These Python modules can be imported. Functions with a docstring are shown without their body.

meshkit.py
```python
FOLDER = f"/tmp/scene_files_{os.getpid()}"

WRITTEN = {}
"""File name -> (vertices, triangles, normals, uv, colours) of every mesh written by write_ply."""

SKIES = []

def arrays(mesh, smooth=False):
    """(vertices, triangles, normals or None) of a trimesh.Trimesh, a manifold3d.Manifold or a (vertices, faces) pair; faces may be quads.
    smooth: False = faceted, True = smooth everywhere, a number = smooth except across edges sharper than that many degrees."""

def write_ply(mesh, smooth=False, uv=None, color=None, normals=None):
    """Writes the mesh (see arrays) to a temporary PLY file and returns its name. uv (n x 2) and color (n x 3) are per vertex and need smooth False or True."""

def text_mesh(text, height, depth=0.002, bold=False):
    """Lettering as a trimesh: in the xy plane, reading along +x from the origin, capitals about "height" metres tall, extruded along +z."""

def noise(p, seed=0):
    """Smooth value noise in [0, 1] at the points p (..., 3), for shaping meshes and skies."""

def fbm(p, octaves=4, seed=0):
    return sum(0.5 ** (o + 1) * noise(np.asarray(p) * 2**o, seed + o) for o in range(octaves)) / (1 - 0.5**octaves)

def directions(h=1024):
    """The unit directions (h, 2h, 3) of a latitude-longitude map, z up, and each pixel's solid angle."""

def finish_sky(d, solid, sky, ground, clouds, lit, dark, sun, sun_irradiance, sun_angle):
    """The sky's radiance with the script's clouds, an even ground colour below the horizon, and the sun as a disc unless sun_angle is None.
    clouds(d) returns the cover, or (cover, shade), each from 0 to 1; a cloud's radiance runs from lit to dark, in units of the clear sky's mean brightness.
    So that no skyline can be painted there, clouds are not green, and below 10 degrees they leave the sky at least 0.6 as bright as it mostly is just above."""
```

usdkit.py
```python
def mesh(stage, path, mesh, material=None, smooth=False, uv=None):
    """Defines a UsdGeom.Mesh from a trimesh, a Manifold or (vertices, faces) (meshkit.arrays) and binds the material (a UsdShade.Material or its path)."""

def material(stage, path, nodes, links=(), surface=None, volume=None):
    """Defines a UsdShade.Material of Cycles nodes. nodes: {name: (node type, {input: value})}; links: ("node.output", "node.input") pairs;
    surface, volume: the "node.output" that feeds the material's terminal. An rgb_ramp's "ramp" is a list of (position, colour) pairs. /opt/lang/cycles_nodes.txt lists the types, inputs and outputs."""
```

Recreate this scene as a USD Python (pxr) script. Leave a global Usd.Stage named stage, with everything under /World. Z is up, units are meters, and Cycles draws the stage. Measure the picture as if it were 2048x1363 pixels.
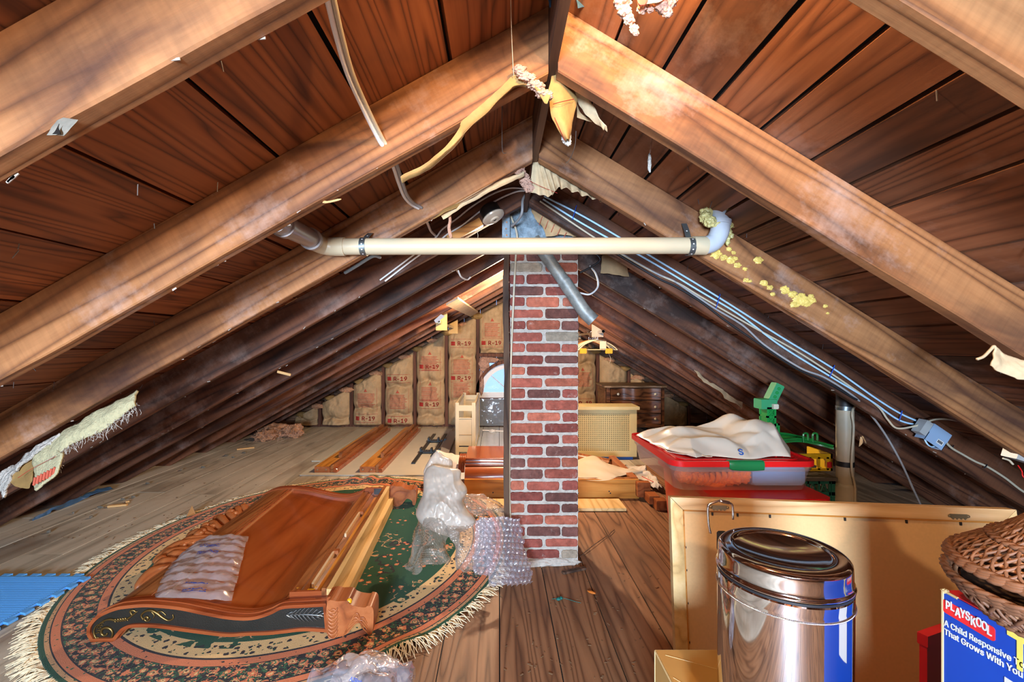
import math, random
import numpy as np, trimesh, usdkit, meshkit
from shapely.geometry import Polygon, LineString
from pxr import Usd, UsdGeom, UsdLux, UsdShade, Gf, Sdf

stage = Usd.Stage.CreateInMemory()
UsdGeom.SetStageUpAxis(stage, 'Z')
UsdGeom.SetStageMetersPerUnit(stage, 1.0)
world = UsdGeom.Xform.Define(stage, '/World')
stage.SetDefaultPrim(world.GetPrim())
UsdGeom.Scope.Define(stage, '/World/Looks')

# ------------------------------------------------ camera, sky, large lights, exposure
F, U0, V0, H = 910.0, 998.0, 691.0, 1.275      # focal length in px, principal point, eye height
cam = UsdGeom.Camera.Define(stage, '/World/camera')
cam.CreateHorizontalApertureAttr(36.0)
cam.CreateVerticalApertureAttr(36.0 * 1363 / 2048)
cam.CreateFocalLengthAttr(36.0 * F / 2048)
cam.CreateHorizontalApertureOffsetAttr((1024 - U0) / 2048 * 36)
cam.CreateVerticalApertureOffsetAttr(-(681.5 - V0) / 2048 * 36)
cam.CreateClippingRangeAttr((0.02, 500.0))
cam.CreateFStopAttr(0.0)
cam.CreateExposureAttr(0.0)
cam.AddTranslateOp().Set((0, 0, H))
cam.AddRotateXOp().Set(90.0)

sky = UsdLux.DomeLight.Define(stage, '/World/sky')
sky.CreateColorAttr((0.30, 0.50, 1.0))
sky.CreateIntensityAttr(0.6)

def rect_light(name, loc, target, w, h, color, power):
    l = UsdLux.RectLight.Define(stage, '/World/' + name)
    l.CreateWidthAttr(w); l.CreateHeightAttr(h); l.CreateColorAttr(color); l.CreateIntensityAttr(power)
    l.CreateNormalizeAttr(False)
    z = (np.array(loc, float) - np.array(target, float)); z /= np.linalg.norm(z)
    x = np.cross([0, 0, 1], z); x /= np.linalg.norm(x); y = np.cross(z, x)
    m = Gf.Matrix4d(*x, 0, *y, 0, *z, 0, *map(float, loc), 1)
    l.AddTransformOp().Set(m)
    return l
# daylight that enters through the gable window behind the viewer
rect_light('window_daylight', (-0.57, -2.45, 1.22), (0.1, 3.0, 1.0), 0.84, 0.72, (0.60, 0.77, 1.0), 255.0)
# daylight through the far half round window
rect_light('far_window_daylight', (0.1, 7.50, 0.80), (0.0, 4.0, 0.0), 0.9, 0.5, (0.30, 0.50, 0.95), 2.2)

def bulb_light(name, loc, r, color, power):
    l = UsdLux.SphereLight.Define(stage, '/World/' + name)
    l.CreateRadiusAttr(r); l.CreateColorAttr(color); l.CreateIntensityAttr(power); l.CreateNormalizeAttr(False)
    l.AddTranslateOp().Set(tuple(map(float, loc)))
    return l
BULB_NEAR, BULB_FAR, BULB_FILL = (0.22, 0.81, 2.07), (0.12, 4.40, 1.90), (0.45, -0.85, 1.80)
bulb_light('bulb_light_near', BULB_NEAR, 0.035, (1.0, 0.64, 0.30), 760.0)
bulb_light('bulb_light_far', BULB_FAR, 0.035, (1.0, 0.72, 0.46), 5000.0)
bulb_light('bulb_light_back', BULB_FILL, 0.035, (1.0, 0.70, 0.45), 1700.0)  # added warm fill behind the viewer, an unseen extra bulb

# ------------------------------------------------ helpers
def P(u, v, Y): return np.array([(u - U0) / F * Y, Y, H - (v - V0) / F * Y])
def G(u, v, z=0.0): return P(u, v, F * (H - z) / (v - V0))

LOC, COUNT = {}, {}
def _name(parent, name):
    path = f'{parent}/{name}'
    n = COUNT.get(path, 0); COUNT[path] = n + 1
    return path if n == 0 else f'{path}_{n:03d}'
def _tag(prim, **kw):
    for k, v in kw.items():
        if v: prim.SetCustomDataByKey(k, v)
def thing(name, label, category, loc=(0, 0, 0), group=None, kind=None):
    path = _name('/World', name)
    x = UsdGeom.Xform.Define(stage, path)
    x.AddTranslateOp().Set(tuple(map(float, loc)))
    _tag(x.GetPrim(), label=label, category=category, group=group, kind=kind)
    LOC[path] = np.array(loc, float)
    return path
def structure(name, label=None, category=None):
    path = _name('/World', name)
    x = UsdGeom.Xform.Define(stage, path)
    _tag(x.GetPrim(), kind='structure', label=label, category=category)
    LOC[path] = np.zeros(3)
    return path
def part(parent, name, mesh, mat, smooth=False, label=None, kind=None, uv=None):
    path = _name(parent, name)
    v, f = vf(mesh)
    LOC[path] = LOC[parent]
    m = usdkit.mesh(stage, path, trimesh.Trimesh(v - LOC[parent], f, process=False), M[mat], smooth=smooth)
    _tag(m.GetPrim(), label=label, kind=kind)
    return path
def single(name, mesh, mat, label, category, group=None, kind=None, smooth=False):
    path = _name('/World', name)
    v, f = vf(mesh)
    c = np.array([(v[:, 0].min() + v[:, 0].max()) / 2, (v[:, 1].min() + v[:, 1].max()) / 2, v[:, 2].min()])
    m = usdkit.mesh(stage, path, trimesh.Trimesh(v - c, f, process=False), M[mat], smooth=smooth)
    m.AddTranslateOp().Set(tuple(map(float, c)))
    _tag(m.GetPrim(), label=label, category=category, group=group, kind=kind)
    LOC[path] = c
    return path

# ---- meshes: (vertices, triangles)
def vf(m):
    if isinstance(m, (tuple, list)):
        v, f = np.asarray(m[0], float), np.asarray(m[1], int)
        if f.shape[1] == 4: f = np.vstack([f[:, [0, 1, 2]], f[:, [0, 2, 3]]])
        return v, f
    if hasattr(m, 'to_mesh'):
        v, f, _ = meshkit.arrays(m); return v, f
    return np.array(m.vertices, float), np.array(m.faces, int)
def cat(*ms):
    ms = [vf(m) for m in ms]
    n = np.cumsum([0] + [len(v) for v, _ in ms])
    return np.vstack([v for v, _ in ms]), np.vstack([f + k for (_, f), k in zip(ms, n)])
_U = trimesh.convex.convex_hull(np.array([[x * (1 - .1 * (a == 0)), y * (1 - .1 * (a == 1)), z * (1 - .1 * (a == 2))]
        for x in (-1, 1) for y in (-1, 1) for z in (-1, 1) for a in range(3)]) * 1.0)
_UV, _UF = np.array(_U.vertices), np.array(_U.faces)
_US = np.sign(_UV); _UB = (np.abs(_UV) < .95)
# every vertex above lies at full extent on two axes; pull it in on the third
def box(x0, x1, y0, y1, z0, z1, b=0.0):
    c = np.array([x0 + x1, y0 + y1, z0 + z1]) / 2; h = np.abs(np.array([x1 - x0, y1 - y0, z1 - z0])) / 2
    if b <= 0:
        m = trimesh.creation.box(extents=h * 2); return np.array(m.vertices) + c, np.array(m.faces)
    b = min(b, h.min() * .9)
    return c + _US * (h - _UB * b), _UF
def xf(m, R=None, t=(0, 0, 0)):
    v, f = vf(m)
    if R is not None: v = v @ np.asarray(R).T
    return v + np.asarray(t, float), f
def rot(axis, deg):
    return trimesh.transformations.rotation_matrix(math.radians(deg), axis)[:3, :3]
def spline(pts, n=8, closed=False):
    p = np.asarray(pts, float)
    if len(p) < 3 and not closed:
        t = np.linspace(0, 1, n + 1)[:, None]; return p[0] + (p[-1] - p[0]) * t
    q = np.vstack([p[-1], p, p[0], p[1]]) if closed else np.vstack([2 * p[0] - p[1], p, 2 * p[-1] - p[-2]])
    out, t = [], np.linspace(0, 1, n, endpoint=False)[:, None]
    for i in range(len(q) - 3):
        a, b, c, d = q[i:i + 4]
        out.append(.5 * (2 * b + (c - a) * t + (2 * a - 5 * b + 4 * c - d) * t ** 2 + (3 * b - a - 3 * c + d) * t ** 3))
    if not closed: out.append(p[-1:])
    return np.vstack(out)
def tube(pts, r, sides=10, flat=1.0, caps=True, up=None):
    p = np.asarray(pts, float); n = len(p)
    r = np.broadcast_to(np.asarray(r, float), (n,))
    t = np.gradient(p, axis=0); t /= np.linalg.norm(t, axis=1, keepdims=True) + 1e-12
    a = np.cross(t[0], [0, 0, 1.0] if up is None else up)
    if np.linalg.norm(a) < 1e-3: a = np.cross(t[0], [1.0, 0, 0])
    A = []
    for k in range(n):
        a = a - t[k] * (a @ t[k]); a /= np.linalg.norm(a) + 1e-12; A.append(a)
    A = np.array(A); B = np.cross(t, A)
    an = np.arange(sides) * 2 * np.pi / sides
    v = p[:, None] + r[:, None, None] * (np.cos(an)[None, :, None] * A[:, None] + flat * np.sin(an)[None, :, None] * B[:, None])
    i, j = np.meshgrid(np.arange(n - 1), np.arange(sides), indexing='ij')
    q = np.stack([i * sides + j, i * sides + (j + 1) % sides, (i + 1) * sides + (j + 1) % sides, (i + 1) * sides + j], -1).reshape(-1, 4)
    f = np.vstack([q[:, [0, 2, 1]], q[:, [0, 3, 2]]])
    v = v.reshape(-1, 3)
    if caps:
        v = np.vstack([v, p[0], p[-1]]); k = len(v)
        j = np.arange(sides); e = (n - 1) * sides
        f = np.vstack([f, np.stack([np.full(sides, k - 2), j, (j + 1) % sides], 1), np.stack([np.full(sides, k - 1), e + (j + 1) % sides, e + j], 1)])
    f = f[:, ::-1] if False else f
    return v, f
def pipe(pts, r, wall, sides=24):          # an open hollow tube
    o, i = tube(pts, r, sides, caps=False), tube(pts, r - wall, sides, caps=False)
    n = len(o[0]); s = sides
    f = [o[1], i[1][:, ::-1] + n]
    j = np.arange(s)
    for base in (0, n - s):
        a, b = base + j, base + (j + 1) % s
        q = np.stack([a, b, b + n, a + n], 1)
        if base: q = q[:, ::-1]
        f += [q[:, [0, 1, 2]], q[:, [0, 2, 3]]]
    return np.vstack([o[0], i[0]]), np.vstack(f)
def lathe(prof, n=48, sx=1.0, sy=1.0, center=(0, 0, 0)):
    p = np.asarray(prof, float); an = np.arange(n) * 2 * np.pi / n
    v = np.stack([p[:, None, 0] * np.cos(an) * sx, p[:, None, 0] * np.sin(an) * sy, np.broadcast_to(p[:, None, 1], (len(p), n))], -1).reshape(-1, 3)
    i, j = np.meshgrid(np.arange(len(p) - 1), np.arange(n), indexing='ij')
    q = np.stack([i * n + j, i * n + (j + 1) % n, (i + 1) * n + (j + 1) % n, (i + 1) * n + j], -1).reshape(-1, 4)
    return v + np.asarray(center, float), np.vstack([q[:, [0, 1, 2]], q[:, [0, 2, 3]]])
def prism(poly, depth):                    # polygon in xy, extruded to z = depth
    g = poly if hasattr(poly, 'exterior') else Polygon(poly).buffer(0)
    gs = getattr(g, 'geoms', [g])
    ms = [trimesh.creation.extrude_polygon(k, depth, engine='earcut') for k in gs if k.area > 1e-9]
    return cat(*ms)
def to_xz(m, y0):                          # (x, y, z) of a prism -> (x, -z + y0, y): polygon stands in the xz plane, front at y0 - depth
    v, f = vf(m); return np.stack([v[:, 0], y0 - v[:, 2], v[:, 1]], 1), f
def grid_faces(n, m):
    i, j = np.meshgrid(np.arange(n - 1), np.arange(m - 1), indexing='ij')
    a = (i * m + j).ravel(); q = np.stack([a, a + 1, a + m + 1, a + m], 1)
    return np.vstack([q[:, [0, 1, 2]], q[:, [0, 2, 3]]])
def sheet(pts, th=0.0015):                 # grid (n, m, 3) -> closed thin solid
    n, m = pts.shape[:2]; v = pts.reshape(-1, 3); f = grid_faces(n, m)
    if th == 0: return v, f
    e1 = np.gradient(pts, axis=0); e2 = np.gradient(pts, axis=1)
    nn = np.cross(e1, e2); nn /= np.linalg.norm(nn, axis=-1, keepdims=True) + 1e-12
    w = v - nn.reshape(-1, 3) * th
    k = len(v)
    idx = np.arange(k).reshape(n, m)
    ring = np.concatenate([idx[0, :-1], idx[:-1, -1], idx[-1, :0:-1], idx[:0:-1, 0]])
    nx = np.roll(ring, -1)
    q = np.stack([ring, ring + k, nx + k, nx], 1)
    F2 = np.vstack([f, f[:, ::-1] + k, q[:, [0, 1, 2]], q[:, [0, 2, 3]]])
    return np.vstack([v, w]), F2
def between(A, B, n=24, m=8, amp=0.0, freq=12.0, seed=0, sag=None):
    A, B = spline(A, 6), spline(B, 6)
    def res(p):
        d = np.concatenate([[0], np.cumsum(np.linalg.norm(np.diff(p, axis=0), axis=1))]); d /= d[-1]
        t = np.linspace(0, 1, n); return np.stack([np.interp(t, d, p[:, k]) for k in range(3)], 1)
    a, b = res(A), res(B); t = np.linspace(0, 1, m)[None, :, None]
    g = a[:, None] * (1 - t) + b[:, None] * t
    if sag is not None: g = g + np.asarray(sag, float) * np.sin(np.pi * t)
    if amp:
        g = g + amp * 2 * (np.stack([meshkit.fbm(g * freq, 3, seed + 7 * k) for k in range(3)], -1) - .5)
    return g
def blob(c, r, amp=.25, freq=3.0, sub=3, seed=0, oct=4):
    s = trimesh.creation.icosphere(subdivisions=sub, radius=1.0); v = np.array(s.vertices)
    d = 1 + amp * 2 * (meshkit.fbm(v * freq + seed * 3.7, oct, seed) - .5)
    return v * d[:, None] * np.asarray(r, float) + np.asarray(c, float), np.array(s.faces)
def planar_text(s, h, origin, ex, ey, depth=0.0006, bold=False, en=None):
    v, f = vf(meshkit.text_mesh(s, h, depth, bold))
    ex, ey = np.asarray(ex, float), np.asarray(ey, float); n = np.cross(ex, ey) if en is None else np.asarray(en)
    return np.asarray(origin, float) + v[:, :1] * ex + v[:, 1:2] * ey + v[:, 2:3] * n, f
# ------------------------------------------------ materials
M = {}
def srgb(*c):
    c = np.array(c, float) / 255.0
    return tuple(np.where(c <= 0.04045, c / 12.92, ((c + 0.055) / 1.055) ** 2.4))
def mat(name, nodes, links, surface='p.BSDF'):
    M[name] = usdkit.material(stage, '/World/Looks/' + name, nodes, links, surface=surface)
def plain(name, col, rough=.5, metal=0, coat=0, bump=0, bscale=40, spec=.5, var=0.0, vscale=8, trans=0, alpha=1, sheen=0, sss=0):
    n = {'tc': ('texture_coordinate', {}), 'p': ('principled_bsdf', {'base_color': col, 'roughness': rough, 'metallic': metal, 'coat_weight': coat,
         'specular_ior_level': spec, 'transmission_weight': trans, 'alpha': alpha, 'sheen_weight': sheen})}
    l = []
    if var:
        n['vn'] = ('noise_texture', {'scale': vscale, 'detail': 5.0, 'roughness': .6})
        n['r'] = ('rgb_ramp', {'ramp': [(.25, tuple(np.array(col) * (1 - var))), (.75, tuple(np.minimum(np.array(col) * (1 + var), 1)))]})
        l += [('tc.object', 'vn.vector'), ('vn.fac', 'r.fac'), ('r.color', 'p.base_color')]
    if bump:
        n['bn'] = ('noise_texture', {'scale': bscale, 'detail': 4.0})
        n['b'] = ('bump', {'strength': 1.0, 'distance': bump})
        l += [('tc.object', 'bn.vector'), ('bn.fac', 'b.height'), ('b.normal', 'p.normal')]
    mat(name, n, l)

def wood(name, dark, mid, light, rotation=(0, 0, 0), rough=.6, coat=0.0, stain=None, stain_amt=.5, stain_scale=2.0, bloom=None, bloom_amt=0.0, knots=.5,
         ring=9.0, fine=60.0, bump=.0012, piece=.25, contrast=1.0, knot_col=None, knot_scale=2.2, saw=0.0, spec=.35, along=14.0, rmul=12.0, line=.85):
    """grain runs along the local x axis after rotation; every piece gets its own offset and tone"""
    sx = 1.0 / along
    n = {
        'tc': ('texture_coordinate', {}), 'oi': ('object_info', {}),
        'wn': ('white_noise_texture', {'dimensions': '1D'}),
        'w2': ('vector_math', {'math_type': 'scale', 'scale': 40.0}),
        'ad': ('vector_math', {'math_type': 'add'}),
        'ro': ('mapping', {'rotation': tuple(math.radians(a) for a in rotation)}),
        'st': ('mapping', {'scale': (sx, 1.0, 1.0)}),
        'kt': ('mapping', {'scale': (.35, 1.0, 1.0)}),
        'n0': ('noise_texture', {'scale': 3.0, 'detail': 2.0, 'distortion': .3}),
        'dw': ('vector_math', {'math_type': 'scale', 'scale': .10}),
        'd2': ('vector_math', {'math_type': 'add'}),
        'wv': ('noise_texture', {'scale': ring, 'detail': 2.0, 'roughness': .4}),
        'mu': ('math', {'math_type': 'multiply', 'value2': rmul}), 'po': ('math', {'math_type': 'power', 'value2': 2.6}), 'iv': ('math', {'math_type': 'multiply_add', 'value2': -line, 'value3': line}),
        'sn': ('math', {'math_type': 'pingpong', 'value2': 1.0}),
        'fi': ('noise_texture', {'scale': fine, 'detail': 6.0, 'roughness': .65}),
        'mx': ('mix_float', {'fac': .5}),
        'rp': ('rgb_ramp', {'ramp': [(.5 - .38 / contrast, dark), (.5, mid), (.5 + .33 / contrast, light)]}),
        'pv': ('map_range', {'from_min': 0, 'from_max': 1, 'to_min': 1 - piece, 'to_max': 1 + piece}),
        'pm': ('mix_color', {'blend_type': 'multiply', 'fac': 1.0}),
        'cb': ('combine_color', {}),
        'vo': ('voronoi_texture', {'scale': knot_scale, 'feature': 'f1'}),
        'vd': ('noise_texture', {'scale': 14.0, 'detail': 3.0}),
        'va': ('math', {'math_type': 'multiply_add', 'value2': .10, 'value3': -.05}),
        'vs': ('math', {'math_type': 'add'}),
        'kr': ('map_range', {'from_min': .055, 'from_max': .105, 'to_min': knots, 'to_max': 0.0, 'clamp': True}),
        'km': ('mix_color', {'blend_type': 'mix', 'b': knot_col or tuple(np.array(dark) * .5)}),
        'b': ('bump', {'strength': 1.0, 'distance': bump}),
        'p': ('principled_bsdf', {'roughness': rough, 'coat_weight': coat, 'specular_ior_level': spec, 'coat_roughness': .08}),
    }
    l = [('oi.random', 'wn.w'), ('wn.color', 'w2.vector1'), ('tc.object', 'ro.vector'), ('ro.vector', 'ad.vector1'), ('w2.vector', 'ad.vector2'), ('ad.vector', 'st.vector'),
         ('st.vector', 'n0.vector'), ('n0.color', 'dw.vector1'), ('st.vector', 'd2.vector1'), ('dw.vector', 'd2.vector2'),
         ('d2.vector', 'wv.vector'), ('wv.fac', 'mu.value1'), ('mu.value', 'sn.value1'), ('d2.vector', 'fi.vector'), ('sn.value', 'po.value1'), ('po.value', 'iv.value1'), ('iv.value', 'mx.a'), ('fi.fac', 'mx.b'), ('mx.result', 'rp.fac'),
         ('oi.random', 'pv.value'), ('pv.result', 'cb.r'), ('pv.result', 'cb.g'), ('pv.result', 'cb.b'), ('rp.color', 'pm.a'), ('cb.color', 'pm.b'),
         ('ad.vector', 'kt.vector'), ('kt.vector', 'vo.vector'), ('kt.vector', 'vd.vector'), ('vd.fac', 'va.value1'), ('vo.distance', 'vs.value1'), ('va.value', 'vs.value2'), ('vs.value', 'kr.value'),
         ('kr.result', 'km.fac'), ('pm.result', 'km.a'), ('mx.result', 'b.height'), ('b.normal', 'p.normal')]
    last = 'km.result'
    if stain is not None:
        n['s1'] = ('noise_texture', {'scale': stain_scale, 'detail': 5.0, 'roughness': .6, 'distortion': .6})
        n['s2'] = ('map_range', {'from_min': .48, 'from_max': .68, 'to_min': 0.0, 'to_max': stain_amt, 'clamp': True})
        n['s3'] = ('mix_color', {'blend_type': 'mix', 'b': stain})
        n['s0'] = ('mapping', {'scale': (.45, 1.0, 1.0)})
        l += [('ad.vector', 's0.vector'), ('s0.vector', 's1.vector'), ('s1.fac', 's2.value'), ('s2.result', 's3.fac'), (last, 's3.a')]; last = 's3.result'
    if bloom is not None:
        n['e0'] = ('mapping', {'scale': (.8, 1.0, 1.0), 'location': (11.0, 3.0, 5.0)})
        n['e1'] = ('noise_texture', {'scale': 3.4, 'detail': 6.0, 'roughness': .7})
        n['e2'] = ('map_range', {'from_min': .53, 'from_max': .75, 'to_min': 0.0, 'to_max': bloom_amt, 'clamp': True})
        n['e3'] = ('mix_color', {'blend_type': 'mix', 'b': bloom})
        l += [('ad.vector', 'e0.vector'), ('e0.vector', 'e1.vector'), ('e1.fac', 'e2.value'), ('e2.result', 'e3.fac'), (last, 'e3.a')]; last = 'e3.result'
    if saw:
        n['sm'] = ('mapping', {'scale': (75.0, 4.0, 4.0)}); n['sw'] = ('noise_texture', {'scale': 1.0, 'detail': 3.0, 'roughness': .6})
        n['s5'] = ('map_range', {'from_min': 0.3, 'from_max': .6, 'to_min': 1 - saw, 'to_max': 1.0, 'clamp': True})
        n['s6'] = ('mix_color', {'blend_type': 'multiply', 'fac': 1.0}); n['s7'] = ('combine_color', {})
        l += [('ad.vector', 'sm.vector'), ('sm.vector', 'sw.vector'), ('sw.fac', 's5.value'), ('s5.result', 's7.r'), ('s5.result', 's7.g'), ('s5.result', 's7.b'), (last, 's6.a'), ('s7.color', 's6.b')]; last = 's6.result'
    l.append((last, 'p.base_color'))
    mat(name, n, l)

AL, AR = math.degrees(math.atan(.56)), math.degrees(math.atan(.61))
WHITISH = srgb(196, 172, 160)
for nm, ry in (('rafter_left', AL), ('rafter_right', -AR)):
    kw = dict(rotation=(0, ry, 0), rough=.62, stain_scale=2.8, bloom=WHITISH, knots=.9, ring=6.0, rmul=20.0, line=.9, fine=44.0, piece=.18, saw=.16, knot_scale=2.6, along=16.0)
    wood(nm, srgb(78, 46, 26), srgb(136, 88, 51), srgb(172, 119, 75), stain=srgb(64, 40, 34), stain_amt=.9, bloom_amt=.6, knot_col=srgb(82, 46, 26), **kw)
    wood(nm + '_shaded', srgb(46, 26, 18), srgb(92, 54, 36), srgb(124, 78, 52), stain=srgb(40, 28, 24), stain_amt=.9, bloom_amt=.35, knot_col=srgb(44, 26, 18), **kw)  # far rafters: shade put into the wood colour as a darker copy
wood('roof_board', srgb(58, 28, 13), srgb(122, 66, 34), srgb(154, 90, 50), rotation=(0, 0, 90), rough=.6, stain=srgb(52, 28, 18), stain_amt=.6, stain_scale=1.4, knots=.9,
     ring=9.0, rmul=30.0, fine=45.0, piece=.28, knot_scale=1.9, knot_col=srgb(36, 18, 10), along=22.0, contrast=.95)
wood('roof_board_aged', srgb(62, 34, 22), srgb(118, 72, 46), srgb(150, 98, 66), rotation=(0, 0, 90), rough=.62, stain=srgb(46, 30, 24), stain_amt=.75, stain_scale=1.8, bloom=WHITISH, bloom_amt=.25,
     knots=.8, ring=8.0, rmul=20.0, line=.8, fine=45.0, piece=.28, knot_scale=1.7, knot_col=srgb(40, 22, 14), along=18.0)
wood('ridge_wood', srgb(48, 30, 20), srgb(84, 54, 36), srgb(116, 80, 54), rotation=(0, 0, 90), rough=.7, knots=.3)
wood('floor_brown', srgb(72, 46, 32), srgb(126, 88, 60), srgb(160, 118, 84), rotation=(0, 0, 90), rough=.55, stain=srgb(92, 70, 58), stain_amt=.6, stain_scale=1.8,
     knots=.8, ring=7.0, rmul=24.0, fine=40.0, piece=.13, knot_scale=1.7, along=14.0)
wood('floor_grey', srgb(132, 124, 110), srgb(186, 176, 156), srgb(206, 196, 178), rotation=(0, 0, 90), rough=.5, stain=srgb(116, 98, 80), stain_amt=.6, stain_scale=1.3, bloom=srgb(146, 112, 78), bloom_amt=.5,
     knots=.5, ring=4.0, fine=36.0, piece=.07, contrast=.8, knot_scale=1.6, along=12.0, spec=.5)
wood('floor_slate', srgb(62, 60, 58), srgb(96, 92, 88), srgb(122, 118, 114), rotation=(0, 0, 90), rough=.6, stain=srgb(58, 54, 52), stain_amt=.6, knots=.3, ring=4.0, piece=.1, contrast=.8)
wood('floor_paint_daylit', srgb(158, 168, 172), srgb(186, 196, 200), srgb(205, 212, 214), rotation=(0, 0, 90), rough=.32, stain=srgb(140, 146, 146), stain_amt=.5, knots=.1, ring=3.0, piece=.05, contrast=.8, spec=.6)  # grey floor paint with blue window daylight mixed into the colour
wood('stud', srgb(50, 28, 20), srgb(84, 50, 36), srgb(110, 70, 50), rotation=(0, 90, 0), rough=.75, knots=.5, piece=.2)
wood('post_dark', srgb(34, 24, 18), srgb(72, 52, 40), srgb(104, 80, 60), rotation=(0, 90, 0), rough=.8, knots=.3)
wood('gable_board', srgb(70, 48, 34), srgb(110, 80, 58), srgb(140, 106, 80), rough=.7)
wood('cherry', srgb(108, 46, 16), srgb(146, 70, 28), srgb(166, 90, 42), rotation=(0, 0, 90), rough=.2, coat=1.0, knots=0, ring=3.0, fine=26.0, piece=.03, contrast=.7, bump=.0002, spec=.5, along=9.0)
wood('cherry_trim', srgb(92, 38, 16), srgb(140, 66, 32), srgb(168, 92, 50), rough=.25, coat=.3, knots=0, ring=6.0, fine=40.0, piece=.05, contrast=.7, bump=.0003, spec=.5)
wood('cherry_inner', srgb(92, 50, 24), srgb(136, 80, 42), srgb(166, 108, 62), rotation=(0, 0, 90), rough=.34, knots=.3, ring=9.0, fine=44.0, piece=.04, bump=.0004)
wood('honey_wood', srgb(150, 88, 26), srgb(192, 124, 44), srgb(214, 150, 70), rotation=(0, 0, 90), rough=.34, knots=.3, ring=8.0, fine=44.0, piece=.06, bump=.0004)
wood('honey_wood_x', srgb(146, 88, 30), srgb(190, 124, 50), srgb(214, 152, 76), rough=.4, knots=.3, ring=8.0, fine=44.0, piece=.06, bump=.0004)
wood('pine_light', srgb(176, 140, 84), srgb(208, 172, 112), srgb(226, 196, 142), rotation=(0, 0, 90), rough=.5, knots=.5, ring=7.0, fine=44.0, piece=.05, bump=.0004, knot_col=srgb(120, 78, 36))
wood('frame_pine', srgb(178, 136, 88), srgb(206, 166, 116), srgb(222, 188, 142), rough=.5, knots=.2, ring=7.0, fine=44.0, piece=.08, bump=.0003)
wood('dresser_wood', srgb(44, 26, 17), srgb(86, 52, 33), srgb(126, 82, 52), rough=.32, coat=.15, knots=.2, ring=7.0, fine=30.0, piece=.06, contrast=1.1)
wood('dresser_top', srgb(84, 62, 44), srgb(124, 98, 72), srgb(146, 120, 92), rough=.6, knots=0, ring=5.0, piece=.05, contrast=.7)
wood('carved_wood', srgb(104, 50, 22), srgb(150, 82, 42), srgb(176, 108, 62), rotation=(0, 0, 90), rough=.38, knots=0, ring=5.0, piece=.05, contrast=.8)
plain('black_gap', (.006, .005, .005), rough=.9)
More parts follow.
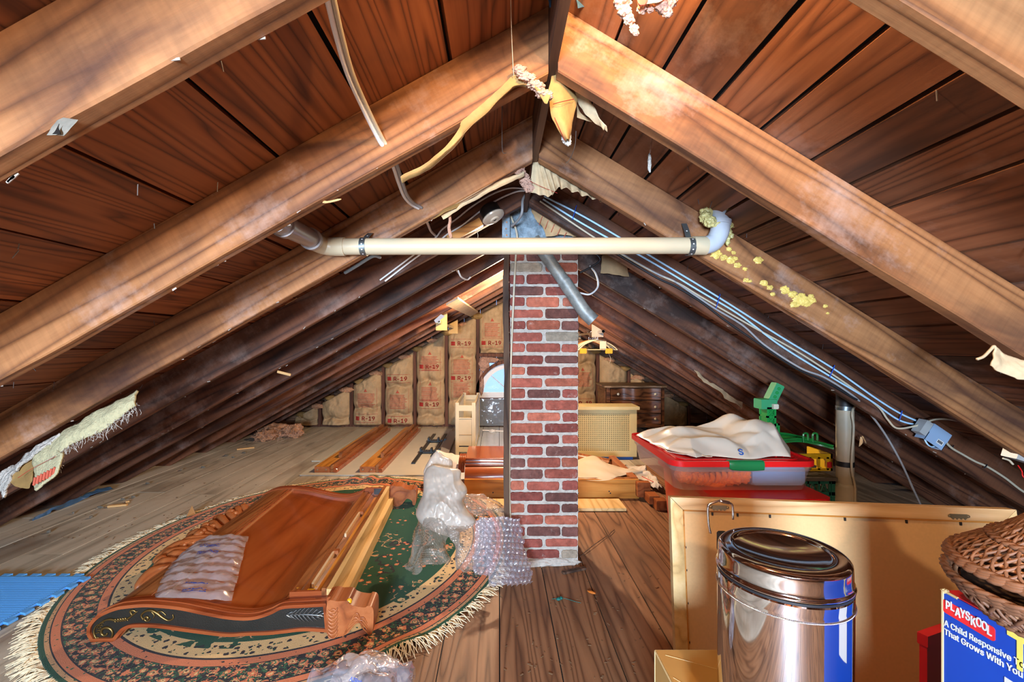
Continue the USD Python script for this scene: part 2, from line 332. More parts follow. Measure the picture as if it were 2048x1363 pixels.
def brick_mat(name, col):
    n = {'tc': ('texture_coordinate', {}), 'oi': ('object_info', {}), 'p': ('principled_bsdf', {'roughness': .88, 'specular_ior_level': .2}),
         'n1': ('noise_texture', {'scale': 24.0, 'detail': 6.0, 'roughness': .65}), 'r1': ('rgb_ramp', {'ramp': [(.28, tuple(np.array(col) * .55)), (.55, col), (.78, tuple(np.minimum(np.array(col) * 1.45, 1)))]}),
         'n2': ('noise_texture', {'scale': 17.0, 'detail': 7.0, 'roughness': .75, 'distortion': .5}), 'm2': ('map_range', {'from_min': .60, 'from_max': .74, 'to_min': 0.0, 'to_max': .6, 'clamp': True}), 'x': ('mix_color', {'blend_type': 'mix', 'b': srgb(186, 172, 160)}),
         'bn': ('noise_texture', {'scale': 90.0, 'detail': 5.0}), 'b': ('bump', {'strength': 1.0, 'distance': .004}),
         'v1': ('map_range', {'from_min': 0, 'from_max': 1, 'to_min': .72, 'to_max': 1.2}), 'c': ('combine_color', {}), 'mm': ('mix_color', {'blend_type': 'multiply', 'fac': 1.0})}
    l = [('tc.object', 'n1.vector'), ('n1.fac', 'r1.fac'), ('tc.object', 'n2.vector'), ('n2.fac', 'm2.value'), ('oi.random', 'v1.value'), ('v1.result', 'c.r'), ('v1.result', 'c.g'), ('v1.result', 'c.b'),
         ('r1.color', 'mm.a'), ('c.color', 'mm.b'), ('mm.result', 'x.a'), ('m2.result', 'x.fac'), ('x.result', 'p.base_color'), ('tc.object', 'bn.vector'), ('bn.fac', 'b.height'), ('b.normal', 'p.normal')]
    mat(name, n, l)
for nm_, c_ in (('a', (148, 82, 68)), ('b', (130, 70, 61)), ('c', (162, 94, 74)), ('d', (106, 70, 63)), ('e', (150, 138, 120))): brick_mat('brick_' + nm_, srgb(*c_))
plain('mortar', srgb(172, 166, 156), rough=.95, bump=.006, bscale=70, var=.25, vscale=30)
plain('parging', srgb(132, 148, 158), rough=.95, bump=.012, bscale=45, var=.65, vscale=20)
plain('kraft', srgb(178, 148, 108), rough=.75, var=.22, vscale=9, bump=.002, bscale=30)
plain('kraft_old', srgb(190, 168, 132), rough=.8, var=.25, vscale=14, bump=.0015, bscale=60)
plain('kraft_dark', srgb(146, 114, 64), rough=.8, var=.3, vscale=14, bump=.0015, bscale=60)
plain('red_print', srgb(170, 36, 30), rough=.8)
plain('red_print_pale', srgb(182, 84, 60), rough=.8)
plain('pink_wool', srgb(176, 138, 118), rough=1.0, var=.35, vscale=18, bump=.02, bscale=40)
plain('grey_wool', srgb(181, 174, 163), rough=1.0, var=.3, vscale=24, bump=.02, bscale=60)
plain('cream_wool', srgb(179, 170, 132), rough=1.0, var=.18, vscale=60, bump=.006, bscale=120)
plain('brown_wool', srgb(186, 138, 104), rough=1.0, var=.45, vscale=12, bump=.03, bscale=30)
plain('pvc', srgb(190, 176, 146), rough=.33, var=.05, vscale=5)
plain('pvc_blue', srgb(181, 186, 193), rough=.33, var=.06, vscale=5)
plain('pvc_grey', srgb(150, 142, 140), rough=.3)
plain('pvc_aged', srgb(179, 168, 144), rough=.45, var=.14, vscale=6)
plain('black_rubber', srgb(26, 27, 30), rough=.5)
plain('galvanised', srgb(128, 134, 132), rough=.5, metal=.3, var=.42, vscale=26, bump=.001)
plain('strap_metal', srgb(128, 138, 140), rough=.35, metal=.85)
plain('cable_white', srgb(232, 230, 226), rough=.5)
plain('cable_blue', srgb(168, 206, 232), rough=.5)
plain('cable_cream', srgb(188, 176, 151), rough=.5)
plain('cable_black', srgb(28, 30, 34), rough=.5)
plain('cable_grey', srgb(150, 150, 150), rough=.5)
plain('tie_blue', srgb(24, 78, 190), rough=.4)
plain('tie_dark', srgb(20, 22, 30), rough=.5)
plain('box_blue_grey', srgb(150, 176, 206), rough=.4, metal=.15)
plain('box_grey', srgb(186, 188, 186), rough=.45, metal=.3)
plain('label_white', srgb(200, 200, 198), rough=.6)
plain('ink_black', srgb(24, 24, 26), rough=.6)
plain('foam_yellow', srgb(216, 186, 96), rough=.45, bump=.004, bscale=90, var=.25, vscale=20)
plain('foam_olive', srgb(190, 178, 116), rough=.4, bump=.006, bscale=60, var=.3, vscale=26)
plain('lamp_black', srgb(30, 28, 26), rough=.35)
plain('porcelain', srgb(197, 186, 167), rough=.25)
plain('nail_steel', srgb(150, 154, 160), rough=.35, metal=.8)
plain('white_board', srgb(186, 180, 162), rough=.6, var=.04)
plain('grey_plank', srgb(140, 134, 128), rough=.4)
plain('cream_paint', srgb(186, 172, 140), rough=.5, var=.06)
plain('cream_panel', srgb(180, 166, 136), rough=.6, var=.05)
plain('white_paint', srgb(226, 228, 228), rough=.45)
plain('black_metal', srgb(44, 50, 54), rough=.4, metal=.5)
plain('chrome_tube', srgb(196, 196, 196), rough=.2, metal=1.0)
plain('bracket_ply', srgb(180, 148, 90), rough=.6, var=.08)
plain('bracket_white', srgb(160, 150, 136), rough=.6)
plain('hanger_cream', srgb(196, 184, 148), rough=.4)
plain('clip_yellow', srgb(200, 152, 26), rough=.4)
plain('hanger_wood', srgb(196, 110, 40), rough=.4)
plain('brace_wood', srgb(178, 160, 132), rough=.6, var=.25, vscale=20)
plain('speck_white', srgb(216, 210, 198), rough=.8)
plain('staple_grey', srgb(150, 140, 128), rough=.5)
plain('scrap_grey', srgb(112, 106, 94), rough=.9, var=.3, vscale=40)
plain('knob_white', srgb(222, 210, 180), rough=.25)
plain('radiator_paint', srgb(198, 182, 130), rough=.45, var=.05)
plain('radiator_grille', srgb(190, 174, 122), rough=.45)
plain('radiator_dark', srgb(70, 62, 36), rough=.7)
plain('tape_blue', srgb(20, 74, 160), rough=.6)
plain('red_plastic', srgb(206, 26, 28), rough=.28)
plain('green_plastic', srgb(24, 112, 62), rough=.35)
plain('toy_green', srgb(30, 140, 66), rough=.3)
plain('toy_green_pale', srgb(58, 150, 102), rough=.35)
plain('toy_yellow', srgb(230, 190, 36), rough=.3)
plain('toy_cream', srgb(206, 206, 186), rough=.4)
plain('crate_teal', srgb(30, 106, 92), rough=.4)
plain('slate_grey', srgb(92, 88, 82), rough=.7)
plain('orange_cloth', srgb(255, 128, 56), rough=.9, bump=.006, bscale=60, sheen=.3)
plain('blue_cloth', srgb(132, 166, 214), rough=.8)
plain('paper_cream', srgb(197, 181, 154), rough=.7)
plain('paper_white', srgb(198, 191, 181), rough=.6)
plain('hardboard', srgb(214, 174, 120), rough=.7, var=.05, vscale=120)
plain('cardboard', srgb(183, 139, 73), rough=.75, var=.05, vscale=14)
plain('cardboard_edge', srgb(197, 172, 123), rough=.8)
plain('steel_mirror', (.74, .75, .77), rough=.045, metal=1.0)
plain('steel_dark', (.62, .60, .60), rough=.08, metal=1.0)
plain('steel_wire', (.72, .71, .70), rough=.12, metal=1.0)
plain('brass_grey', srgb(150, 138, 110), rough=.4, metal=.7)
plain('point_black', srgb(36, 32, 30), rough=.5)
plain('wicker', srgb(116, 76, 50), rough=.6, var=.35, vscale=30)
plain('wicker_light', srgb(186, 136, 98), rough=.6, var=.25, vscale=30)
plain('toybox_blue', srgb(22, 68, 168), rough=.35)
plain('toybox_red', srgb(226, 44, 48), rough=.35)
plain('toybox_yellow', srgb(240, 214, 96), rough=.4)
plain('toybox_white', srgb(214, 214, 214), rough=.4)
plain('red_box', srgb(228, 40, 52), rough=.4)
plain('mat_blue', srgb(92, 168, 240), rough=.6)
plain('rug_fringe', srgb(232, 214, 176), rough=.95, var=.12, vscale=30)
plain('splinter', srgb(216, 170, 110), rough=.8)
plain('debris', srgb(120, 92, 64), rough=.9, var=.5, vscale=30)
plain('leather_black', srgb(30, 28, 22), rough=.42, bump=.0008, bscale=220, var=.25, vscale=14)
plain('bronze', srgb(128, 104, 58), rough=.35, metal=.85)
plain('pewter', srgb(112, 114, 112), rough=.3, metal=.85)
plain('glue_clear', srgb(222, 190, 150), rough=.15, coat=.5)
plain('glue_yellow', srgb(226, 166, 34), rough=.3)
plain('blue_tarp', srgb(58, 92, 124), rough=.35)
plain('teal_bit', srgb(20, 104, 98), rough=.6)
def film(name, tint, k, rough=.15, trans_tint=(1, 1, 1), diff=.3, bump=0, bscale=60, gloss=1.2):
    """thin plastic: part of the light passes straight, the rest scatters or glints. k: share that passes"""
    n = {'tr': ('transparent_bsdf', {'color': trans_tint}),
         'p': ('diffuse_bsdf', {'color': tint}), 'gl': ('glossy_bsdf', {'color': (1, 1, 1), 'roughness': rough}), 'lw': ('layer_weight', {'blend': .5}), 'fr': ('math', {'math_type': 'power', 'value2': 3.0}), 'fm': ('math', {'math_type': 'multiply_add', 'value2': .35 * gloss, 'value3': .05 * gloss, 'use_clamp': True}),
         'tl': ('translucent_bsdf', {'color': tint}), 'm1': ('mix_closure', {'fac': diff}), 'm2': ('mix_closure', {'fac': k}), 'm3': ('mix_closure', {}), 'tc': ('texture_coordinate', {})}
    l = [('p.BSDF', 'm1.closure1'), ('tl.BSDF', 'm1.closure2'), ('m1.closure', 'm2.closure1'), ('tr.BSDF', 'm2.closure2'), ('lw.facing', 'fr.value1'), ('fr.value', 'fm.value1'), ('fm.value', 'm3.fac'), ('m2.closure', 'm3.closure1'), ('gl.BSDF', 'm3.closure2')]
    if bump:
        n['bn'] = ('noise_texture', {'scale': bscale, 'detail': 4.0}); n['b'] = ('bump', {'strength': 1.0, 'distance': bump})
        l += [('tc.object', 'bn.vector'), ('bn.fac', 'b.height'), ('b.normal', 'p.normal'), ('b.normal', 'gl.normal')]
    mat(name, n, l, surface='m3.closure')
film('bubble_film', srgb(206, 212, 228), .58, rough=.05, diff=.45, gloss=5.0)
film('bubble_film_grey', srgb(196, 190, 178), .62, rough=.06, diff=.4, bump=.004, bscale=50, gloss=2.8)
film('air_film', srgb(240, 230, 226), .60, rough=.09, diff=.4, bump=.004, bscale=50, gloss=2.2)
film('bag_white', srgb(222, 216, 204), .16, rough=.25, diff=.4, gloss=1.2)
plain('bag_cream', srgb(206, 198, 182), rough=.3, spec=.7)
film('bin_clear', srgb(236, 220, 212), .78, rough=.2, diff=.5, gloss=.8)
film('vapour_plastic', srgb(150, 160, 170), .35, rough=.12, diff=.3, bump=.01, bscale=9)
n_ = {'lw': ('layer_weight', {'blend': .5}), 'pw': ('math', {'math_type': 'power', 'value2': 4.0}), 'fr': ('math', {'math_type': 'multiply_add', 'value2': .8, 'value3': .03}), 'tr': ('transparent_bsdf', {}), 'gl': ('glossy_bsdf', {'roughness': .02, 'color': (1, 1, 1)}), 'mx': ('mix_closure', {})}
mat('pane_glass', n_, [('lw.facing', 'pw.value1'), ('pw.value', 'fr.value1'), ('fr.value', 'mx.fac'), ('tr.BSDF', 'mx.closure1'), ('gl.BSDF', 'mx.closure2')], surface='mx.closure')
mat('bulb_glow', {'e': ('emission', {'color': (1.0, .62, .3), 'strength': 60.0})}, [], surface='e.emission')

# ------------------------------------------------ the oval rug's woven pattern (flat print on the pile)
def rug_material(name, cx, cy, ax, ay, th):
    n = {'g': ('geometry', {}), 'sub': ('vector_math', {'math_type': 'subtract', 'vector2': (cx, cy, 0)}),
         'rt': ('mapping', {'rotation': (0, 0, -th)}), 'sc': ('mapping', {'scale': (1 / ax, 1 / ay, 0)}),
         'ln': ('vector_math', {'math_type': 'length'}), 'sp': ('separate_xyz', {}),
         'at': ('math', {'math_type': 'arctan2'}),
         'wob': ('noise_texture', {'scale': 9.0, 'detail': 3.0}), 'wb': ('math', {'math_type': 'multiply_add', 'value2': .05, 'value3': -.025}), 'r': ('math', {'math_type': 'add'})}
    l = [('g.position', 'sub.vector1'), ('sub.vector', 'rt.vector'), ('rt.vector', 'sc.vector'), ('sc.vector', 'ln.vector1'), ('sc.vector', 'sp.vector'), ('sp.y', 'at.value1'), ('sp.x', 'at.value2'),
         ('rt.vector', 'wob.vector'), ('wob.fac', 'wb.value1'), ('ln.value', 'r.value1'), ('wb.value', 'r.value2')]
    green, navy, coral, cream, tan = srgb(18, 74, 50), srgb(34, 32, 38), srgb(206, 122, 82), srgb(222, 186, 128), srgb(196, 150, 104)
    n['base'] = ('rgb_ramp', {'interpolate': False, 'ramp': [(0, green), (.745, cream), (.812, navy), (.82, coral), (.848, navy), (.943, coral), (.965, navy), (.969, tan), (.983, green), (1.0, green)]})
    l += [('ln.value', 'base.fac')]
    # polar coordinates (angle * 10, radius) for the border flowers
    n['an'] = ('math', {'math_type': 'multiply', 'value2': 2.9}); n['rr'] = ('math', {'math_type': 'multiply', 'value2': 2.9 / .30})
    n['pol'] = ('combine_xyz', {}); l += [('at.value', 'an.value1'), ('ln.value', 'rr.value1'), ('an.value', 'pol.x'), ('ln.value', 'pol.y')]
    n['pos'] = ('mapping', {'scale': (5.2, 18.0, 1.0)}); l += [('pol.vector', 'pos.vector')]
    last = 'base.color'
    def layer(tag, vec, scale, lo, hi, col, rmin, rmax, feature='f1', rnd=.35, mask=None):
        nonlocal last
        n[tag + 'v'] = ('voronoi_texture', {'scale': scale, 'feature': feature, 'randomness': rnd})
        n[tag + 'n'] = ('noise_texture', {'scale': scale * 3.2, 'detail': 2.0})
        n[tag + 'a'] = ('math', {'math_type': 'multiply_add', 'value2': .5})
        n[tag + 'c'] = ('math', {'math_type': 'compare', 'value2': (lo + hi) / 2, 'value3': (hi - lo) / 2})
        n[tag + 'd'] = ('math', {'math_type': 'compare', 'value2': (rmin + rmax) / 2, 'value3': (rmax - rmin) / 2})
        n[tag + 'e'] = ('math', {'math_type': 'multiply'})
        n[tag + 'm'] = ('mix_color', {'blend_type': 'mix', 'b': col})
        l.extend([(vec, tag + 'v.vector'), (vec, tag + 'n.vector'), (tag + 'n.fac', tag + 'a.value1'), (tag + 'v.distance', tag + 'a.value3'), (tag + 'a.value', tag + 'c.value1'),
              ('ln.value', tag + 'd.value1'), (tag + 'c.value', tag + 'e.value1'), (tag + 'd.value', tag + 'e.value2'), (tag + 'e.value', tag + 'm.fac'), (last, tag + 'm.a')])
        if mask:
            n[tag + 'k'] = ('noise_texture', {'scale': mask[0], 'detail': 2.0}); n[tag + 'l'] = ('math', {'math_type': 'greater_than', 'value2': mask[1]}); n[tag + 'o'] = ('math', {'math_type': 'multiply'})
            l.remove((tag + 'e.value', tag + 'm.fac'))
            l.extend([(vec, tag + 'k.vector'), (tag + 'k.fac', tag + 'l.value1'), (tag + 'l.value', tag + 'o.value1'), (tag + 'e.value', tag + 'o.value2'), (tag + 'o.value', tag + 'm.fac')])
        last = tag + 'm.result'
    W = 'rt.vector'
    # field: sparse sprays, a scalloped cream corner edge, dark buds in the cream band
    layer('fz', W, 5.0, .58, .66, navy, 0, .70, rnd=1.0, mask=(3.0, .55))
    layer('fa', W, 22.0, .25, .56, coral, 0, .70, rnd=.7, mask=(5.0, .56))
    layer('fb', W, 22.0, .25, .38, cream, 0, .70, rnd=.7, mask=(5.0, .59))
    layer('fc', W, 9.0, .66, .72, tan, 0, .73, rnd=1.0, mask=(3.5, .57))
    layer('fd', W, 9.0, .40, .62, green, .735, .775, rnd=.8)
    layer('fe', W, 26.0, .25, .50, navy, .76, .808, rnd=.5)
    layer('ff', W, 34.0, .2, .42, green, .76, .808, rnd=.9)
    # main border
    layer('ba', W, 18.0, .25, .60, coral, .855, .938, rnd=.35)
    layer('bb', W, 18.0, .25, .45, cream, .858, .936, rnd=.35)
    layer('bc', W, 18.0, .25, .34, srgb(96, 40, 30), .858, .936, rnd=.35)
    layer('bd', W, 36.0, .25, .48, tan, .852, .941, rnd=.8)
    layer('bf', W, 44.0, .25, .40, cream, .852, .941, rnd=.9)
    layer('bg', W, 21.0, .56, .63, coral, .852, .941, rnd=.9)
    layer('be', W, 27.0, .60, .70, srgb(40, 96, 66), .852, .941, rnd=.8)
    # coral guard bands with little dark flowers, and the toothed outer edge
    layer('ga', W, 30.0, .25, .44, navy, .823, .846, rnd=.3)
    layer('gb', W, 30.0, .25, .44, srgb(40, 96, 66), .946, .963, rnd=.3)
    layer('gc', W, 60.0, .35, .60, green, .969, .983, rnd=.6)
    n['pn'] = ('noise_texture', {'scale': 420.0, 'detail': 2.0}); n['pb'] = ('bump', {'strength': .8, 'distance': .004})
    n['p'] = ('principled_bsdf', {'roughness': .95, 'sheen_weight': .15, 'specular_ior_level': .1})
    l += [('rt.vector', 'pn.vector'), ('pn.fac', 'pb.height'), ('pb.normal', 'p.normal'), (last, 'p.base_color')]
    mat(name, n, l)
# ------------------------------------------------ the attic: ridge, slopes, depth of the rafters
XR, ZR, SL, SR, RD = 0.150, 0.768 + H, 0.56, 0.61, 0.18   # ridge x, rafter underside at the ridge, slopes, vertical rafter height
WALL = 7.20
RY = [0.664 + 0.596 * k for k in range(-5, 11)]
RY = [3.10 if abs(y - 3.048) < .01 else y for y in RY]
def zl(x, up=0.0): return ZR + up - (SL * (XR - x) if x < XR else SR * (x - XR))
rs = np.random.RandomState(11)

# floor: one mesh per plank, joints open
floor = structure('floor')
part(floor, 'subfloor', box(-4.2, 4.4, -2.7, WALL + .3, -.08, -.007), 'black_gap')
xs = sorted([.0025 - .243 * k for k in range(0, 17)] + [.0025 + .243 * k for k in range(1, 17)])
for k in range(len(xs) - 1):
    a, b = xs[k] + .0025, xs[k + 1] - .0025
    if a < -.75: a, b = a + .0015, b - .0015
    far = 4.55 + rs.uniform(-.25, .5)
    cuts = [-2.65, far, WALL + .2] if (-.75 < a < 1.9) else [-2.65, rs.uniform(2.6, 4.2) if a < -.75 else 3.3 + rs.uniform(-.4, .5), WALL + .2]
    for q in range(2):
        near_brown = (-.75 < a < 3.0 and q == 0) or (1.8 < a and q == 0)
        m = 'floor_brown' if near_brown else ('floor_paint_daylit' if (-.6 < a < .45 and q == 1) else 'floor_grey')  # planks before the far window carry its daylight in their colour
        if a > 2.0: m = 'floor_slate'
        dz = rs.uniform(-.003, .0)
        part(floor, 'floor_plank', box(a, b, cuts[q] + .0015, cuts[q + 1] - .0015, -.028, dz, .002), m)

# ceiling: roof boards, rafters, ridge board
ceil = structure('ceiling')
def slope_pt(side, d, up):           # d: horizontal distance from the ridge, up: vertical height over the rafter underside
    x = XR - d if side == 'l' else XR + d
    return x, ZR + up - (SL if side == 'l' else SR) * d
def slope_prism(side, d0, d1, u0, u1, y0, y1):
    # plank lying on the slope: u0, u1 measured square to the slope
    s = SL if side == 'l' else SR; c = 1 / math.sqrt(1 + s * s); nx = s * c * (-1 if side == 'l' else 1); nz = c
    pts = []
    for d in (d0, d1):
        for u in (u0, u1):
            x, z = slope_pt(side, d, RD)
            for y in (y0, y1): pts.append((x + nx * u, y, z + nz * u))
    m = trimesh.convex.convex_hull(np.array(pts)); return np.array(m.vertices), np.array(m.faces)
gl = [.0] + [.045 + .239 * j for j in range(1, 18)]
gr = [.0, .172, .303, .444, .577, .716, .823, .932]
while gr[-1] < 4.0: gr.append(gr[-1] + [.20, .145, .16, .185][len(gr) % 4])
for side, gs in (('l', gl), ('r', gr)):
    for j in range(len(gs) - 1):
        gap = .006 + rs.uniform(0, .006)
        a, b = gs[j] + gap / 2, gs[j + 1] - gap / 2
        if j == 0: a = .0
        joints = [-2.6] + [RY[i] + .02 for i in sorted(rs.choice(range(7, len(RY) - 1), 1))] + [WALL + .25]
        for q in range(len(joints) - 1):
            w = rs.uniform(0, .004)
            part(ceil, 'roof_board', slope_prism(side, a, b, w, .022, joints[q] + .002, joints[q + 1] - .002), 'roof_board' if side == 'l' else 'roof_board_aged')
    part(ceil, 'roof_deck', slope_prism(side, 0, 4.3, .030, .05, -2.7, WALL + .4), 'black_gap')
part(ceil, 'ridge_board', box(XR - .0125, XR + .0125, -2.6, WALL, ZR + .012, ZR + RD + .03, .002), 'ridge_wood')

def rafter(side, y, t=.045):
    s = SL if side == 'l' else SR
    n, L = 64, 4.05
    d = np.linspace(.013, L, n)
    cs = [(0, 0, .15), (0, 1, .0), (1, 1, .0), (1, 0, .15)]
    sgn = -1 if side == 'l' else 1
    seed = int(y * 1000) % 977 + (500 if side == 'r' else 0)
    wob = (meshkit.fbm(np.stack([d * 2.2, np.full(n, seed * .31), np.zeros(n)], 1), 3, seed) - .5)
    wob2 = (meshkit.fbm(np.stack([d * 1.3, np.full(n, seed * .17), np.ones(n)], 1), 2, seed + 3) - .5)
    b = .004
    ring = []
    for yy, zz in ((0 + b, 0), (t - b, 0), (t, b), (t, RD + .0), (0, RD + .0), (0, b)):
        low = 1.0 if zz < .05 else 0.0
        ring.append(np.stack([XR + sgn * d, y + yy + wob2 * .012, ZR - s * d + zz + low * wob * .016], 1))
    R = np.stack(ring, 1)                              # n x 6 x 3
    v = R.reshape(-1, 3); k = 6
    i, j = np.meshgrid(np.arange(n - 1), np.arange(k), indexing='ij')
    q = np.stack([i * k + j, i * k + (j + 1) % k, (i + 1) * k + (j + 1) % k, (i + 1) * k + j], -1).reshape(-1, 4)
    if side == 'r': q = q[:, ::-1]
    q = q[:, ::-1]
    f = np.vstack([q[:, [0, 1, 2]], q[:, [0, 2, 3]], [[0, 1, 2], [0, 2, 3], [0, 3, 4], [0, 4, 5]], np.array([[0, 2, 1], [0, 3, 2], [0, 4, 3], [0, 5, 4]]) + (n - 1) * k])
    return v, f
for y in RY:
    for side in 'lr':
        part(ceil, 'rafter', rafter(side, y), ('rafter_left' if side == 'l' else 'rafter_right') + ('_shaded' if y > 2.0 else ''))  # rafters farther back take the copy with shade in its colour
# old nails that come through the roof boards and the rafter edges
nails = []
for k in range(120):
    side = 'l' if rs.rand() < .65 else 'r'; d = rs.uniform(.3, 2.2); y = rs.uniform(.7, 3.4)
    x, z = slope_pt(side, d, RD); L = rs.uniform(.012, .03)
    dirn = np.array([rs.uniform(-.5, .5), rs.uniform(-.5, .5), -1.0]); dirn /= np.linalg.norm(dirn)
    p = np.array([x, y, z + .003]); nails.append(tube([p, p + dirn * L], .0013, 5))
part(ceil, 'roof_nails', cat(*nails), 'nail_steel', kind='stuff')
# staples and torn paper bits along the lower edges of the rafters
bits = []
for k in range(90):
    side = 'l' if rs.rand() < .6 else 'r'; d = rs.uniform(.4, 2.6); y = RY[rs.choice(range(5, 11))] + rs.choice([.002, .043]); x, z = slope_pt(side, d, .002)
    L = rs.uniform(.008, .022); a = rs.uniform(-1, 1); sl = SL if side == 'l' else -SR
    bits.append(box(-L / 2, L / 2, -.0008, .0008, -.004, 0)); bits[-1] = xf(bits[-1], rot([0, 1, 0], -math.degrees(math.atan(sl)) + a * 30), (x, y, z))
part(ceil, 'staples', cat(*bits), 'staple_grey', kind='stuff')

# gable wall at the far end: boards, studs, header; half round window with pane and muntin
wb = structure('wall_back')
bx = np.arange(-4.2, 4.3, .26)
WX, WZ, WR = .17, .505, .50             # arch centre and radius
for k in range(len(bx) - 1):
    a, b = bx[k] + .002, bx[k + 1] - .002
    x0 = (a + b) / 2; zt = max(zl(a, RD), zl(b, RD)) + .02
    if zt < .1: continue
    if b > WX - WR and a < WX + WR:
        top = WZ + WR
        part(wb, 'wall_board', box(a, b, WALL + .12, WALL + .14, 0, WZ - .02), 'gable_board')
        part(wb, 'wall_board', box(a, b, WALL + .12, WALL + .14, top, zt), 'gable_board')
    else:
        part(wb, 'wall_board', box(a, b, WALL + .12, WALL + .14, 0, zt), 'gable_board')
studs = [-2.83, -2.33, -1.83, -1.33, -.83, -.335, .66, 1.06, 1.56, 2.05, 2.55, 3.0]
for x in studs:
    w = .024
    zt = zl(x, .03)
    if zt > .05: part(wb, 'stud', box(x - w, x + w, WALL - .02, WALL + .12, 0, zt, .003), 'stud')
part(wb, 'header', box(-.31, .636, WALL - .02, WALL + .12, 1.10, 1.155, .003), 'stud')
part(wb, 'sole_plate', box(-3.3, 3.3, WALL - .015, WALL + .12, 0, .035, .003), 'stud')
win = structure('window_1')
an = np.linspace(0, np.pi, 41)
def arch(r0, r1, y0, y1, mat_, nm):
    outer = [(WX + r1 * math.cos(t), WZ + r1 * math.sin(t)) for t in an]; inner = [(WX + r0 * math.cos(t), WZ + r0 * math.sin(t)) for t in an[::-1]]
    return part(win, nm, to_xz(prism(Polygon(outer + inner), y1 - y0), y1), mat_, smooth=30)
arch(WR - .005, WR + .045, WALL - .02, WALL + .12, 'stud', 'arch_casing')
arch(WR - .085, WR - .006, WALL + .05, WALL + .10, 'white_paint', 'window_frame')
part(win, 'sill_rail', box(WX - WR, WX + WR, WALL + .04, WALL + .11, WZ - .055, WZ + .03, .004), 'white_paint')
part(win, 'sill', box(WX - WR - .04, WX + WR + .04, WALL - .03, WALL + .11, WZ - .085, WZ - .056, .004), 'stud')
for deg in (45, 90, 135):
    t = math.radians(deg); a = np.array([WX + .06 * math.cos(t), WALL + .075, WZ + .03 + .06 * math.sin(t)]); b = np.array([WX + (WR - .08) * math.cos(t), WALL + .075, WZ + (WR - .08) * math.sin(t)])
    part(win, 'muntin', tube([a, b], .008, 4), 'white_paint')
pg = Polygon([(WX + (WR - .08) * math.cos(t), WZ + .02 + (WR - .09) * math.sin(t)) for t in an])
part(win, 'pane', to_xz(prism(pg, .003), WALL + .08), 'pane_glass')
# clear sheet stapled over the insulation under the window
gx, gz = np.meshgrid(np.linspace(-.31, .63, 40), np.linspace(.02, WZ - .06, 24), indexing='ij')
gy = WALL - .03 - .05 * meshkit.fbm(np.stack([gx * 3.5 + gz * 2, gz * 2.5, gx * 0], -1), 4, 5)
part(wb, 'plastic_sheet', sheet(np.stack([gx, gy, gz], -1), .002), 'vapour_plastic', smooth=True, label='wrinkled clear plastic sheet stapled below the half round window')

# paper faced insulation batts between the studs, each with its print
def batt(x0, x1, z0, ztop0, ztop1, seed, cinch=(), pink=False):
    w = x1 - x0
    n, m = 34, 64
    u = np.linspace(0, 1, n); t = np.linspace(0, 1, m)
    U_, T_ = np.meshgrid(u, t, indexing='ij')
    X = x0 + U_ * w; ZT = ztop0 + (ztop1 - ztop0) * U_; Z = z0 + T_ * (ZT - z0)
    edge = np.clip(1 - np.abs(2 * U_ - 1) ** 2.6, 0, 1) ** .7
    B = edge * .115
    for zc in cinch:
        B = B * (1 - .72 * np.exp(-(np.abs(Z - zc + .02 * np.sin(X * 23 + seed)) / .045) ** 1.3))
    B = B * (1 - .6 * np.exp(-((T_ - 1) / .03) ** 2)) * (1 - .5 * np.exp(-(T_ / .02) ** 2))
    B = B + edge * .07 * (meshkit.fbm(np.stack([X * 7 + seed, Z * 5, X * 0 + seed], -1), 4, seed) - .5)
    B = B + edge * .040 * (np.abs(meshkit.fbm(np.stack([X * 12 + seed, Z * 7, X * 0], -1), 3, seed + 1) - .5) * -2 + .3)
    pull = sum(np.exp(-((Z - zc) / .05) ** 2) for zc in cinch) if cinch else 0
    X = x0 + w / 2 + (X - x0 - w / 2) * (1.03 - .09 * pull)
    Y = WALL + .02 - B
    pts = np.stack([X, Y, Z], -1)
    p = part(wb, 'insulation_batt', sheet(pts, .02), 'kraft', smooth=True)
    def surf(x, z):
        i = np.clip((x - x0) / w * (n - 1), 0, n - 1); ii = i.astype(int); zt = ztop0 + (ztop1 - ztop0) * (x - x0) / w
        j = np.clip((z - z0) / (zt - z0) * (m - 1), 0, m - 1.001); jj = j.astype(int); ii = np.minimum(ii, n - 2); fi, fj = i - ii, j - jj
        return (Y[ii, jj] * (1 - fi) * (1 - fj) + Y[ii + 1, jj] * fi * (1 - fj) + Y[ii, jj + 1] * (1 - fi) * fj + Y[ii + 1, jj + 1] * fi * fj) - .006
    return p, surf
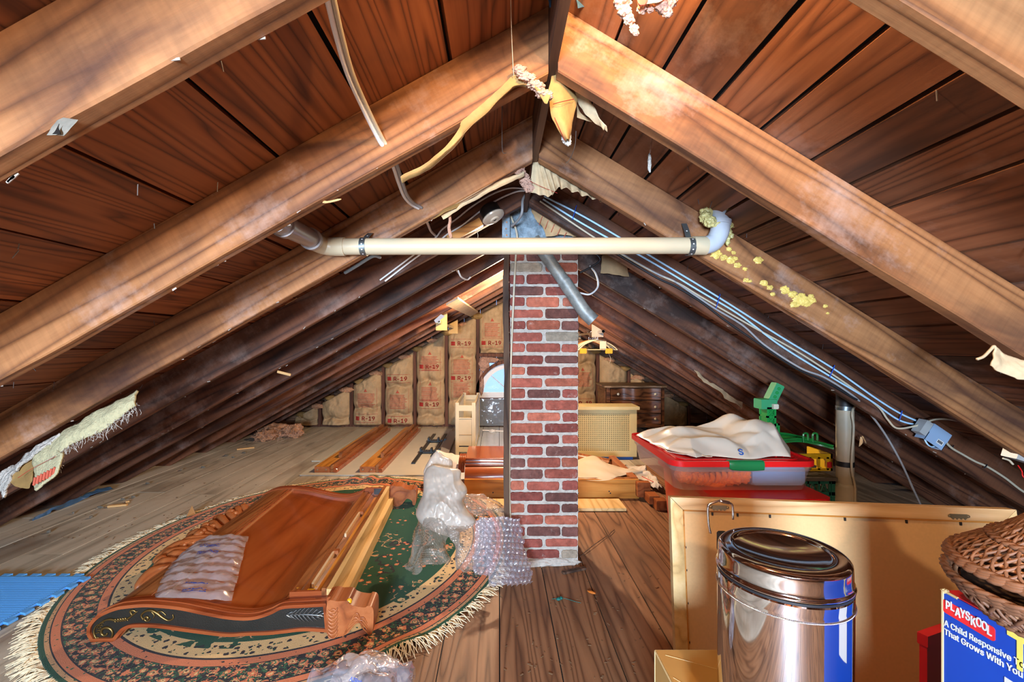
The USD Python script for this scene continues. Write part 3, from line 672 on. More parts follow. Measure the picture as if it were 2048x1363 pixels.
def batt_print(p, surf, x0, x1, z, kind):
    xc = (x0 + x1) / 2; w = x1 - x0; ms = []
    if kind == 'r':
        s = .034
        t = vf(meshkit.text_mesh('R-19', .060, .001, True)); tx = t[0][:, 0].max()
        ms.append((np.stack([t[0][:, 0] + xc - tx / 2 + .035, t[0][:, 2] * 0, t[0][:, 1] + z], 1), t[1]))
        lx = xc - tx / 2 - .065
        for q in range(3): ms.append(box(lx, lx + .065, -.0004, .0004, z + q * .020, z + q * .020 + .0185))
        for zz in (-.035, .095): ms.append(box(x0 + .1 * w, x1 - .1 * w, -.0004, .0004, z + zz, z + zz + .0035))
    else:
        rsb = np.random.RandomState(int((x0 + 9) * 100 + z * 50))
        for q in range(11):
            L = rsb.uniform(.5, .62) * w
            ms.append(box(xc - .3 * w, xc - .3 * w + L, -.0004, .0004, z - q * .021, z - q * .021 + .008))
        a = np.array([(xc - .028, z + .035), (xc + .028, z + .035), (xc, z + .085)]); ms.append((np.stack([a[:, 0], a[:, 0] * 0, a[:, 1]], 1), np.array([[0, 1, 2]])))
        for xx in (-.36, .36): ms.append(box(xc + xx * w - .0015, xc + xx * w + .0015, -.0004, .0004, z - .28, z + .10))
    v, f = cat(*ms)
    v, f = trimesh.remesh.subdivide_to_size(v, f, .016 if kind == 'r' else .025, max_iter=12); v[:, 1] = surf(v[:, 0], v[:, 2]) + v[:, 1]
    part(p, 'print', (v, f), 'red_print' if kind == 'r' else 'red_print_pale', label='red lettering printed on the paper facing')
bays = [(-3.25, -2.86, .02), (-2.80, -2.355, .02), (-2.305, -1.855, .02), (-1.805, -1.355, .02), (-1.305, -.855, .02), (-.805, -.36, .02), (-.31, .1, 1.16), (.1, .635, 1.16), (.69, 1.035, .02), (1.085, 1.535, .02), (1.585, 2.025, .02), (2.075, 2.525, .02), (2.575, 2.975, .02)]
CIN = {2: [.30], 3: [.20, .64], 4: [.18, .72], 5: [.42, 1.10], 6: [1.19], 8: [.5, .95], 9: [.52, 1.0], 10: [.62], 11: [.3], 1: [.13], 0: [.1]}
PR = {0: [('r', .10)], 1: [('r', .35)], 2: [('r', .11), ('t', .52), ('t', .9)], 3: [('r', .07), ('t', .50), ('r', .73)], 4: [('r', .33), ('t', .62), ('r', .92), ('t', 1.1)], 5: [('t', .68), ('r', .74), ('t', 1.05), ('r', 1.28)],
      6: [('t', 1.62), ('r', 1.29)], 7: [('r', 1.4)], 8: [('r', .3), ('t', .8)], 9: [('r', .35), ('t', .85), ('t', 1.15)], 10: [('t', .5), ('r', .3), ('t', .95)], 11: [('r', .19)], 12: [('t', .3)]}
for k, (a, b, z0) in enumerate(bays):
    za, zb = zl(a, -.02), zl(b, -.02)
    if max(za, zb) < z0 + .1: continue
    za, zb = max(za, z0 + .02), max(zb, z0 + .02)
    p, s = batt(a, b, z0, za, zb, 20 + k, CIN.get(k, []))
    for kind, z in PR.get(k, []):
        if z < min(za, zb) - .04 and z > z0: batt_print(p, s, a, b, z, kind)
# loose pink wool round the arch and along the top of the batts
for k, (c, r) in enumerate([((-.24, WALL + .02, .99), (.09, .06, .12)), ((-.14, WALL + .03, 1.05), (.14, .05, .05)), ((-.28, WALL + .03, .72), (.04, .05, .2)), ((.58, WALL + .02, .98), (.08, .06, .12))]):
    part(wb, 'pink_insulation', blob(c, r, .3, 2.5, 3, 60 + k), 'pink_wool', smooth=True)
for k, x in enumerate(np.arange(-3.1, 2.9, .23)):
    if -.3 < x < .6: continue
    z = zl(x, -.03)
    part(wb, 'wool_tuft', blob((x, WALL - .02, z), (.11, .05, .045), .45, 3.0, 2, 80 + k), 'brown_wool' if k % 2 else 'kraft_dark', smooth=True)

# gable wall behind the viewer, with the window that lets the daylight in
wf = structure('wall_front')
for k in range(len(bx) - 1):
    a, b = bx[k] + .002, bx[k + 1] - .002
    zt = max(zl(a, RD), zl(b, RD)) + .02
    if zt < .1: continue
    if b > -1.02 and a < -.12:
        part(wf, 'wall_board', box(a, b, -2.64, -2.62, 0, .82), 'gable_board')
        if zt > 1.66: part(wf, 'wall_board', box(a, b, -2.64, -2.62, 1.66, zt), 'gable_board')
    else: part(wf, 'wall_board', box(a, b, -2.64, -2.62, 0, zt), 'gable_board')
w2 = structure('window_2')
for (x0, x1, z0, z1) in ((-1.07, -.07, .80, .86), (-1.07, -.07, 1.62, 1.68), (-1.07, -1.01, .86, 1.62), (-.13, -.07, .86, 1.62), (-1.07, -.07, 1.22, 1.26)):
    part(w2, 'window_frame', box(x0, x1, -2.63, -2.57, z0, z1, .004), 'white_paint')
part(w2, 'pane', box(-1.01, -.13, -2.605, -2.602, .86, 1.62), 'pane_glass')
# ------------------------------------------------ brick chimney
CX0, CX1, CY0, CY1 = .064, .462, 2.653, 3.055
chim = thing('brick_chimney', 'square red brick chimney with thick pale mortar rising from the floor to the ridge', 'chimney', ((CX0 + CX1) / 2, (CY0 + CY1) / 2, 0))
rb = np.random.RandomState(5)
course = .0668; nb = 34
top = ZR + .06
gx_, gz_ = np.meshgrid(np.linspace(CX0 + .001, CX1 - .001, 60), np.linspace(0, 1.86, 260), indexing='ij')
gy_ = CY0 + .0065 - .009 * meshkit.fbm(np.stack([gx_ * 60, gz_ * 60, gx_ * 0], -1), 3, 17)
part(chim, 'mortar', cat(box(CX0 + .004, CX1 - .004, CY0 + .006, CY1 - .004, 0, 1.86, .002), sheet(np.stack([gx_, gy_, gz_], -1), .02)), 'mortar', smooth=40)
part(chim, 'mortar_base', cat(blob((.19, CY0 + .005, .01), (.13, .035, .03), .4, 3, 3, 3), blob((.33, CY0 + .01, .012), (.13, .03, .028), .4, 3, 3, 4)), 'mortar', smooth=True, label='lumpy spilled mortar at the foot of the chimney')
def brick(x0, x1, y0, y1, z0, z1):
    j = rb.uniform(-.004, .004, 6)
    v, f = box(x0 + j[0], x1 + j[1], y0, y1, z0 + j[2], z1 + j[3], .006)
    v = v + rb.uniform(-.0026, .0026, v.shape)
    part(chim, 'brick', (v, f), 'brick_' + rb.choice(list('aaabbbccdd')) if rb.rand() > .02 else 'brick_e', smooth=40)
def face_brick(x0, x1, z0, z1):
    """worn front brick: ragged rounded outline, edges rolled back into the mortar"""
    j = rb.uniform(-.004, .004, 4)
    g_ = Polygon([(x0 + j[0], z0 + j[2]), (x1 + j[1], z0 + j[2] + rb.uniform(-.002, .002)), (x1 + j[1], z1 + j[3]), (x0 + j[0], z1 + j[3])]).buffer(-.012).buffer(.012, quad_segs=3)
    n = 40; L = g_.exterior.length
    o = np.array([(g_.exterior.interpolate(L * k / n).x, g_.exterior.interpolate(L * k / n).y) for k in range(n)])
    c = o.mean(0); d = (o - c); d = d / np.linalg.norm(d, axis=1, keepdims=True)
    o = o + d * (meshkit.fbm(np.c_[o * 90, np.full(n, x0 * 50 + z0 * 70)], 3, 4)[:, None] - .5) * .007
    y = CY0 - rb.uniform(.001, .005)
    rings = [(o, CY0 + .02), (o, y + .004), (o - d * .0025, y + .001), (o - d * .006, y)]
    v = np.vstack([np.c_[q[:, 0], np.full(n, yy), q[:, 1]] for q, yy in rings] + [[[c[0], y - .0005, c[1]]]])
    k = np.arange(n); f = []
    for q in range(3):
        A_, B2 = q * n + k, q * n + (k + 1) % n; f += [np.stack([A_, B2, B2 + n], 1), np.stack([A_, B2 + n, A_ + n], 1)]
    f.append(np.stack([3 * n + k, 3 * n + (k + 1) % n, np.full(n, 4 * n)], 1)); f = np.vstack(f)
    e = trimesh.Trimesh(v, f, process=False)
    if e.face_normals[-1][1] > 0: f = f[:, ::-1]
    part(chim, 'brick', (v, f), 'brick_' + rb.choice(list('aaabbbccdd')) if rb.rand() > .03 else 'brick_e', smooth=40)
B_, J_ = .192, .0145
for c in range(int(1.86 / course)):
    z0 = .034 + c * course; z1 = z0 + .0515
    if z1 > 1.84: break
    odd = c % 2
    lens = ([B_, B_] if odd else [.086, B_, .095])
    # front face
    x = CX0
    gap = (CX1 - CX0 - sum(lens)) / (len(lens) - 1)
    for L in lens:
        face_brick(x, x + L, z0, z1); x += L + gap
    for side in (0, 1):          # flanks
        lens2 = ([.09, B_] if odd else [B_, .09]); y = CY0 + .105
        for L in lens2:
            y1 = min(y + L, CY1)
            if side: brick(CX1 - .09, CX1 + .0005 + rb.uniform(0, .003), y, y1, z0, z1)
            else: brick(CX0 - .0005 - rb.uniform(0, .003), CX0 + .09, y, y1, z0, z1)
            y += L + J_
# parged neck under the ridge
gz = np.linspace(1.85, 2.16, 14); neck = []
pr = []
for z in gz:
    k = (z - 1.85) / .31; pr.append((CX0 + .004, CX1 - .02 - .03 * k, CY0 + .01, CY1 - .03))
ring = np.array([[(a, y0, z), (b, y0, z), (b, y1, z), (a, y1, z)] for (a, b, y0, y1), z in zip(pr, gz)])
R = []
for row in ring:
    r_ = []
    for k in range(4): r_ += [row[k] + (row[(k + 1) % 4] - row[k]) * t for t in np.linspace(0, 1, 10, endpoint=False)]
    R.append(r_)
R = np.array(R); R = R + .02 * (meshkit.fbm(R * 14, 3, 9)[..., None] - .5) * 2 * np.array([1, 1, 0])
n, m = R.shape[:2]
i, j = np.meshgrid(np.arange(n - 1), np.arange(m), indexing='ij')
q = np.stack([i * m + j, i * m + (j + 1) % m, (i + 1) * m + (j + 1) % m, (i + 1) * m + j], -1).reshape(-1, 4)
part(chim, 'parged_neck', (R.reshape(-1, 3), q), 'parging', label='blue grey parged masonry where the chimney passes the roof')

# old dark post fixed to the chimney's left edge, cable stapled beside it, sheet metal flue
pw = spline([(.047, 2.645, .16), (.044, 2.645, .6), (.048, 2.645, 1.1), (.042, 2.645, 1.5), (.046, 2.645, 1.84)], 8)
post = thing('wooden_post', 'thin rough dark post standing along the left edge of the chimney', 'post', (.047, 2.62, 0))
secs = []
for p in np.vstack([[.047, 2.645, 0.0], pw]):
    w = .016 + .005 * meshkit.noise(np.array([[p[2] * 9, 0, 0]]))[0]
    secs.append([(p[0] - w, 2.602, p[2]), (p[0] + .013, 2.600, p[2]), (p[0] + .013, 2.643, p[2]), (p[0] - w, 2.643, p[2])])
S = np.array(secs); n = len(S); v = S.reshape(-1, 3)
i, j = np.meshgrid(np.arange(n - 1), np.arange(4), indexing='ij')
q = np.stack([i * 4 + j, i * 4 + (j + 1) % 4, (i + 1) * 4 + (j + 1) % 4, (i + 1) * 4 + j], -1).reshape(-1, 4)
f = np.vstack([q[:, [0, 1, 2]], q[:, [0, 2, 3]], [[0, 2, 1], [0, 3, 2]], np.array([[0, 1, 2], [0, 2, 3]]) + (n - 1) * 4])
part(post, 'shaft', (v, f), 'post_dark')
part(post, 'weathered_tip', box(.018, .062, 2.605, 2.643, 1.84, 2.03, .004), 'parging', label='pale blue grey weathered upper end with rusty nail marks')
for k in range(5): part(post, 'nail_head', xf(lathe([(0, .003), (.005, .002), (.005, 0)], 10), rot([1, 0, 0], 90), (.04 + .004 * (k % 2), 2.603, 1.87 + .037 * k)), 'brown_wool')
single('chimney_cable', tube(spline([P(1022, 432, 2.62), P(1034, 470, 2.62), P(1031, 520, 2.64), P(1027, 600, 2.64), P(1022, 720, 2.640), P(1020, 830, 2.640), P(1018.5, 960, 2.640), P(1021, 1040, 2.640), P(1026, 1085, 2.64)], 10), .0062, 10),
       'cable_cream', 'cream electrical cable running straight down the left edge of the chimney front', 'cable', smooth=True)
fl = thing('flue_tube', 'grey galvanised tube hanging aslant in front of the upper chimney', 'tube', P(1190, 650, 2.50))
a, b, c = P(1068, 478, 2.56), P(1128, 562, 2.53), P(1183, 643, 2.50)
part(fl, 'upper_section', pipe(np.linspace(a, b + (c - b) * .03, 6), .0345, .002, 28), 'galvanised', smooth=40)
part(fl, 'lower_section', pipe(spline([b, b + (c - b) * .4, b + (c - b) * .75, c + np.array([.012, 0, .006])], 6), .0375, .002, 28), 'galvanised', smooth=40)
# ------------------------------------------------ white drain pipe across the attic
PY = 1.79
dp = thing('drain_pipe', 'white plastic drain pipe running level across the attic under the rafters', 'pipe', P(1030, 494, PY))
pr_ = .0325
pl, prr = P(664, 493, PY), P(1392, 491, PY)
part(dp, 'straight_run', tube(np.linspace(pl, prr, 24), pr_, 32), 'pvc', smooth=40)
part(dp, 'coupling', tube(np.linspace(P(668, 493, PY), P(690, 493, PY), 3), pr_ + .004, 32), 'pvc', smooth=40)
el = spline([P(690, 493, PY), P(664, 493, PY), P(646, 490, PY - .012), P(632, 484, PY - .05), P(622, 478, PY - .09)], 8)
part(dp, 'elbow', tube(el, pr_ + .003, 32), 'pvc', smooth=40)
le = P(548, 440, 1.30)
part(dp, 'rising_pipe', tube(np.linspace(el[-1] + (le - el[-1]) * -.05, le, 12), pr_ + .001, 32), 'pvc_grey', smooth=40, label='grey lower pipe climbing towards the left slope')
d_ = (le - el[-1]) / np.linalg.norm(le - el[-1])
part(dp, 'collar', tube([el[-1] - d_ * .012, el[-1] + d_ * .016], pr_ + .008, 32), 'pvc_blue', smooth=40)
part(dp, 'upper_coupling', tube([el[-1] + d_ * .30, el[-1] + d_ * .34], pr_ + .006, 32), 'pvc_grey', smooth=40)
part(dp, 'coupling', tube(np.linspace(P(1385, 491, PY), P(1412, 491, PY), 3), pr_ + .004, 32), 'pvc', smooth=40)
er = spline([P(1392, 491, PY), P(1412, 490, PY), P(1428, 483, PY), P(1438, 466, PY), P(1441, 448, PY), P(1441, 425, PY), P(1441, 405, PY)], 8)
part(dp, 'elbow', tube(er, np.concatenate([np.full(len(er) - 16, pr_ + .003), np.full(16, pr_)]), 32), 'pvc_blue', smooth=40)
part(dp, 'socket_ring', tube([P(1440, 449, PY), P(1441, 440, PY)], pr_ + .008, 32), 'pvc_blue', smooth=40)
def strap(u, top, label):
    c = P(u, 493, PY); a = np.linspace(-.2, 1.12, 28) * np.pi
    w = .011; R_ = pr_ + .0018
    loop = np.stack([np.full(28, c[0]), c[1] - R_ * np.sin(a), c[2] - R_ * np.cos(a)], 1)
    end = [top + np.array([0, 0, 0])]
    path = np.vstack([loop, spline([loop[-1], loop[-1] * .5 + top * .5 + np.array([0, -.004, 0]), top], 4)[1:]])
    g = np.stack([path + np.array([-w, 0, 0]), path, path + np.array([w, 0, 0])], 1)
    q = part(dp, 'strap', sheet(g, .0012), 'strap_metal', smooth=50, label=label)
    hs = []
    for k in range(3, len(path) - 1, 4):
        t = path[k + 1] - path[k - 1] if k < len(path) - 1 else path[k] - path[k - 1]; t = t / np.linalg.norm(t)
        nrm = np.cross([1, 0, 0], t)
        if nrm[1] > 0: nrm = -nrm
        an = np.linspace(0, 2 * np.pi, 11)[:-1]; cc = path[k] + nrm * .0012
        v = cc + .0032 * (np.cos(an)[:, None] * np.array([1, 0, 0]) + np.sin(an)[:, None] * t); v = np.vstack([v, v.mean(0) + nrm * .0006])
        hs.append((v, np.array([[i, (i + 1) % 10, 10] for i in range(10)])))
    part(q, 'strap_holes', cat(*hs), 'label_white', kind='stuff')
strap(728, P(741, 466, 1.842), 'perforated steel strap short end near the left elbow')
strap(1380, P(1368, 447, 1.845), 'perforated steel strap screwed up to the rafter')
# foam
fm = thing('spray_foam', 'lumpy yellow olive spray foam round the pipe where it leaves through the roof', 'foam', P(1440, 432, PY))
rf = np.random.RandomState(3)
lump = [blob(P(1441 + 30 * math.cos(a), 432 + 16 * math.sin(a), PY + .02 * math.sin(a * 2)), (.022 + .012 * rf.rand(), .022, .02 + .008 * rf.rand()), .5, 2.5, 3, 100 + k) for k, a in enumerate(np.linspace(0, 6.0, 11))]
part(fm, 'foam_collar', cat(*lump), 'foam_olive', smooth=True)
part(fm, 'drip', cat(*[blob(P(1458 + rf.uniform(-6, 8), 450 + 7 * k, PY + .035), (.009, .009, .012), .5, 3, 2, 130 + k) for k in range(6)]), 'foam_olive', smooth=True)
FY = 1.853
spots = [(1432, 508, 14), (1448, 515, 9), (1461, 520, 12), (1475, 530, 9), (1470, 517, 7), (1490, 538, 6), (1516, 520, 12), (1492, 560, 7), (1528, 566, 10), (1540, 575, 8), (1545, 588, 6), (1570, 580, 12), (1585, 588, 11), (1600, 598, 18), (1612, 602, 17),
         (1590, 608, 12), (1625, 600, 9), (1622, 592, 7), (1650, 612, 6), (1655, 626, 4), (1458, 498, 7), (1467, 505, 6), (1500, 562, 5)]
for k, (u, v, r) in enumerate(spots):
    part(fm, 'splatter', blob(P(u, v, FY), (r / F * FY * .8, .006, r / F * FY * .6), .6, 2.2, 3, 150 + k), 'foam_yellow', smooth=True)

# ------------------------------------------------ cables, boxes, lamp
def cable(name, pts, r, m, label, n=10, flat=1.0, group=None):
    return single(name, tube(spline(pts, n), r, 8, flat), m, label, 'cable', smooth=True, group=group)
CY = 2.436
cable('electrical_cable', [P(1088, 392, CY), P(1180, 440, CY), P(1348, 540, CY), P(1440, 596, CY), P(1560, 672, CY), P(1667, 737, CY), P(1750, 795, CY), P(1800, 826, CY), P(1838, 843, CY), P(1862, 852, CY)], .0052, 'cable_blue',
      'pale blue cable, the topmost line along the right rafter, running into the grey junction box')
cable('electrical_cable', [P(1086, 398, CY), P(1170, 450, CY), P(1300, 522, CY), P(1400, 582, CY), P(1480, 630, CY), P(1560, 690, CY), P(1660, 752, CY), P(1740, 800, CY), P(1795, 838, CY), P(1836, 850, CY), P(1858, 856, CY)], .0052, 'cable_blue',
      'pale blue cable, the middle line along the right rafter, tied to the topmost one')
cable('electrical_cable', [P(1080, 402, CY), P(1200, 482, CY), P(1300, 540, CY), P(1360, 568, CY), P(1400, 592, CY), P(1500, 650, CY), P(1600, 706, CY), P(1700, 772, CY), P(1755, 812, CY), P(1775, 838, CY - .02), P(1795, 856, CY - .03), P(1835, 850, CY - .04), P(1872, 838, CY - .06), P(1910, 840, CY - .10), P(1935, 850, CY - .12)], .0052, 'cable_cream',
      'cream cable beside the blue pair, looping below the junction box and off right')
cable('electrical_cable', [P(1230, 500, CY), P(1310, 545, CY), P(1348, 562, CY), P(1390, 590, CY), P(1432, 618, CY), P(1485, 650, CY), P(1530, 690, CY), P(1600, 735, CY), P(1650, 755, CY), P(1705, 790, CY), P(1730, 815, CY + .05), P(1765, 860, CY + .1), P(1800, 920, CY + .12), P(1830, 985, CY + .14), P(1856, 1040, CY + .15)], .0055, 'cable_grey',
      'grey cable leaving the rafter bundle and hanging down behind the picture frame')
cable('electrical_cable', [P(1225, 502, CY), P(1310, 553, CY), P(1350, 572, CY), P(1400, 602, CY), P(1450, 640, CY), P(1520, 688, CY), P(1590, 735, CY), P(1650, 762, CY), P(1703, 793, CY), P(1714, 799, CY)], .0055, 'cable_black',
      'black cable, the lowest line along the right rafter, below the cream one')
def tie(u, v, du, dv, m, label, name='cable_tie', Y=CY, group=None):
    a, b = P(u - du, v - dv, Y - .007), P(u + du, v + dv, Y - .007)
    single(name, tube([a, a * .5 + b * .5 + np.array([0, -.002, 0]), b], .0045, 6, .5), m, label, 'cable tie', smooth=True)
tie(1436, 602, 4, -14, 'tie_blue', 'blue plastic tie on the cables below the yellow foam splatter')
tie(1664, 742, 5, -12, 'tie_blue', 'blue plastic tie on the cables above the green toy crane and standing pipe')
tie(1801, 831, 3, -10, 'tie_blue', 'blue plastic tie on the cables just above the junction box')
tie(1149, 425, 4, -14, 'tie_blue', 'blue plastic tie on the cables below the lower hanging paper')
jb = thing('junction_box', 'blue grey metal junction box with a white sticker under the right rafter', 'electrical box', P(1860, 872, CY))
e1 = np.array([.83, 0, -.56]); e3 = np.array([.56, 0, .83]); e2 = np.array([0, 1.0, 0]); RJ = np.stack([e1, e2, e3], 1)
o = P(1865, 872, CY - .045)
part(jb, 'housing', xf(cat(box(-.055, .055, -.03, .028, .0, .05, .002), box(-.055, .055, -.03, -.027, -.045, .0), box(-.055, -.052, -.03, .028, -.045, 0), box(.052, .055, -.03, .028, -.045, 0)), RJ, o), 'box_blue_grey')
part(jb, 'side_plate', xf(box(-.095, -.057, -.03, .02, -.03, .045, .002), RJ, o), 'box_grey')
st = part(jb, 'sticker', xf(box(.004, .040, -.0315, -.0302, -.028, -.004), RJ, o), 'label_white')
part(st, 'barcode', xf(cat(*[box(.008 + .007 * k, .0125 + .007 * k, -.0325, -.0316, -.022, -.009) for k in range(4)]), RJ, o), 'ink_black')
part(jb, 'wire_tail', xf(tube(spline([(-.05, 0, -.02), (-.02, -.02, -.055), (.02, -.01, -.05), (.045, 0, -.02)], 6), .004, 6), RJ, o), 'cable_blue', smooth=True)
cable('electrical_cable', [P(1888, 880, CY - .02), P(1903, 895, CY - .01), P(1925, 908, CY), P(1950, 922, CY), P(1975, 933, CY), P(2010, 955, CY), P(2040, 978, CY), P(2075, 1000, CY)], .006, 'cable_cream',
      'beige cable running on from the junction box along the rafter to the right edge')
tie(1904, 894, 3, -4, 'tie_dark', 'dark clip on the beige cable right beside the junction box')
tie(1971, 932, 3, -4, 'tie_dark', 'dark clip on the beige cable midway to the right edge')
sb = thing('switch_box', 'open grey metal box with red wire hanging at the right picture edge', 'electrical box', P(2040, 922, 1.9))
part(sb, 'housing', xf(cat(box(-.045, .06, -.03, .03, -.005, .04, .003), box(-.02, .03, -.034, -.03, .01, .03)), rot([0, 1, 0], 18), P(2038, 918, 1.9)), 'box_grey')
part(sb, 'clamp', tube(spline([P(2006, 916, 1.88), P(2018, 920, 1.88), P(2026, 928, 1.88)], 4), .004, 6), 'cable_cream')
part(sb, 'wire', tube(spline([P(2036, 930, 1.88), P(2044, 942, 1.88), P(2046, 952, 1.87), P(2056, 960, 1.87)], 5), .0022, 6), 'red_plastic', smooth=True, label='red wire')
# cables at the ridge and on the left slope
cable('electrical_cable', [P(1054, 378, CY), P(1020, 376, CY), P(985, 388, CY), P(945, 412, CY), P(915, 436, CY), P(885, 458, CY), P(868, 478, CY), P(820, 515, CY), P(760, 560, CY)], .0048, 'cable_white', 'upper of the two white cables arching left from the ridge over the lamp holder')
cable('electrical_cable', [P(1056, 381, CY), P(1030, 384, CY), P(990, 402, CY), P(958, 424, CY), P(925, 450, CY), P(895, 468, CY), P(875, 484, CY), P(825, 520, CY), P(770, 562, CY)], .0048, 'cable_white', 'lower of the two white cables arching left from the ridge over the lamp holder')
cable('electrical_cable', [P(1058, 382, CY), P(1046, 398, CY), P(1044, 424, CY), P(1036, 440, 2.5), P(1023, 452, 2.58)], .0075, 'cable_grey', 'short grey cable dropping from the ridge beside the chimney top')
lc = [P(640, -60, .80), P(655, 0, .86), P(672, 70, .95), P(696, 150, 1.06), P(730, 225, 1.17), P(756, 276, 1.245), P(766, 292, 1.263)]
cable('electrical_cable', lc, .0062, 'cable_white', 'white cable coming down from the top edge into the hole in the front left rafter')
cable('electrical_cable', [p + np.array([.011, .003, .002]) for p in lc], .0055, 'cable_cream', 'cream cable lying close beside the white one above the front left rafter')
lc2 = [P(768, 294, 1.30), P(786, 332, 1.40), P(797, 365, 1.52), P(808, 392, 1.68), P(822, 408, 1.80), P(838, 417, 1.857)]
cable('electrical_cable', lc2, .0062, 'cable_white', 'white cable passing behind the front left rafter into the hole in the second one')
cable('electrical_cable', [p + np.array([.012, 0, .003]) for p in lc2], .0062, 'cable_grey', 'greyish cable twin beside the white one between first and second left rafters')
cable('electrical_cable', [P(846, 424, 1.905), P(855, 446, 2.05), P(862, 462, 2.3), P(872, 472, 2.45)], .0065, 'cable_white', 'short white cable loop below the second left rafter above the drain pipe')
for k, (u, v, Y) in enumerate([(928, 548, 3.6), (945, 550, 4.2), (952, 570, 4.8), (934, 556, 3.1)]):
    cable('electrical_cable', [P(u - 18, v - 16, Y), P(u - 12, v - 3, Y + .02), P(u, v + 3, Y + .1), P(u + 7, v - 2, Y + .12)], .006, 'cable_white', ['white cable loop left of the chimney, lower pair', 'white cable loop left of the chimney nearer the glowing ridge', 'white cable loop farthest back beside the closet pole brace', 'white cable loop nearest below the drain pipe'][k])
cable('electrical_cable', [P(1158, 585, 2.85), P(1180, 588, 2.85), P(1196, 572, 2.9), P(1192, 548, 2.95), P(1180, 532, 3.0)], .006, 'cable_white', 'white cable loop right of the chimney beside the flue tube')
cable('electrical_cable', [P(1160, 545, 2.8), P(1180, 535, 2.8), P(1200, 520, 2.8), P(1190, 505, 2.8)], .006, 'cable_black', 'dark cable loop right of the chimney just under the drain pipe')
cable('drain_cable', [P(760, 514, 2.1), P(745, 512, 2.05), P(715, 530, 2.1), P(690, 545, 2.15)], .008, 'cable_blue', 'pale blue cable end below the left strap of the drain pipe')
# lamp holder
lh = thing('lamp_holder', 'black round lamp holder with a cream porcelain cover hanging near the ridge', 'lamp', P(982, 440, 2.38))
ax = np.array([.45, -.18, -.87]); ax /= np.linalg.norm(ax); s1 = np.cross([0, 0, 1], ax); s1 /= np.linalg.norm(s1); RL = np.stack([s1, np.cross(ax, s1), ax], 1)
oc = P(976, 414, 2.40)
part(lh, 'box', xf(lathe([(0, -.0), (.046, 0), (.052, .008), (.054, .05), (.05, .054), (0, .054)], 40), RL, oc), 'lamp_black', smooth=40)
part(lh, 'cover', xf(lathe([(0, .055), (.056, .055), (.063, .062), (.060, .070), (.045, .076), (.02, .078), (0, .078)], 48), RL, oc), 'porcelain', smooth=40)
part(lh, 'rim', xf(lathe([(.018, .076), (.026, .077), (.027, .086), (.018, .088), (.008, .084)], 40), RL, oc), 'porcelain', smooth=40)
part(lh, 'pull_cord', tube(spline([P(954, 462, 2.36), P(956, 470, 2.36), P(955, 478, 2.36)], 4), .0015, 5), 'cable_cream')
single('wooden_cleat', xf(box(-.10, .10, -.02, .02, -.022, .022, .003), rot([0, 1, 0], -29), P(930, 462, 2.43)), 'honey_wood_x', 'short orange wooden cleat left of the black lamp holder', 'cleat')
# near and far bulbs just out of sight, plus an added unseen fill bulb
for nm, c, lab in (('light_bulb', BULB_NEAR, 'bare bulb near the ridge above the viewer'), ('light_bulb', BULB_FAR, 'bare bulb at the ridge hidden behind the chimney'), ('light_bulb', BULB_FILL, 'added fill bulb behind the viewer, out of sight')):
    b = thing(nm, lab, 'lamp', c)
    part(b, 'socket', xf(lathe([(0, .05), (.02, .05), (.02, .10), (.045, .105), (.045, .12), (0, .12)], 24), None, c), 'porcelain', smooth=40)
# thin wires and cords
def cord(pts, r, m, label, name='cord', n=8): return single(name, tube(spline(pts, n), r, 6), m, label, 'cord', smooth=True)
cord([P(1021, -30, 1.12), P(1023, 60, 1.16), P(1026, 130, 1.21), P(1028, 152, 1.23)], .0012, 'cable_cream', 'thin pull cord hanging straight from the top edge to the paper strip')
cord([P(1004, 208, 1.6), P(1004, 260, 1.62), P(1005, 302, 1.66), P(1012, 306, 1.7)], .0016, 'nail_steel', 'thin bent steel wire hanging behind the front left rafter')
cord([P(1152, 262, 1.45), P(1150, 290, 1.5), P(1140, 318, 1.6), P(1132, 326, 1.7)], .0014, 'nail_steel', 'thin steel wire hanging below the upper ridge paper')
cord([P(1304, 264, 1.5), P(1302, 290, 1.5), P(1300, 306, 1.5)], .003, 'pink_wool', 'pink wisp hanging from the right slope', name='wool_wisp')
single('wool_wisp', blob(P(1299, 325, 1.5), (.006, .006, .032), .4, 3, 2, 5), 'grey_wool', 'pale fluff tip hanging from the pink wisp on the right slope', 'wool', smooth=True)

# ------------------------------------------------ torn insulation paper and wool
def paper(parent, A, B, m, n=30, k=8, amp=.006, freq=14, seed=0, sag=None, th=.0016, nm='kraft_sheet', label=None):
    A = [P(*a) for a in A]; B = [P(*b) for b in B]
    return part(parent, nm, sheet(between(A, B, n, k, amp, freq, seed, sag), th), m, smooth=True, label=label)
kp = thing('insulation_paper', 'brown kraft paper with a red line hanging from the front ridge joint', 'paper', P(1135, 250, 1.33))
paper(kp, [(1104, 146, 1.32), (1100, 190, 1.30), (1106, 240, 1.30), (1130, 283, 1.33)], [(1140, 150, 1.36), (1152, 200, 1.34), (1148, 240, 1.33), (1137, 284, 1.34)], 'kraft_dark', 30, 12, .008, 16, 1, sag=(0, -.02, 0))
paper(kp, [(1150, 166, 1.36), (1172, 190, 1.36), (1190, 225, 1.36), (1206, 262, 1.36)], [(1152, 200, 1.38), (1176, 232, 1.37), (1196, 250, 1.37), (1214, 264, 1.36)], 'kraft_old', 26, 8, .008, 20, 2, sag=(0, -.015, .01), nm='torn_flap')
paper(kp, [(1152, 200, 1.40), (1160, 225, 1.41), (1180, 238, 1.41)], [(1154, 235, 1.40), (1168, 240, 1.41), (1184, 244, 1.41)], 'kraft', 16, 6, .004, 18, 3, nm='torn_flap')
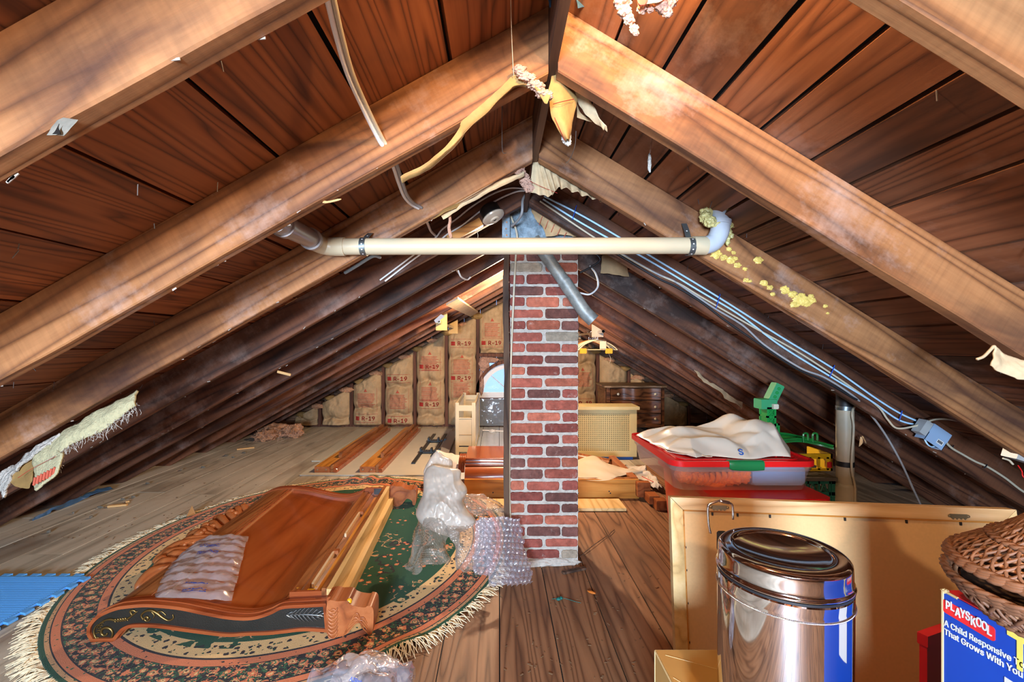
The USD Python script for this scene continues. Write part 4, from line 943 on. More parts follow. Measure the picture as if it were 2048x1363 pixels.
part(kp, 'red_line', tube(spline([P(1106, 208, 1.285), P(1125, 203, 1.278), P(1148, 198, 1.31)], 8), .0016, 5, .4), 'red_print', label='red printed line')
part(kp, 'red_line', tube(spline([P(1109, 235, 1.285), P(1118, 255, 1.29), P(1129, 280, 1.318)], 8), .0016, 5, .4), 'red_print', label='red printed line')
part(kp, 'wool_edge', cat(*[blob(P(1132 + 4 * math.sin(q * 2.0), 268 + q * 4, 1.345), (.010, .008, .012), .5, 3, 2, 200 + q) for q in range(5)]), 'grey_wool', smooth=True)
ks = thing('insulation_paper', 'long twisted strip of kraft paper trailing down the front left rafter', 'paper', P(930, 260, 1.22))
paper(ks, [(1062, 160, 1.235), (1028, 150, 1.235), (985, 190, 1.235), (925, 240, 1.235), (918, 262, 1.23), (870, 312, 1.22), (800, 352, 1.21)],
      [(1064, 168, 1.23), (1030, 172, 1.215), (990, 210, 1.205), (945, 252, 1.20), (905, 290, 1.20), (860, 328, 1.20), (804, 357, 1.205)], 'kraft_dark', 60, 9, .008, 14, 4, sag=(0, .012, -.01))
part(ks, 'wool_tuft', cat(*[blob(P(1040 + q * 9, 140 + q * 8.5 + (q % 2) * 4, 1.23), (.018, .014, .011), .6, 3, 3, 210 + q) for q in range(7)]), 'pink_wool', smooth=True)
paper(ks, [(1060, 162, 1.22), (1080, 180, 1.22), (1100, 192, 1.22)], [(1076, 186, 1.225), (1088, 205, 1.225), (1094, 208, 1.22)], 'kraft_dark', 16, 6, .004, 18, 5, nm='torn_flap')
kf = thing('insulation_paper', 'pleated fan of pale kraft paper under the second ridge joint', 'paper', P(1130, 370, 1.95))
n_f = 60; uu = np.linspace(0, 1, n_f)
topl = spline([P(1066, 324, 1.94), P(1090, 328, 1.93), P(1150, 362, 1.95), P(1216, 402, 1.96)], 20); botl = spline([P(1058, 384, 1.90), P(1100, 392, 1.86), P(1120, 376, 1.88), P(1170, 392, 1.90), P(1216, 406, 1.95)], 16)
topl = topl[np.linspace(0, len(topl) - 1, n_f).astype(int)]; botl = botl[np.linspace(0, len(botl) - 1, n_f).astype(int)]
tt = np.linspace(0, 1, 14)[None, :, None]
gf = topl[:, None] * (1 - tt) + botl[:, None] * tt
gf[..., 1] += .016 * np.sin(uu * 62)[:, None] * np.minimum(1, (uu * 3))[:, None] * np.linspace(.2, 1, 14)[None]
gf = gf + .010 * (meshkit.fbm(gf * 16, 3, 8)[..., None] - .5)
part(kf, 'kraft_sheet', sheet(gf, .0016), 'kraft_old', smooth=True)
part(kf, 'red_line', tube(spline([P(1060, 362, 1.885), P(1085, 374, 1.865), P(1115, 386, 1.855)], 8), .0022, 5, .4), 'red_print', label='red printed line')
part(kf, 'wool_tuft', cat(*[blob(P(1036 + q * 4.5, 336 + q * 8, 1.90), (.022, .016, .018), .6, 3, 3, 220 + q) for q in range(6)]), 'pink_wool', smooth=True)
ks2 = thing('insulation_paper', 'narrow curled kraft strip along the underside of the second left rafter', 'paper', P(950, 390, 1.85))
paper(ks2, [(1048, 342, 1.85), (1000, 362, 1.85), (940, 396, 1.85), (880, 430, 1.85)], [(1048, 352, 1.86), (1004, 372, 1.85), (945, 402, 1.84), (886, 438, 1.83)], 'kraft_old', 40, 6, .006, 20, 6, sag=(0, -.01, 0))
paper(ks2, [(920, 404, 1.84), (895, 414, 1.84), (870, 432, 1.84)], [(912, 416, 1.82), (888, 424, 1.82), (866, 437, 1.83)], 'kraft_dark', 16, 6, .006, 20, 7, nm='torn_flap')
single('wool_wisp', tube(spline([P(898, 422, 1.86), P(900, 440, 1.86), P(898, 456, 1.86), P(902, 476, 1.86)], 8), np.linspace(.006, .008, 25), 7), 'pink_wool', 'dusty wisp hanging from the curled strip left of the lamp holder', 'wool', smooth=True)
hb = thing('insulation_batt_scrap', 'torn pale fibre batt with red printed kraft hanging from the left rafter', 'insulation', P(120, 990, 1.9))
A = [(275, 782, 1.89), (235, 800, 1.89), (190, 824, 1.89), (140, 852, 1.89), (95, 885, 1.90), (60, 905, 1.91)]
B = [(274, 812, 1.86), (245, 832, 1.85), (200, 862, 1.84), (150, 885, 1.84), (122, 905, 1.83), (112, 940, 1.83)]
g = between([P(*a) for a in A], [P(*b) for b in B], 50, 16, .012, 24, 11, sag=(0, -.02, 0))
part(hb, 'fibre_sheet', sheet(g, .01), 'cream_wool', smooth=True)
paper(hb, [(95, 885, 1.88), (70, 905, 1.88), (62, 940, 1.86), (60, 965, 1.86)], [(124, 905, 1.82), (116, 930, 1.80), (108, 950, 1.79), (70, 978, 1.80)], 'cream_wool', 24, 12, .010, 22, 12, th=.008, nm='fibre_flap')
paper(hb, [(62, 910, 1.90), (40, 930, 1.88), (20, 955, 1.86), (8, 958, 1.86)], [(66, 950, 1.84), (62, 965, 1.82), (58, 976, 1.81), (40, 975, 1.82)], 'kraft_dark', 24, 10, .008, 18, 13, nm='kraft_sheet')
paper(hb, [(118, 868, 1.88), (70, 895, 1.88), (30, 925, 1.88), (-10, 950, 1.88)], [(96, 890, 1.86), (60, 918, 1.86), (26, 945, 1.85), (4, 1000, 1.84)], 'grey_wool', 30, 8, .018, 20, 14, th=.01, nm='wool_layer')
part(hb, 'red_line', tube(spline([P(112, 912, 1.795), P(90, 923, 1.82), P(62, 938, 1.835), P(36, 955, 1.815)], 8), .0018, 5, .4), 'red_print', label='red printed line')
part(hb, 'red_bars', cat(*[xf(box(-.004, .004, -.002, .002, -.016, .016), rot([0, 1, 0], 10), P(69 + q * 6.5, 962 - q * 3.4, 1.782 + .003 * q)) for q in range(7)]), 'red_print_pale', label='row of red printed bars')
rfz = np.random.RandomState(4); fz = []
Bp = spline([P(*b) for b in B], 12)
for q in range(160):
    p = Bp[rfz.randint(len(Bp))] + rfz.normal(0, .006, 3); e = p + np.array([rfz.normal(0, .01), rfz.normal(0, .01), -abs(rfz.normal(0, .014)) - .006]); fz.append(tube([p, (p + e) / 2 + rfz.normal(0, .003, 3), e], .0009, 4))
part(hb, 'torn_fibres', cat(*fz), 'grey_wool', kind='stuff')
rs_ = thing('insulation_paper', 'beige torn paper scrap below the right rafter at the right picture edge', 'paper', P(2015, 730, 1.25))
paper(rs_, [(1992, 696, 1.25), (1985, 705, 1.25), (1980, 716, 1.25), (1976, 732, 1.25)], [(2062, 726, 1.24), (2064, 745, 1.23), (2056, 758, 1.23), (2030, 757, 1.24)], 'kraft_old', 16, 20, .012, 20, 15, th=.004)
part(rs_, 'curl', tube(spline([P(1992, 700, 1.25), P(1988, 692, 1.25), P(1982, 698, 1.25), P(1968, 712, 1.25), P(1954, 718, 1.25)], 6), .004, 6), 'kraft_old', smooth=True)
rs2 = thing('insulation_paper', 'ragged kraft paper strip hanging off a right rafter above the storage bin', 'paper', P(1440, 780, 4.2))
paper(rs2, [(1388, 737, 4.2), (1420, 765, 4.2), (1455, 785, 4.2), (1478, 798, 4.2), (1486, 802, 4.2)], [(1392, 752, 4.18), (1420, 772, 4.18), (1452, 794, 4.18), (1476, 806, 4.18), (1484, 817, 4.17)], 'kraft_old', 40, 7, .03, 9, 16)
rs3 = thing('insulation_paper', 'kraft paper flap hanging under the drain pipe right of the chimney', 'paper', P(1230, 540, 3.0))
paper(rs3, [(1205, 512, 3.0), (1202, 545, 2.98)], [(1245, 510, 3.0), (1258, 555, 2.96)], 'kraft', 12, 12, .02, 10, 17, sag=(0, -.03, 0))
rs4 = thing('insulation_paper', 'crumpled brown kraft paper tucked beside the chimney top', 'paper', P(1110, 450, 2.60))
paper(rs4, [(1058, 414, 2.56), (1075, 440, 2.56), (1090, 470, 2.58)], [(1070, 412, 2.56), (1120, 440, 2.56), (1168, 476, 2.58)], 'kraft', 24, 16, .03, 14, 18, sag=(0, -.02, 0))
part(rs4, 'red_print', cat(*[tube([P(1085 + 12 * q, 432 + 8 * q, 2.535), P(1078 + 12 * q, 450 + 7 * q, 2.535)], .0018, 5) for q in range(5)]), 'red_print_pale')
pt = thing('insulation_tuft', 'pink grey wool tuft with a red paper corner at the top picture edge', 'insulation', P(1290, 20, .95))
part(pt, 'wool', cat(*[blob(P(*c, .95), (r, r * .7, r * 1.0), .6, 2.5, 3, 240 + q) for q, (c, r) in enumerate([((1245, 2), .018), ((1250, 22), .014), ((1258, 40), .011), ((1268, 58), .009), ((1272, 66), .006), ((1285, 14), .012), ((1325, 12), .016), ((1335, 26), .010), ((1300, 18), .008), ((1338, 0), .016)])]), 'pink_wool', smooth=True)
paper(pt, [(1270, -25, .93), (1274, 5, .93), (1276, 12, .93)], [(1336, -25, .93), (1328, -2, .93), (1300, 8, .93)], 'kraft_old', 12, 10, .004, 20, 19)
paper(pt, [(1272, -20, .925), (1276, 4, .925), (1280, 11, .925)], [(1298, -20, .925), (1296, 2, .925), (1290, 10, .925)], 'red_print', 8, 6, .003, 20, 20, nm='red_corner', label='red printed corner')
sc = thing('paper_scrap', 'small torn paper diamond with a black hole stuck under the top left rafter', 'paper', P(122, 253, .66))
paper(sc, [(120, 232, .665), (105, 250, .66), (92, 268, .66)], [(154, 240, .655), (140, 258, .65), (128, 272, .655)], 'scrap_grey', 12, 10, .003, 30, 21, th=.001)
part(sc, 'dark_hole', sheet(between([P(118, 247, .650), P(110, 262, .650), P(104, 268, .652)], [P(117, 256, .650), P(119, 262, .648), P(120, 268, .65)], 8, 6), .0008), 'lamp_black')
for k, (u, v, Y, lab) in enumerate([(568, 746, 3.0, 'pale wood sliver stuck on a left rafter low above the floor'), (585, 600, 2.46, 'pale torn paper splinter under the second left rafter'), (905, 905, 3.2, '')]):
    if lab: single('wood_splinter', xf(box(-.045, .045, -.004, .004, -.008, .008, .003), rot([0, 1, 0], [14, -32][k]), P(u, v, Y)), 'splinter', lab, 'splinter')
single('paper_scrap', sheet(between([P(868, 640, 4.1), P(882, 628, 4.1)], [P(872, 646, 4.1), P(890, 632, 4.1)], 8, 5, .004, 20, 30), .001), 'label_white', 'tiny white paper shred on the left rafter beside the closet pole bracket', 'paper')
single('paper_scrap', sheet(between([P(344, 578, 1.28), P(352, 574, 1.28)], [P(345, 582, 1.28), P(353, 577, 1.28)], 6, 5, .002, 30, 31), .001), 'bag_white', 'tiny white plastic scrap under the front left rafter', 'paper')

for k, (px, lab) in enumerate([([(1092, -14, 1.2), (1098, 12, 1.2)], 'blue paper scrap left of the ridge board at the top edge'), ([(1150, -16, 1.2), (1156, 18, 1.2)], 'blue paper scrap right of the ridge board at the top edge')]):
    single('blue_paper', sheet(between([P(*p) for p in px], [P(px[0][0] + 16, px[0][1] - 2, 1.21), P(px[1][0] + 12, px[1][1] - 3, 1.21)], 8, 5, .006, 30, 95 + k), .001), 'blue_tarp', lab, 'paper')
single('wood_splinter', tube(spline([P(640, 402, 1.30), P(655, 404, 1.27), P(682, 398, 1.25)], 5), [.004] * 5 + [.003] * 5 + [.0015], 6), 'splinter', 'yellow splinter sticking out under the front left rafter', 'splinter')
for k, (u, v, Y, lab) in enumerate([(178, 214, .69, 'left of the two pale wood plugs under the top left rafter'), (308, 128, .69, 'right of the two pale wood plugs under the top left rafter'), (1982, 160, .70, 'pale knot plug in the top right rafter')]):
    single('wood_plug', blob(P(u, v, Y), (.007, .005, .005), .4, 3, 2, 600 + k), 'splinter', lab, 'wood plug', smooth=True)
# ------------------------------------------------ oval rug
RCX, RCY, RAX, RAY, RTH = -1.159, 2.974, 1.208, 1.390, -0.0123
rug_material('rug_pile', RCX, RCY, RAX, RAY, RTH)
rug = thing('oval_rug', 'large oval green rug with coral and navy floral border under the wooden headboard', 'rug', (RCX, RCY, 0))
nr, na = 60, 240
rr_ = np.concatenate([np.linspace(0, .97, nr - 6), [.98, .988, .994, .998, 1.0, 1.0]]); aa = np.arange(na) * 2 * np.pi / na
ct, st_ = math.cos(RTH), math.sin(RTH)
def rug_xy(r, a):
    x, y = RAX * r * np.cos(a), RAY * r * np.sin(a)
    return RCX + x * ct - y * st_, RCY + x * st_ + y * ct
R_, A_ = np.meshgrid(rr_, aa, indexing='ij')
X, Y = rug_xy(R_, A_)
Zr = np.full(X.shape, .011); Zr[-1] = 0.001; Zr[-2] = .009
rip = np.exp(-((np.hypot(X + 1.25, Y - 4.33)) / .22) ** 2) * (.5 + .5 * np.sin(X * 40)) * .03
Zr[:-1] += rip[:-1] + .004 * meshkit.fbm(np.stack([X * 3, Y * 3, X * 0], -1), 3, 2)[:-1]
curl = np.exp(-((np.hypot(X + .42, Y - 1.88)) / .12) ** 2) * np.clip((R_ - .9) * 10, 0, 1) * .03
Zr += curl
v = np.stack([X, Y, Zr], -1).reshape(-1, 3)
i, j = np.meshgrid(np.arange(nr - 1), np.arange(na), indexing='ij')
q = np.stack([i * na + j, (i + 1) * na + j, (i + 1) * na + (j + 1) % na, i * na + (j + 1) % na], -1).reshape(-1, 4)
part(rug, 'pile', (v, q), 'rug_pile', smooth=True)
rf2 = np.random.RandomState(8); fr = []
for k in range(1900):
    a = rf2.uniform(0, 2 * np.pi); x, y = rug_xy(.997, a); d = np.array([math.cos(a) * RAX, math.sin(a) * RAY]); d /= np.linalg.norm(d)
    d = rot([0, 0, 1], rf2.normal(0, 24))[:2, :2] @ d; L = rf2.uniform(.035, .075) * (1.35 if math.cos(a) < 0 and math.sin(a) < .3 else 1.0)
    t = np.array([-d[1], d[0]]) * rf2.normal(0, .014); z = rf2.uniform(.004, .014)
    lift = .03 * math.exp(-(math.hypot(x + .42, y - 1.88) / .12) ** 2)
    p = [(x, y, .010 + lift), (x + d[0] * L * .5 + t[0], y + d[1] * L * .5 + t[1], z + .003 + lift * .7), (x + d[0] * L + t[0] * 2.2, y + d[1] * L + t[1] * 2.2, .0035)]
    fr.append(tube(spline(p, 3), np.linspace(.0026, .0014, 7), 4, caps=False))
part(rug, 'fringe', cat(*fr), 'rug_fringe', kind='stuff', label='cream knotted fringe')

# ------------------------------------------------ sleigh headboard lying on the rug
HA = math.radians(3.8); HP = np.array([-.743, 2.0, 0.012]); E1 = np.array([math.cos(HA), math.sin(HA), 0]); E2 = np.array([-math.sin(HA), math.cos(HA), 0]); HW = 1.66
def hb_a(u, v):                       # pixel on the near face -> (a along the profile, z)
    k = (u - U0) / F; t = (k * HP[1] - HP[0]) / (E1[0] - k * E1[1]); Yq = HP[1] + t * E1[1]
    return t, H - (v - V0) / F * Yq - HP[2]
def hw(a, b, z): return HP + np.multiply.outer(np.asarray(a), E1) + np.multiply.outer(np.asarray(b), E2) + np.multiply.outer(np.asarray(z), [0, 0, 1.0])
head = thing('sleigh_headboard', 'large curved cherry wood sleigh headboard lying face up on the oval rug', 'headboard', (HP[0] - .6, HP[1] + .8, 0))
up_px = [(172.6, 1268), (174, 1254), (181, 1242), (194, 1230), (211.6, 1220.7), (230, 1214), (248.6, 1210.5), (293.8, 1207.4), (355, 1212.5), (406.7, 1222.8), (458, 1232), (502, 1233.2), (537, 1223.5), (563.6, 1211.5), (608, 1208.5), (652, 1206)]
lo_px = [(657, 1269), (608, 1262), (569, 1266), (537, 1277), (490, 1283), (450, 1281), (376, 1264), (314, 1255.6), (268, 1254.6), (248, 1260), (236, 1272), (226, 1286), (201, 1294), (181, 1287)]
up = np.array([hb_a(*p) for p in up_px]); lo = np.array([hb_a(*p) for p in lo_px])
lo[:, 1] = np.maximum(lo[:, 1], .003)
outline = np.vstack([spline(up, 6), spline(lo, 6)])
rail = Polygon(outline).buffer(0)
inner = rail.buffer(-.014, join_style=1)
def place(m, b0):                     # prism (a, z, depth) -> world, depth along E2 from b0
    v, f = vf(m); return hw(v[:, 0], b0 + v[:, 2], v[:, 1]), f[:, ::-1]
for b0 in (0, HW - .07):
    far = b0 > 0
    part(head, 'side_rail', place(prism(rail.difference(inner), .07), b0), 'cherry_trim', smooth=35, label=None)
    part(head, 'inlay', place(prism(inner.buffer(.001), .05), b0 + .01), 'leather_black', label='black leather like inlay of the side rail')
    part(head, 'rail_bead', place(prism(rail.buffer(.004).difference(rail.buffer(-.004)), .018), b0 + .026), 'cherry_trim', smooth=35)
    part(head, 'end_strip', place(prism(Polygon([(-.012, .0), (.004, -.004), (.004, .165), (-.012, .160)]), .085), b0 - .006), 'cherry_trim')
# carved ornaments on the near inlay
def orn(px, r, nm='ornament', m='bronze', d=.0):
    pts = []
    for u, v in px:
        a, z = hb_a(u, v); pts.append(hw(a, .008 - d, z))
    p = spline(pts, 6); rad = np.interp(np.linspace(0, 1, len(p)), np.linspace(0, 1, len(r)), r)
    return tube(p, rad, 8)
def spiral(u, v, r0, r1, a0, turns, r, n=20):
    t = np.linspace(0, 1, n); rad = r0 + (r1 - r0) * t; an = a0 + t * turns * 2 * np.pi
    return orn([(u + R * math.cos(q), v + .9 * R * math.sin(q)) for R, q in zip(rad, an)], r)
sc_ = [spiral(208, 1267, 19, 3, 2.6, -1.4, [.003, .006, .004]), spiral(206, 1264, 24, 20, 1.2, .45, [.002, .005, .002]), orn([(190, 1258), (200, 1246), (215, 1240), (232, 1242), (250, 1240), (262, 1232), (272, 1224)], [.002, .005, .005, .003]),
       orn([(262, 1232), (258, 1224), (264, 1222), (270, 1226)], [.004, .005, .002]), orn([(284, 1241), (280, 1232), (288, 1224), (300, 1222), (312, 1228), (322, 1236), (334, 1242), (344, 1238), (343, 1230)], [.003, .005, .006, .004, .003]),
       spiral(291, 1238, 7, 2, 0, 1.1, [.003, .005]), orn([(300, 1224), (306, 1232), (304, 1238)], [.003, .002]), orn([(310, 1226), (320, 1224), (330, 1232)], [.003, .002])]
for k in range(6): sc_.append(orn([(222 + 5 * k, 1240 - .6 * k), (229 + 5 * k, 1246 - .6 * k)], [.004, .002]))
for k in range(5): sc_.append(orn([(189 + 2.4 * k, 1268 - 5 * k), (195 + 2.4 * k, 1266 - 5 * k)], [.003, .003]))
part(head, 'scroll_carving', cat(*sc_), 'bronze', smooth=True, kind='stuff', label='bronze coloured scroll carving on the inlay')
lf = []
for k in range(9):
    t = k / 8; u0 = 575 + 66 * t
    for s in (-1, 1):
        hgt = 14 * math.sin(np.pi * (.15 + .75 * t)); lf.append(orn([(u0 - 4, 1231), (u0 + 3, 1231 + s * hgt * .6), (u0 + 9, 1231 + s * hgt)], [.0045, .004, .0015]))
lf.append(orn([(570, 1232), (605, 1230), (640, 1232)], [.002, .005, .006]))
part(head, 'leaf_carving', cat(*lf), 'pewter', smooth=True, kind='stuff', label='pewter coloured leaf carving on the inlay')
# curved panel between the rails
ups = spline(up, 6)
k0 = np.argmin(np.abs(ups[:, 0] - hb_a(293, 1207)[0])); k1 = np.argmin(np.abs(ups[:, 0] - hb_a(560, 1213)[0]))
pa = ups[k0:k1 + 1]; pn = np.stack([pa[:, 0], pa[:, 1] - .014], 1)
bb = np.linspace(.068, HW - .068, 8)
g = np.stack([hw(p[0] + 0 * bb, bb, p[1] + 0 * bb) for p in pn], 0)
part(head, 'curved_panel', sheet(g, .02), 'cherry', smooth=True)
# rolled crest along the far edge of the profile with mouldings
ka = np.argmin(np.abs(ups[:, 0] - hb_a(212, 1221)[0])); kr = slice(max(0, ka - 14), k0 + 2)
cr = ups[kr]; crn = np.stack([cr[:, 0], cr[:, 1] - .008], 1)
g = np.stack([hw(p[0] + 0 * bb, bb, p[1] + 0 * bb) for p in crn], 0)
part(head, 'crest_roll', sheet(g, .02), 'cherry_inner', smooth=True)
a_c, z_c = hb_a(285, 1207.6)
for q, (da, r) in enumerate([(0, .006), (-.022, .004), (.02, .005)]):
    part(head, 'crest_moulding', tube(hw(np.full(2, a_c + da), np.array([.068, HW - .068]), np.full(2, z_c - .012 + .002 * q)), r, 10), 'cherry_trim', smooth=True)
# carved crest: shell, leaves and grapes hanging over the top edge
ca, cz = hb_a(190, 1240); rc = np.random.RandomState(12)
cv = []
for k in range(13):
    t = (k - 6) / 6; b = .84 + t * .43; w = (.115 + .035 * math.sin(k * 2.3)) * (1 - abs(t) ** 1.7) + .02
    b += rc.uniform(-.02, .02); w *= rc.uniform(.75, 1.15); sl_ = .10 * np.sign(t) + rc.uniform(-.05, .05)
    p0 = hw(ca + .05, b - sl_ * .6, cz + .0); p1 = hw(ca - w * .55, b + sl_ * .2, cz + .015); p2 = hw(ca - w, b + sl_, cz - .015)
    cv.append(tube(spline([p0, p1, p2], 6), np.interp(np.linspace(0, 1, 13), [0, .5, .9, 1], [.02, .034, .026, .012]), 10))
for k in range(22):
    b = .84 + rc.uniform(-.36, .36); cv.append(blob(hw(ca - rc.uniform(.0, .09), b, cz + rc.uniform(.0, .035)), (.026, .034, .024), .15, 3, 2, 300 + k))
cv.append(blob(hw(ca + .0, .84, cz - .02), (.06, .45, .035), .12, 4, 4, 320))
part(head, 'crest_carving', cat(*cv), 'carved_wood', smooth=True, kind='stuff', label='carved leaf and fruit crest along the rolled edge')
# open channel along the bottom of the headboard
ar, az = hb_a(566, 1211)
L0, L1 = .07, HW - .07
def bar(a0, a1, z0, z1, b0=L0, b1=L1, b=.003):
    v, f = box(a0, a1, b0, b1, z0, z1, b); return hw(v[:, 0], v[:, 1], v[:, 2]), f[:, ::-1] if False else f
part(head, 'panel_lip', bar(ar - .012, ar + .028, az - .05, az - .004), 'cherry_inner')
part(head, 'inner_step', bar(ar + .028, ar + .052, az - .075, az - .014), 'cherry_inner')
part(head, 'channel_floor', bar(-.125, -.055, .03, .088), 'honey_wood')
part(head, 'inner_slope', (lambda c: (np.array(c.vertices), np.array(c.faces)))(trimesh.convex.convex_hull(np.vstack([hw(np.array([ar + .05, ar + .05, -.122]), b, np.array([az - .022, .06, .088])) for b in (L0, L1)]))), 'cherry_inner')
part(head, 'bottom_wall', bar(-.058, -.036, .02, .163), 'cherry_inner')
part(head, 'bottom_board', bar(-.036, -.012, .004, .158), 'pine_light', label='unstained pale pine board')
part(head, 'bottom_ledge', bar(-.012, .022, .004, .075), 'pine_light')
part(head, 'end_block', bar(ar + .0, -.02, .04, .150, .0705, .084), 'cherry_trim')
part(head, 'end_block', bar(ar + .0, -.02, .04, .150, HW - .084, HW - .0705), 'cherry_trim')
part(head, 'corner_plate', bar(ar + .07, -.07, .10, .145, HW - .090, HW - .0845), 'lamp_black')
for b0, L in ((.20, .34), (.78, .36)):
    part(head, 'glue_strip', bar(ar + .054, ar + .066, az - .03, az - .006, b0, b0 + L), 'glue_clear')
    part(head, 'corner_block', bar(ar + .058, ar + .085, az - .022, az - .004, b0 + L, b0 + L + .028), 'carved_wood')
part(head, 'glue_block', bar(ar + .05, ar + .085, az - .03, az - .012, .128, .16), 'glue_yellow', label='yellow glue block')
for k in range(6):
    part(head, 'slat_slot', bar(-.105, -.056, .0852, .0865, .32 + .2 * k, .325 + .2 * k, 0), 'point_black')
for k, (a, b) in enumerate([(ar + .03, .09), (ar + .11, .092), (-.05, .09)]):
    part(head, 'dowel_hole', hw(*np.array(vf(lathe([(0, .0012), (.006, .001), (.006, 0)], 10))[0] + [a, b, .150]).T) if False else None or (lambda m: (hw(m[0][:, 0] + a, m[0][:, 1] + b, m[0][:, 2] + .158), m[1]))(vf(lathe([(0, .0012), (.006, .001), (.006, 0)], 10))), 'honey_wood')
# carved feet
foot_px = [(659, 1206), (680, 1203), (698, 1203), (705, 1209), (716, 1213), (733, 1215), (739, 1212), (750, 1220), (748, 1264), (738, 1267), (735, 1254), (722, 1246), (712, 1250), (697, 1268), (676, 1273.5), (661, 1269)]
fp = Polygon(spline([hb_a(*p) for p in foot_px], 5, closed=True)).buffer(0)
mz = fp.bounds[1]
for b0 in (-.035, HW - .085):
    pr_f = vf(prism(fp.buffer(-.004).buffer(.004), .115))
    part(head, 'foot', place((np.stack([pr_f[0][:, 0], pr_f[0][:, 1] - min(mz, 0) + .0, pr_f[0][:, 2]], 1), pr_f[1]), b0), 'carved_wood', smooth=35)
cvf = []
for k in range(8):
    z = 1210 + 7.2 * k; cvf.append(orn([(661, z), (668, z + 5), (676, z + 1), (680, z - 5)], [.003, .0055, .005, .002], d=.044))
for k in range(4): cvf.append(orn([(690 + 5 * k, 1262 - 10 * k), (706 + 4 * k, 1240 - 8 * k), (728, 1232 + 6 * k - 8), (738, 1236 + 6 * k)], [.002, .004, .004, .002], d=.044))
cvf.append(spiral(672, 1212, 8, 2, 0, 1.2, [.003, .005]))
cvf[-1] = (cvf[-1][0] - E2 * .044, cvf[-1][1])
part(head, 'foot_carving', cat(*cvf), 'carved_wood', smooth=True, kind='stuff', label='carved leaf ridges of the near foot')
part(head, 'foot_plug', blob(hw(*np.array([hb_a(701, 1200)[0], -.02, hb_a(701, 1196)[1]])[[0, 1, 2]]), (.012, .012, .012), .1, 2, 2, 3), 'glue_yellow', smooth=True)

# strip of clear air cushions on the panel
def panel_z(a): return np.interp(a, pn[:, 0], pn[:, 1])
cq = np.array([[(302, 1206), (464, 1203)], [(363.6, 1098), (497, 1074)]], float)
def on_panel(u, v):
    z = .15
    for _ in range(6):
        p = G(u, v, HP[2] + z); a = (p - HP) @ E1; z = float(np.interp(a, ups[10:, 0], ups[10:, 1])) - .010
    return (p - HP) @ E1, (p - HP) @ E2
c00, c01, c10, c11 = (np.array(on_panel(*cq[i_, j_])) for i_ in (0, 1) for j_ in (0, 1))
ac = thing('air_cushion_strip', 'strip of clear shipping air cushions with blue print lying on the cherry headboard', 'packaging', hw(*(c00 + c11)[:1] / 2, (c00 + c11)[1] / 2, .13))
nc = 9
ra = np.random.RandomState(2)
for k in range(nc):
    s = np.linspace(k / nc + .004, (k + 1) / nc - .004, 10); t = np.linspace(0, 1, 44) 
    S_, T_ = np.meshgrid(s, t, indexing='ij'); jag = .012 * math.sin(k * 2.1) + .02 * ra.rand()
    T2 = T_ * (1 - jag) + jag * .5
    A2 = (1 - S_) * ((1 - T2) * c00[0] + T2 * c01[0]) + S_ * ((1 - T2) * c10[0] + T2 * c11[0]); B2 = (1 - S_) * ((1 - T2) * c00[1] + T2 * c01[1]) + S_ * ((1 - T2) * c10[1] + T2 * c11[1])
    puff = np.sin(np.pi * (S_ - s[0]) / (s[-1] - s[0])) * np.minimum(1, np.minimum(T_, 1 - T_) * 9)
    zz = np.interp(A2, ups[10:, 0], ups[10:, 1]) - .011
    n1 = meshkit.fbm(np.stack([A2 * 26 + k, B2 * 26, A2 * 0], -1), 4, 9 + k)
    ztop = zz + .006 + puff * (.010 + .014 * n1) + .012 * (n1 - .4)
    top_ = hw(0, 0, 0) + A2[..., None] * E1 + B2[..., None] * E2 + np.maximum(ztop, zz + .003)[..., None] * np.array([0, 0, 1.0])
    q = part(ac, 'air_cushion', sheet(top_, 0), 'air_film', smooth=True)
    if k in (0, 1, 5, 6):
        rows = []
        for r_ in range(2 if k != 1 else 1):
            for w_ in range(14):
                tt_ = .36 + .022 * w_ + ra.uniform(0, .004); ss_ = .35 + .28 * r_
                i_ = int(ss_ * 9); j_ = int(tt_ * 43); p = top_[i_, j_] + np.array([0, 0, .003]); dx = top_[i_, j_ + 1] - top_[i_, j_]; dx = dx / np.linalg.norm(dx); dy = np.cross([0, 0, 1], dx)
                w0 = ra.uniform(.004, .008); h0 = ra.uniform(.004, .011)
                v4 = np.array([p, p + dx * w0, p + dx * w0 + dy * h0, p + dy * h0]); rows.append((v4, np.array([[0, 1, 2], [0, 2, 3]])))
        part(q, 'print', cat(*rows), 'tie_blue', kind='stuff')

# ------------------------------------------------ blue foam tile
fmt = thing('foam_floor_tile', 'bright blue ribbed foam puzzle mat tile at the left picture edge', 'mat', (-2.6, 2.2, 0))
x1m, y1m, x0m, y0m = -2.245, 2.47, -2.95, 1.80
edge = []
nt = 9
for k in range(nt):
    w = (x1m - x0m) / nt; a = x0m + k * w; edge += [(a + .12 * w, y1m), (a + .02 * w, y1m + .028), (a + .60 * w, y1m + .028), (a + .50 * w, y1m)]
edge.append((x1m, y1m))
for k in range(nt):
    w = (y1m - y0m) / nt; a = y1m - k * w; edge += [(x1m, a - .12 * w), (x1m + .030, a - .02 * w), (x1m + .030, a - .60 * w), (x1m, a - .50 * w)]
edge += [(x1m, y0m), (x0m, y0m)]
part(fmt, 'tile', xf(prism(Polygon(edge).buffer(0), .012), None, (0, 0, .014)), 'mat_blue')
ribs = [tube([(x0m + .01, y0m + .012 + .0092 * k, .026), (x1m - .01, y0m + .012 + .0092 * k, .026)], .003, 6, .5, caps=False) for k in range(int((y1m - y0m) / .0092) - 1)]
part(fmt, 'ribs', cat(*ribs), 'mat_blue', kind='stuff')
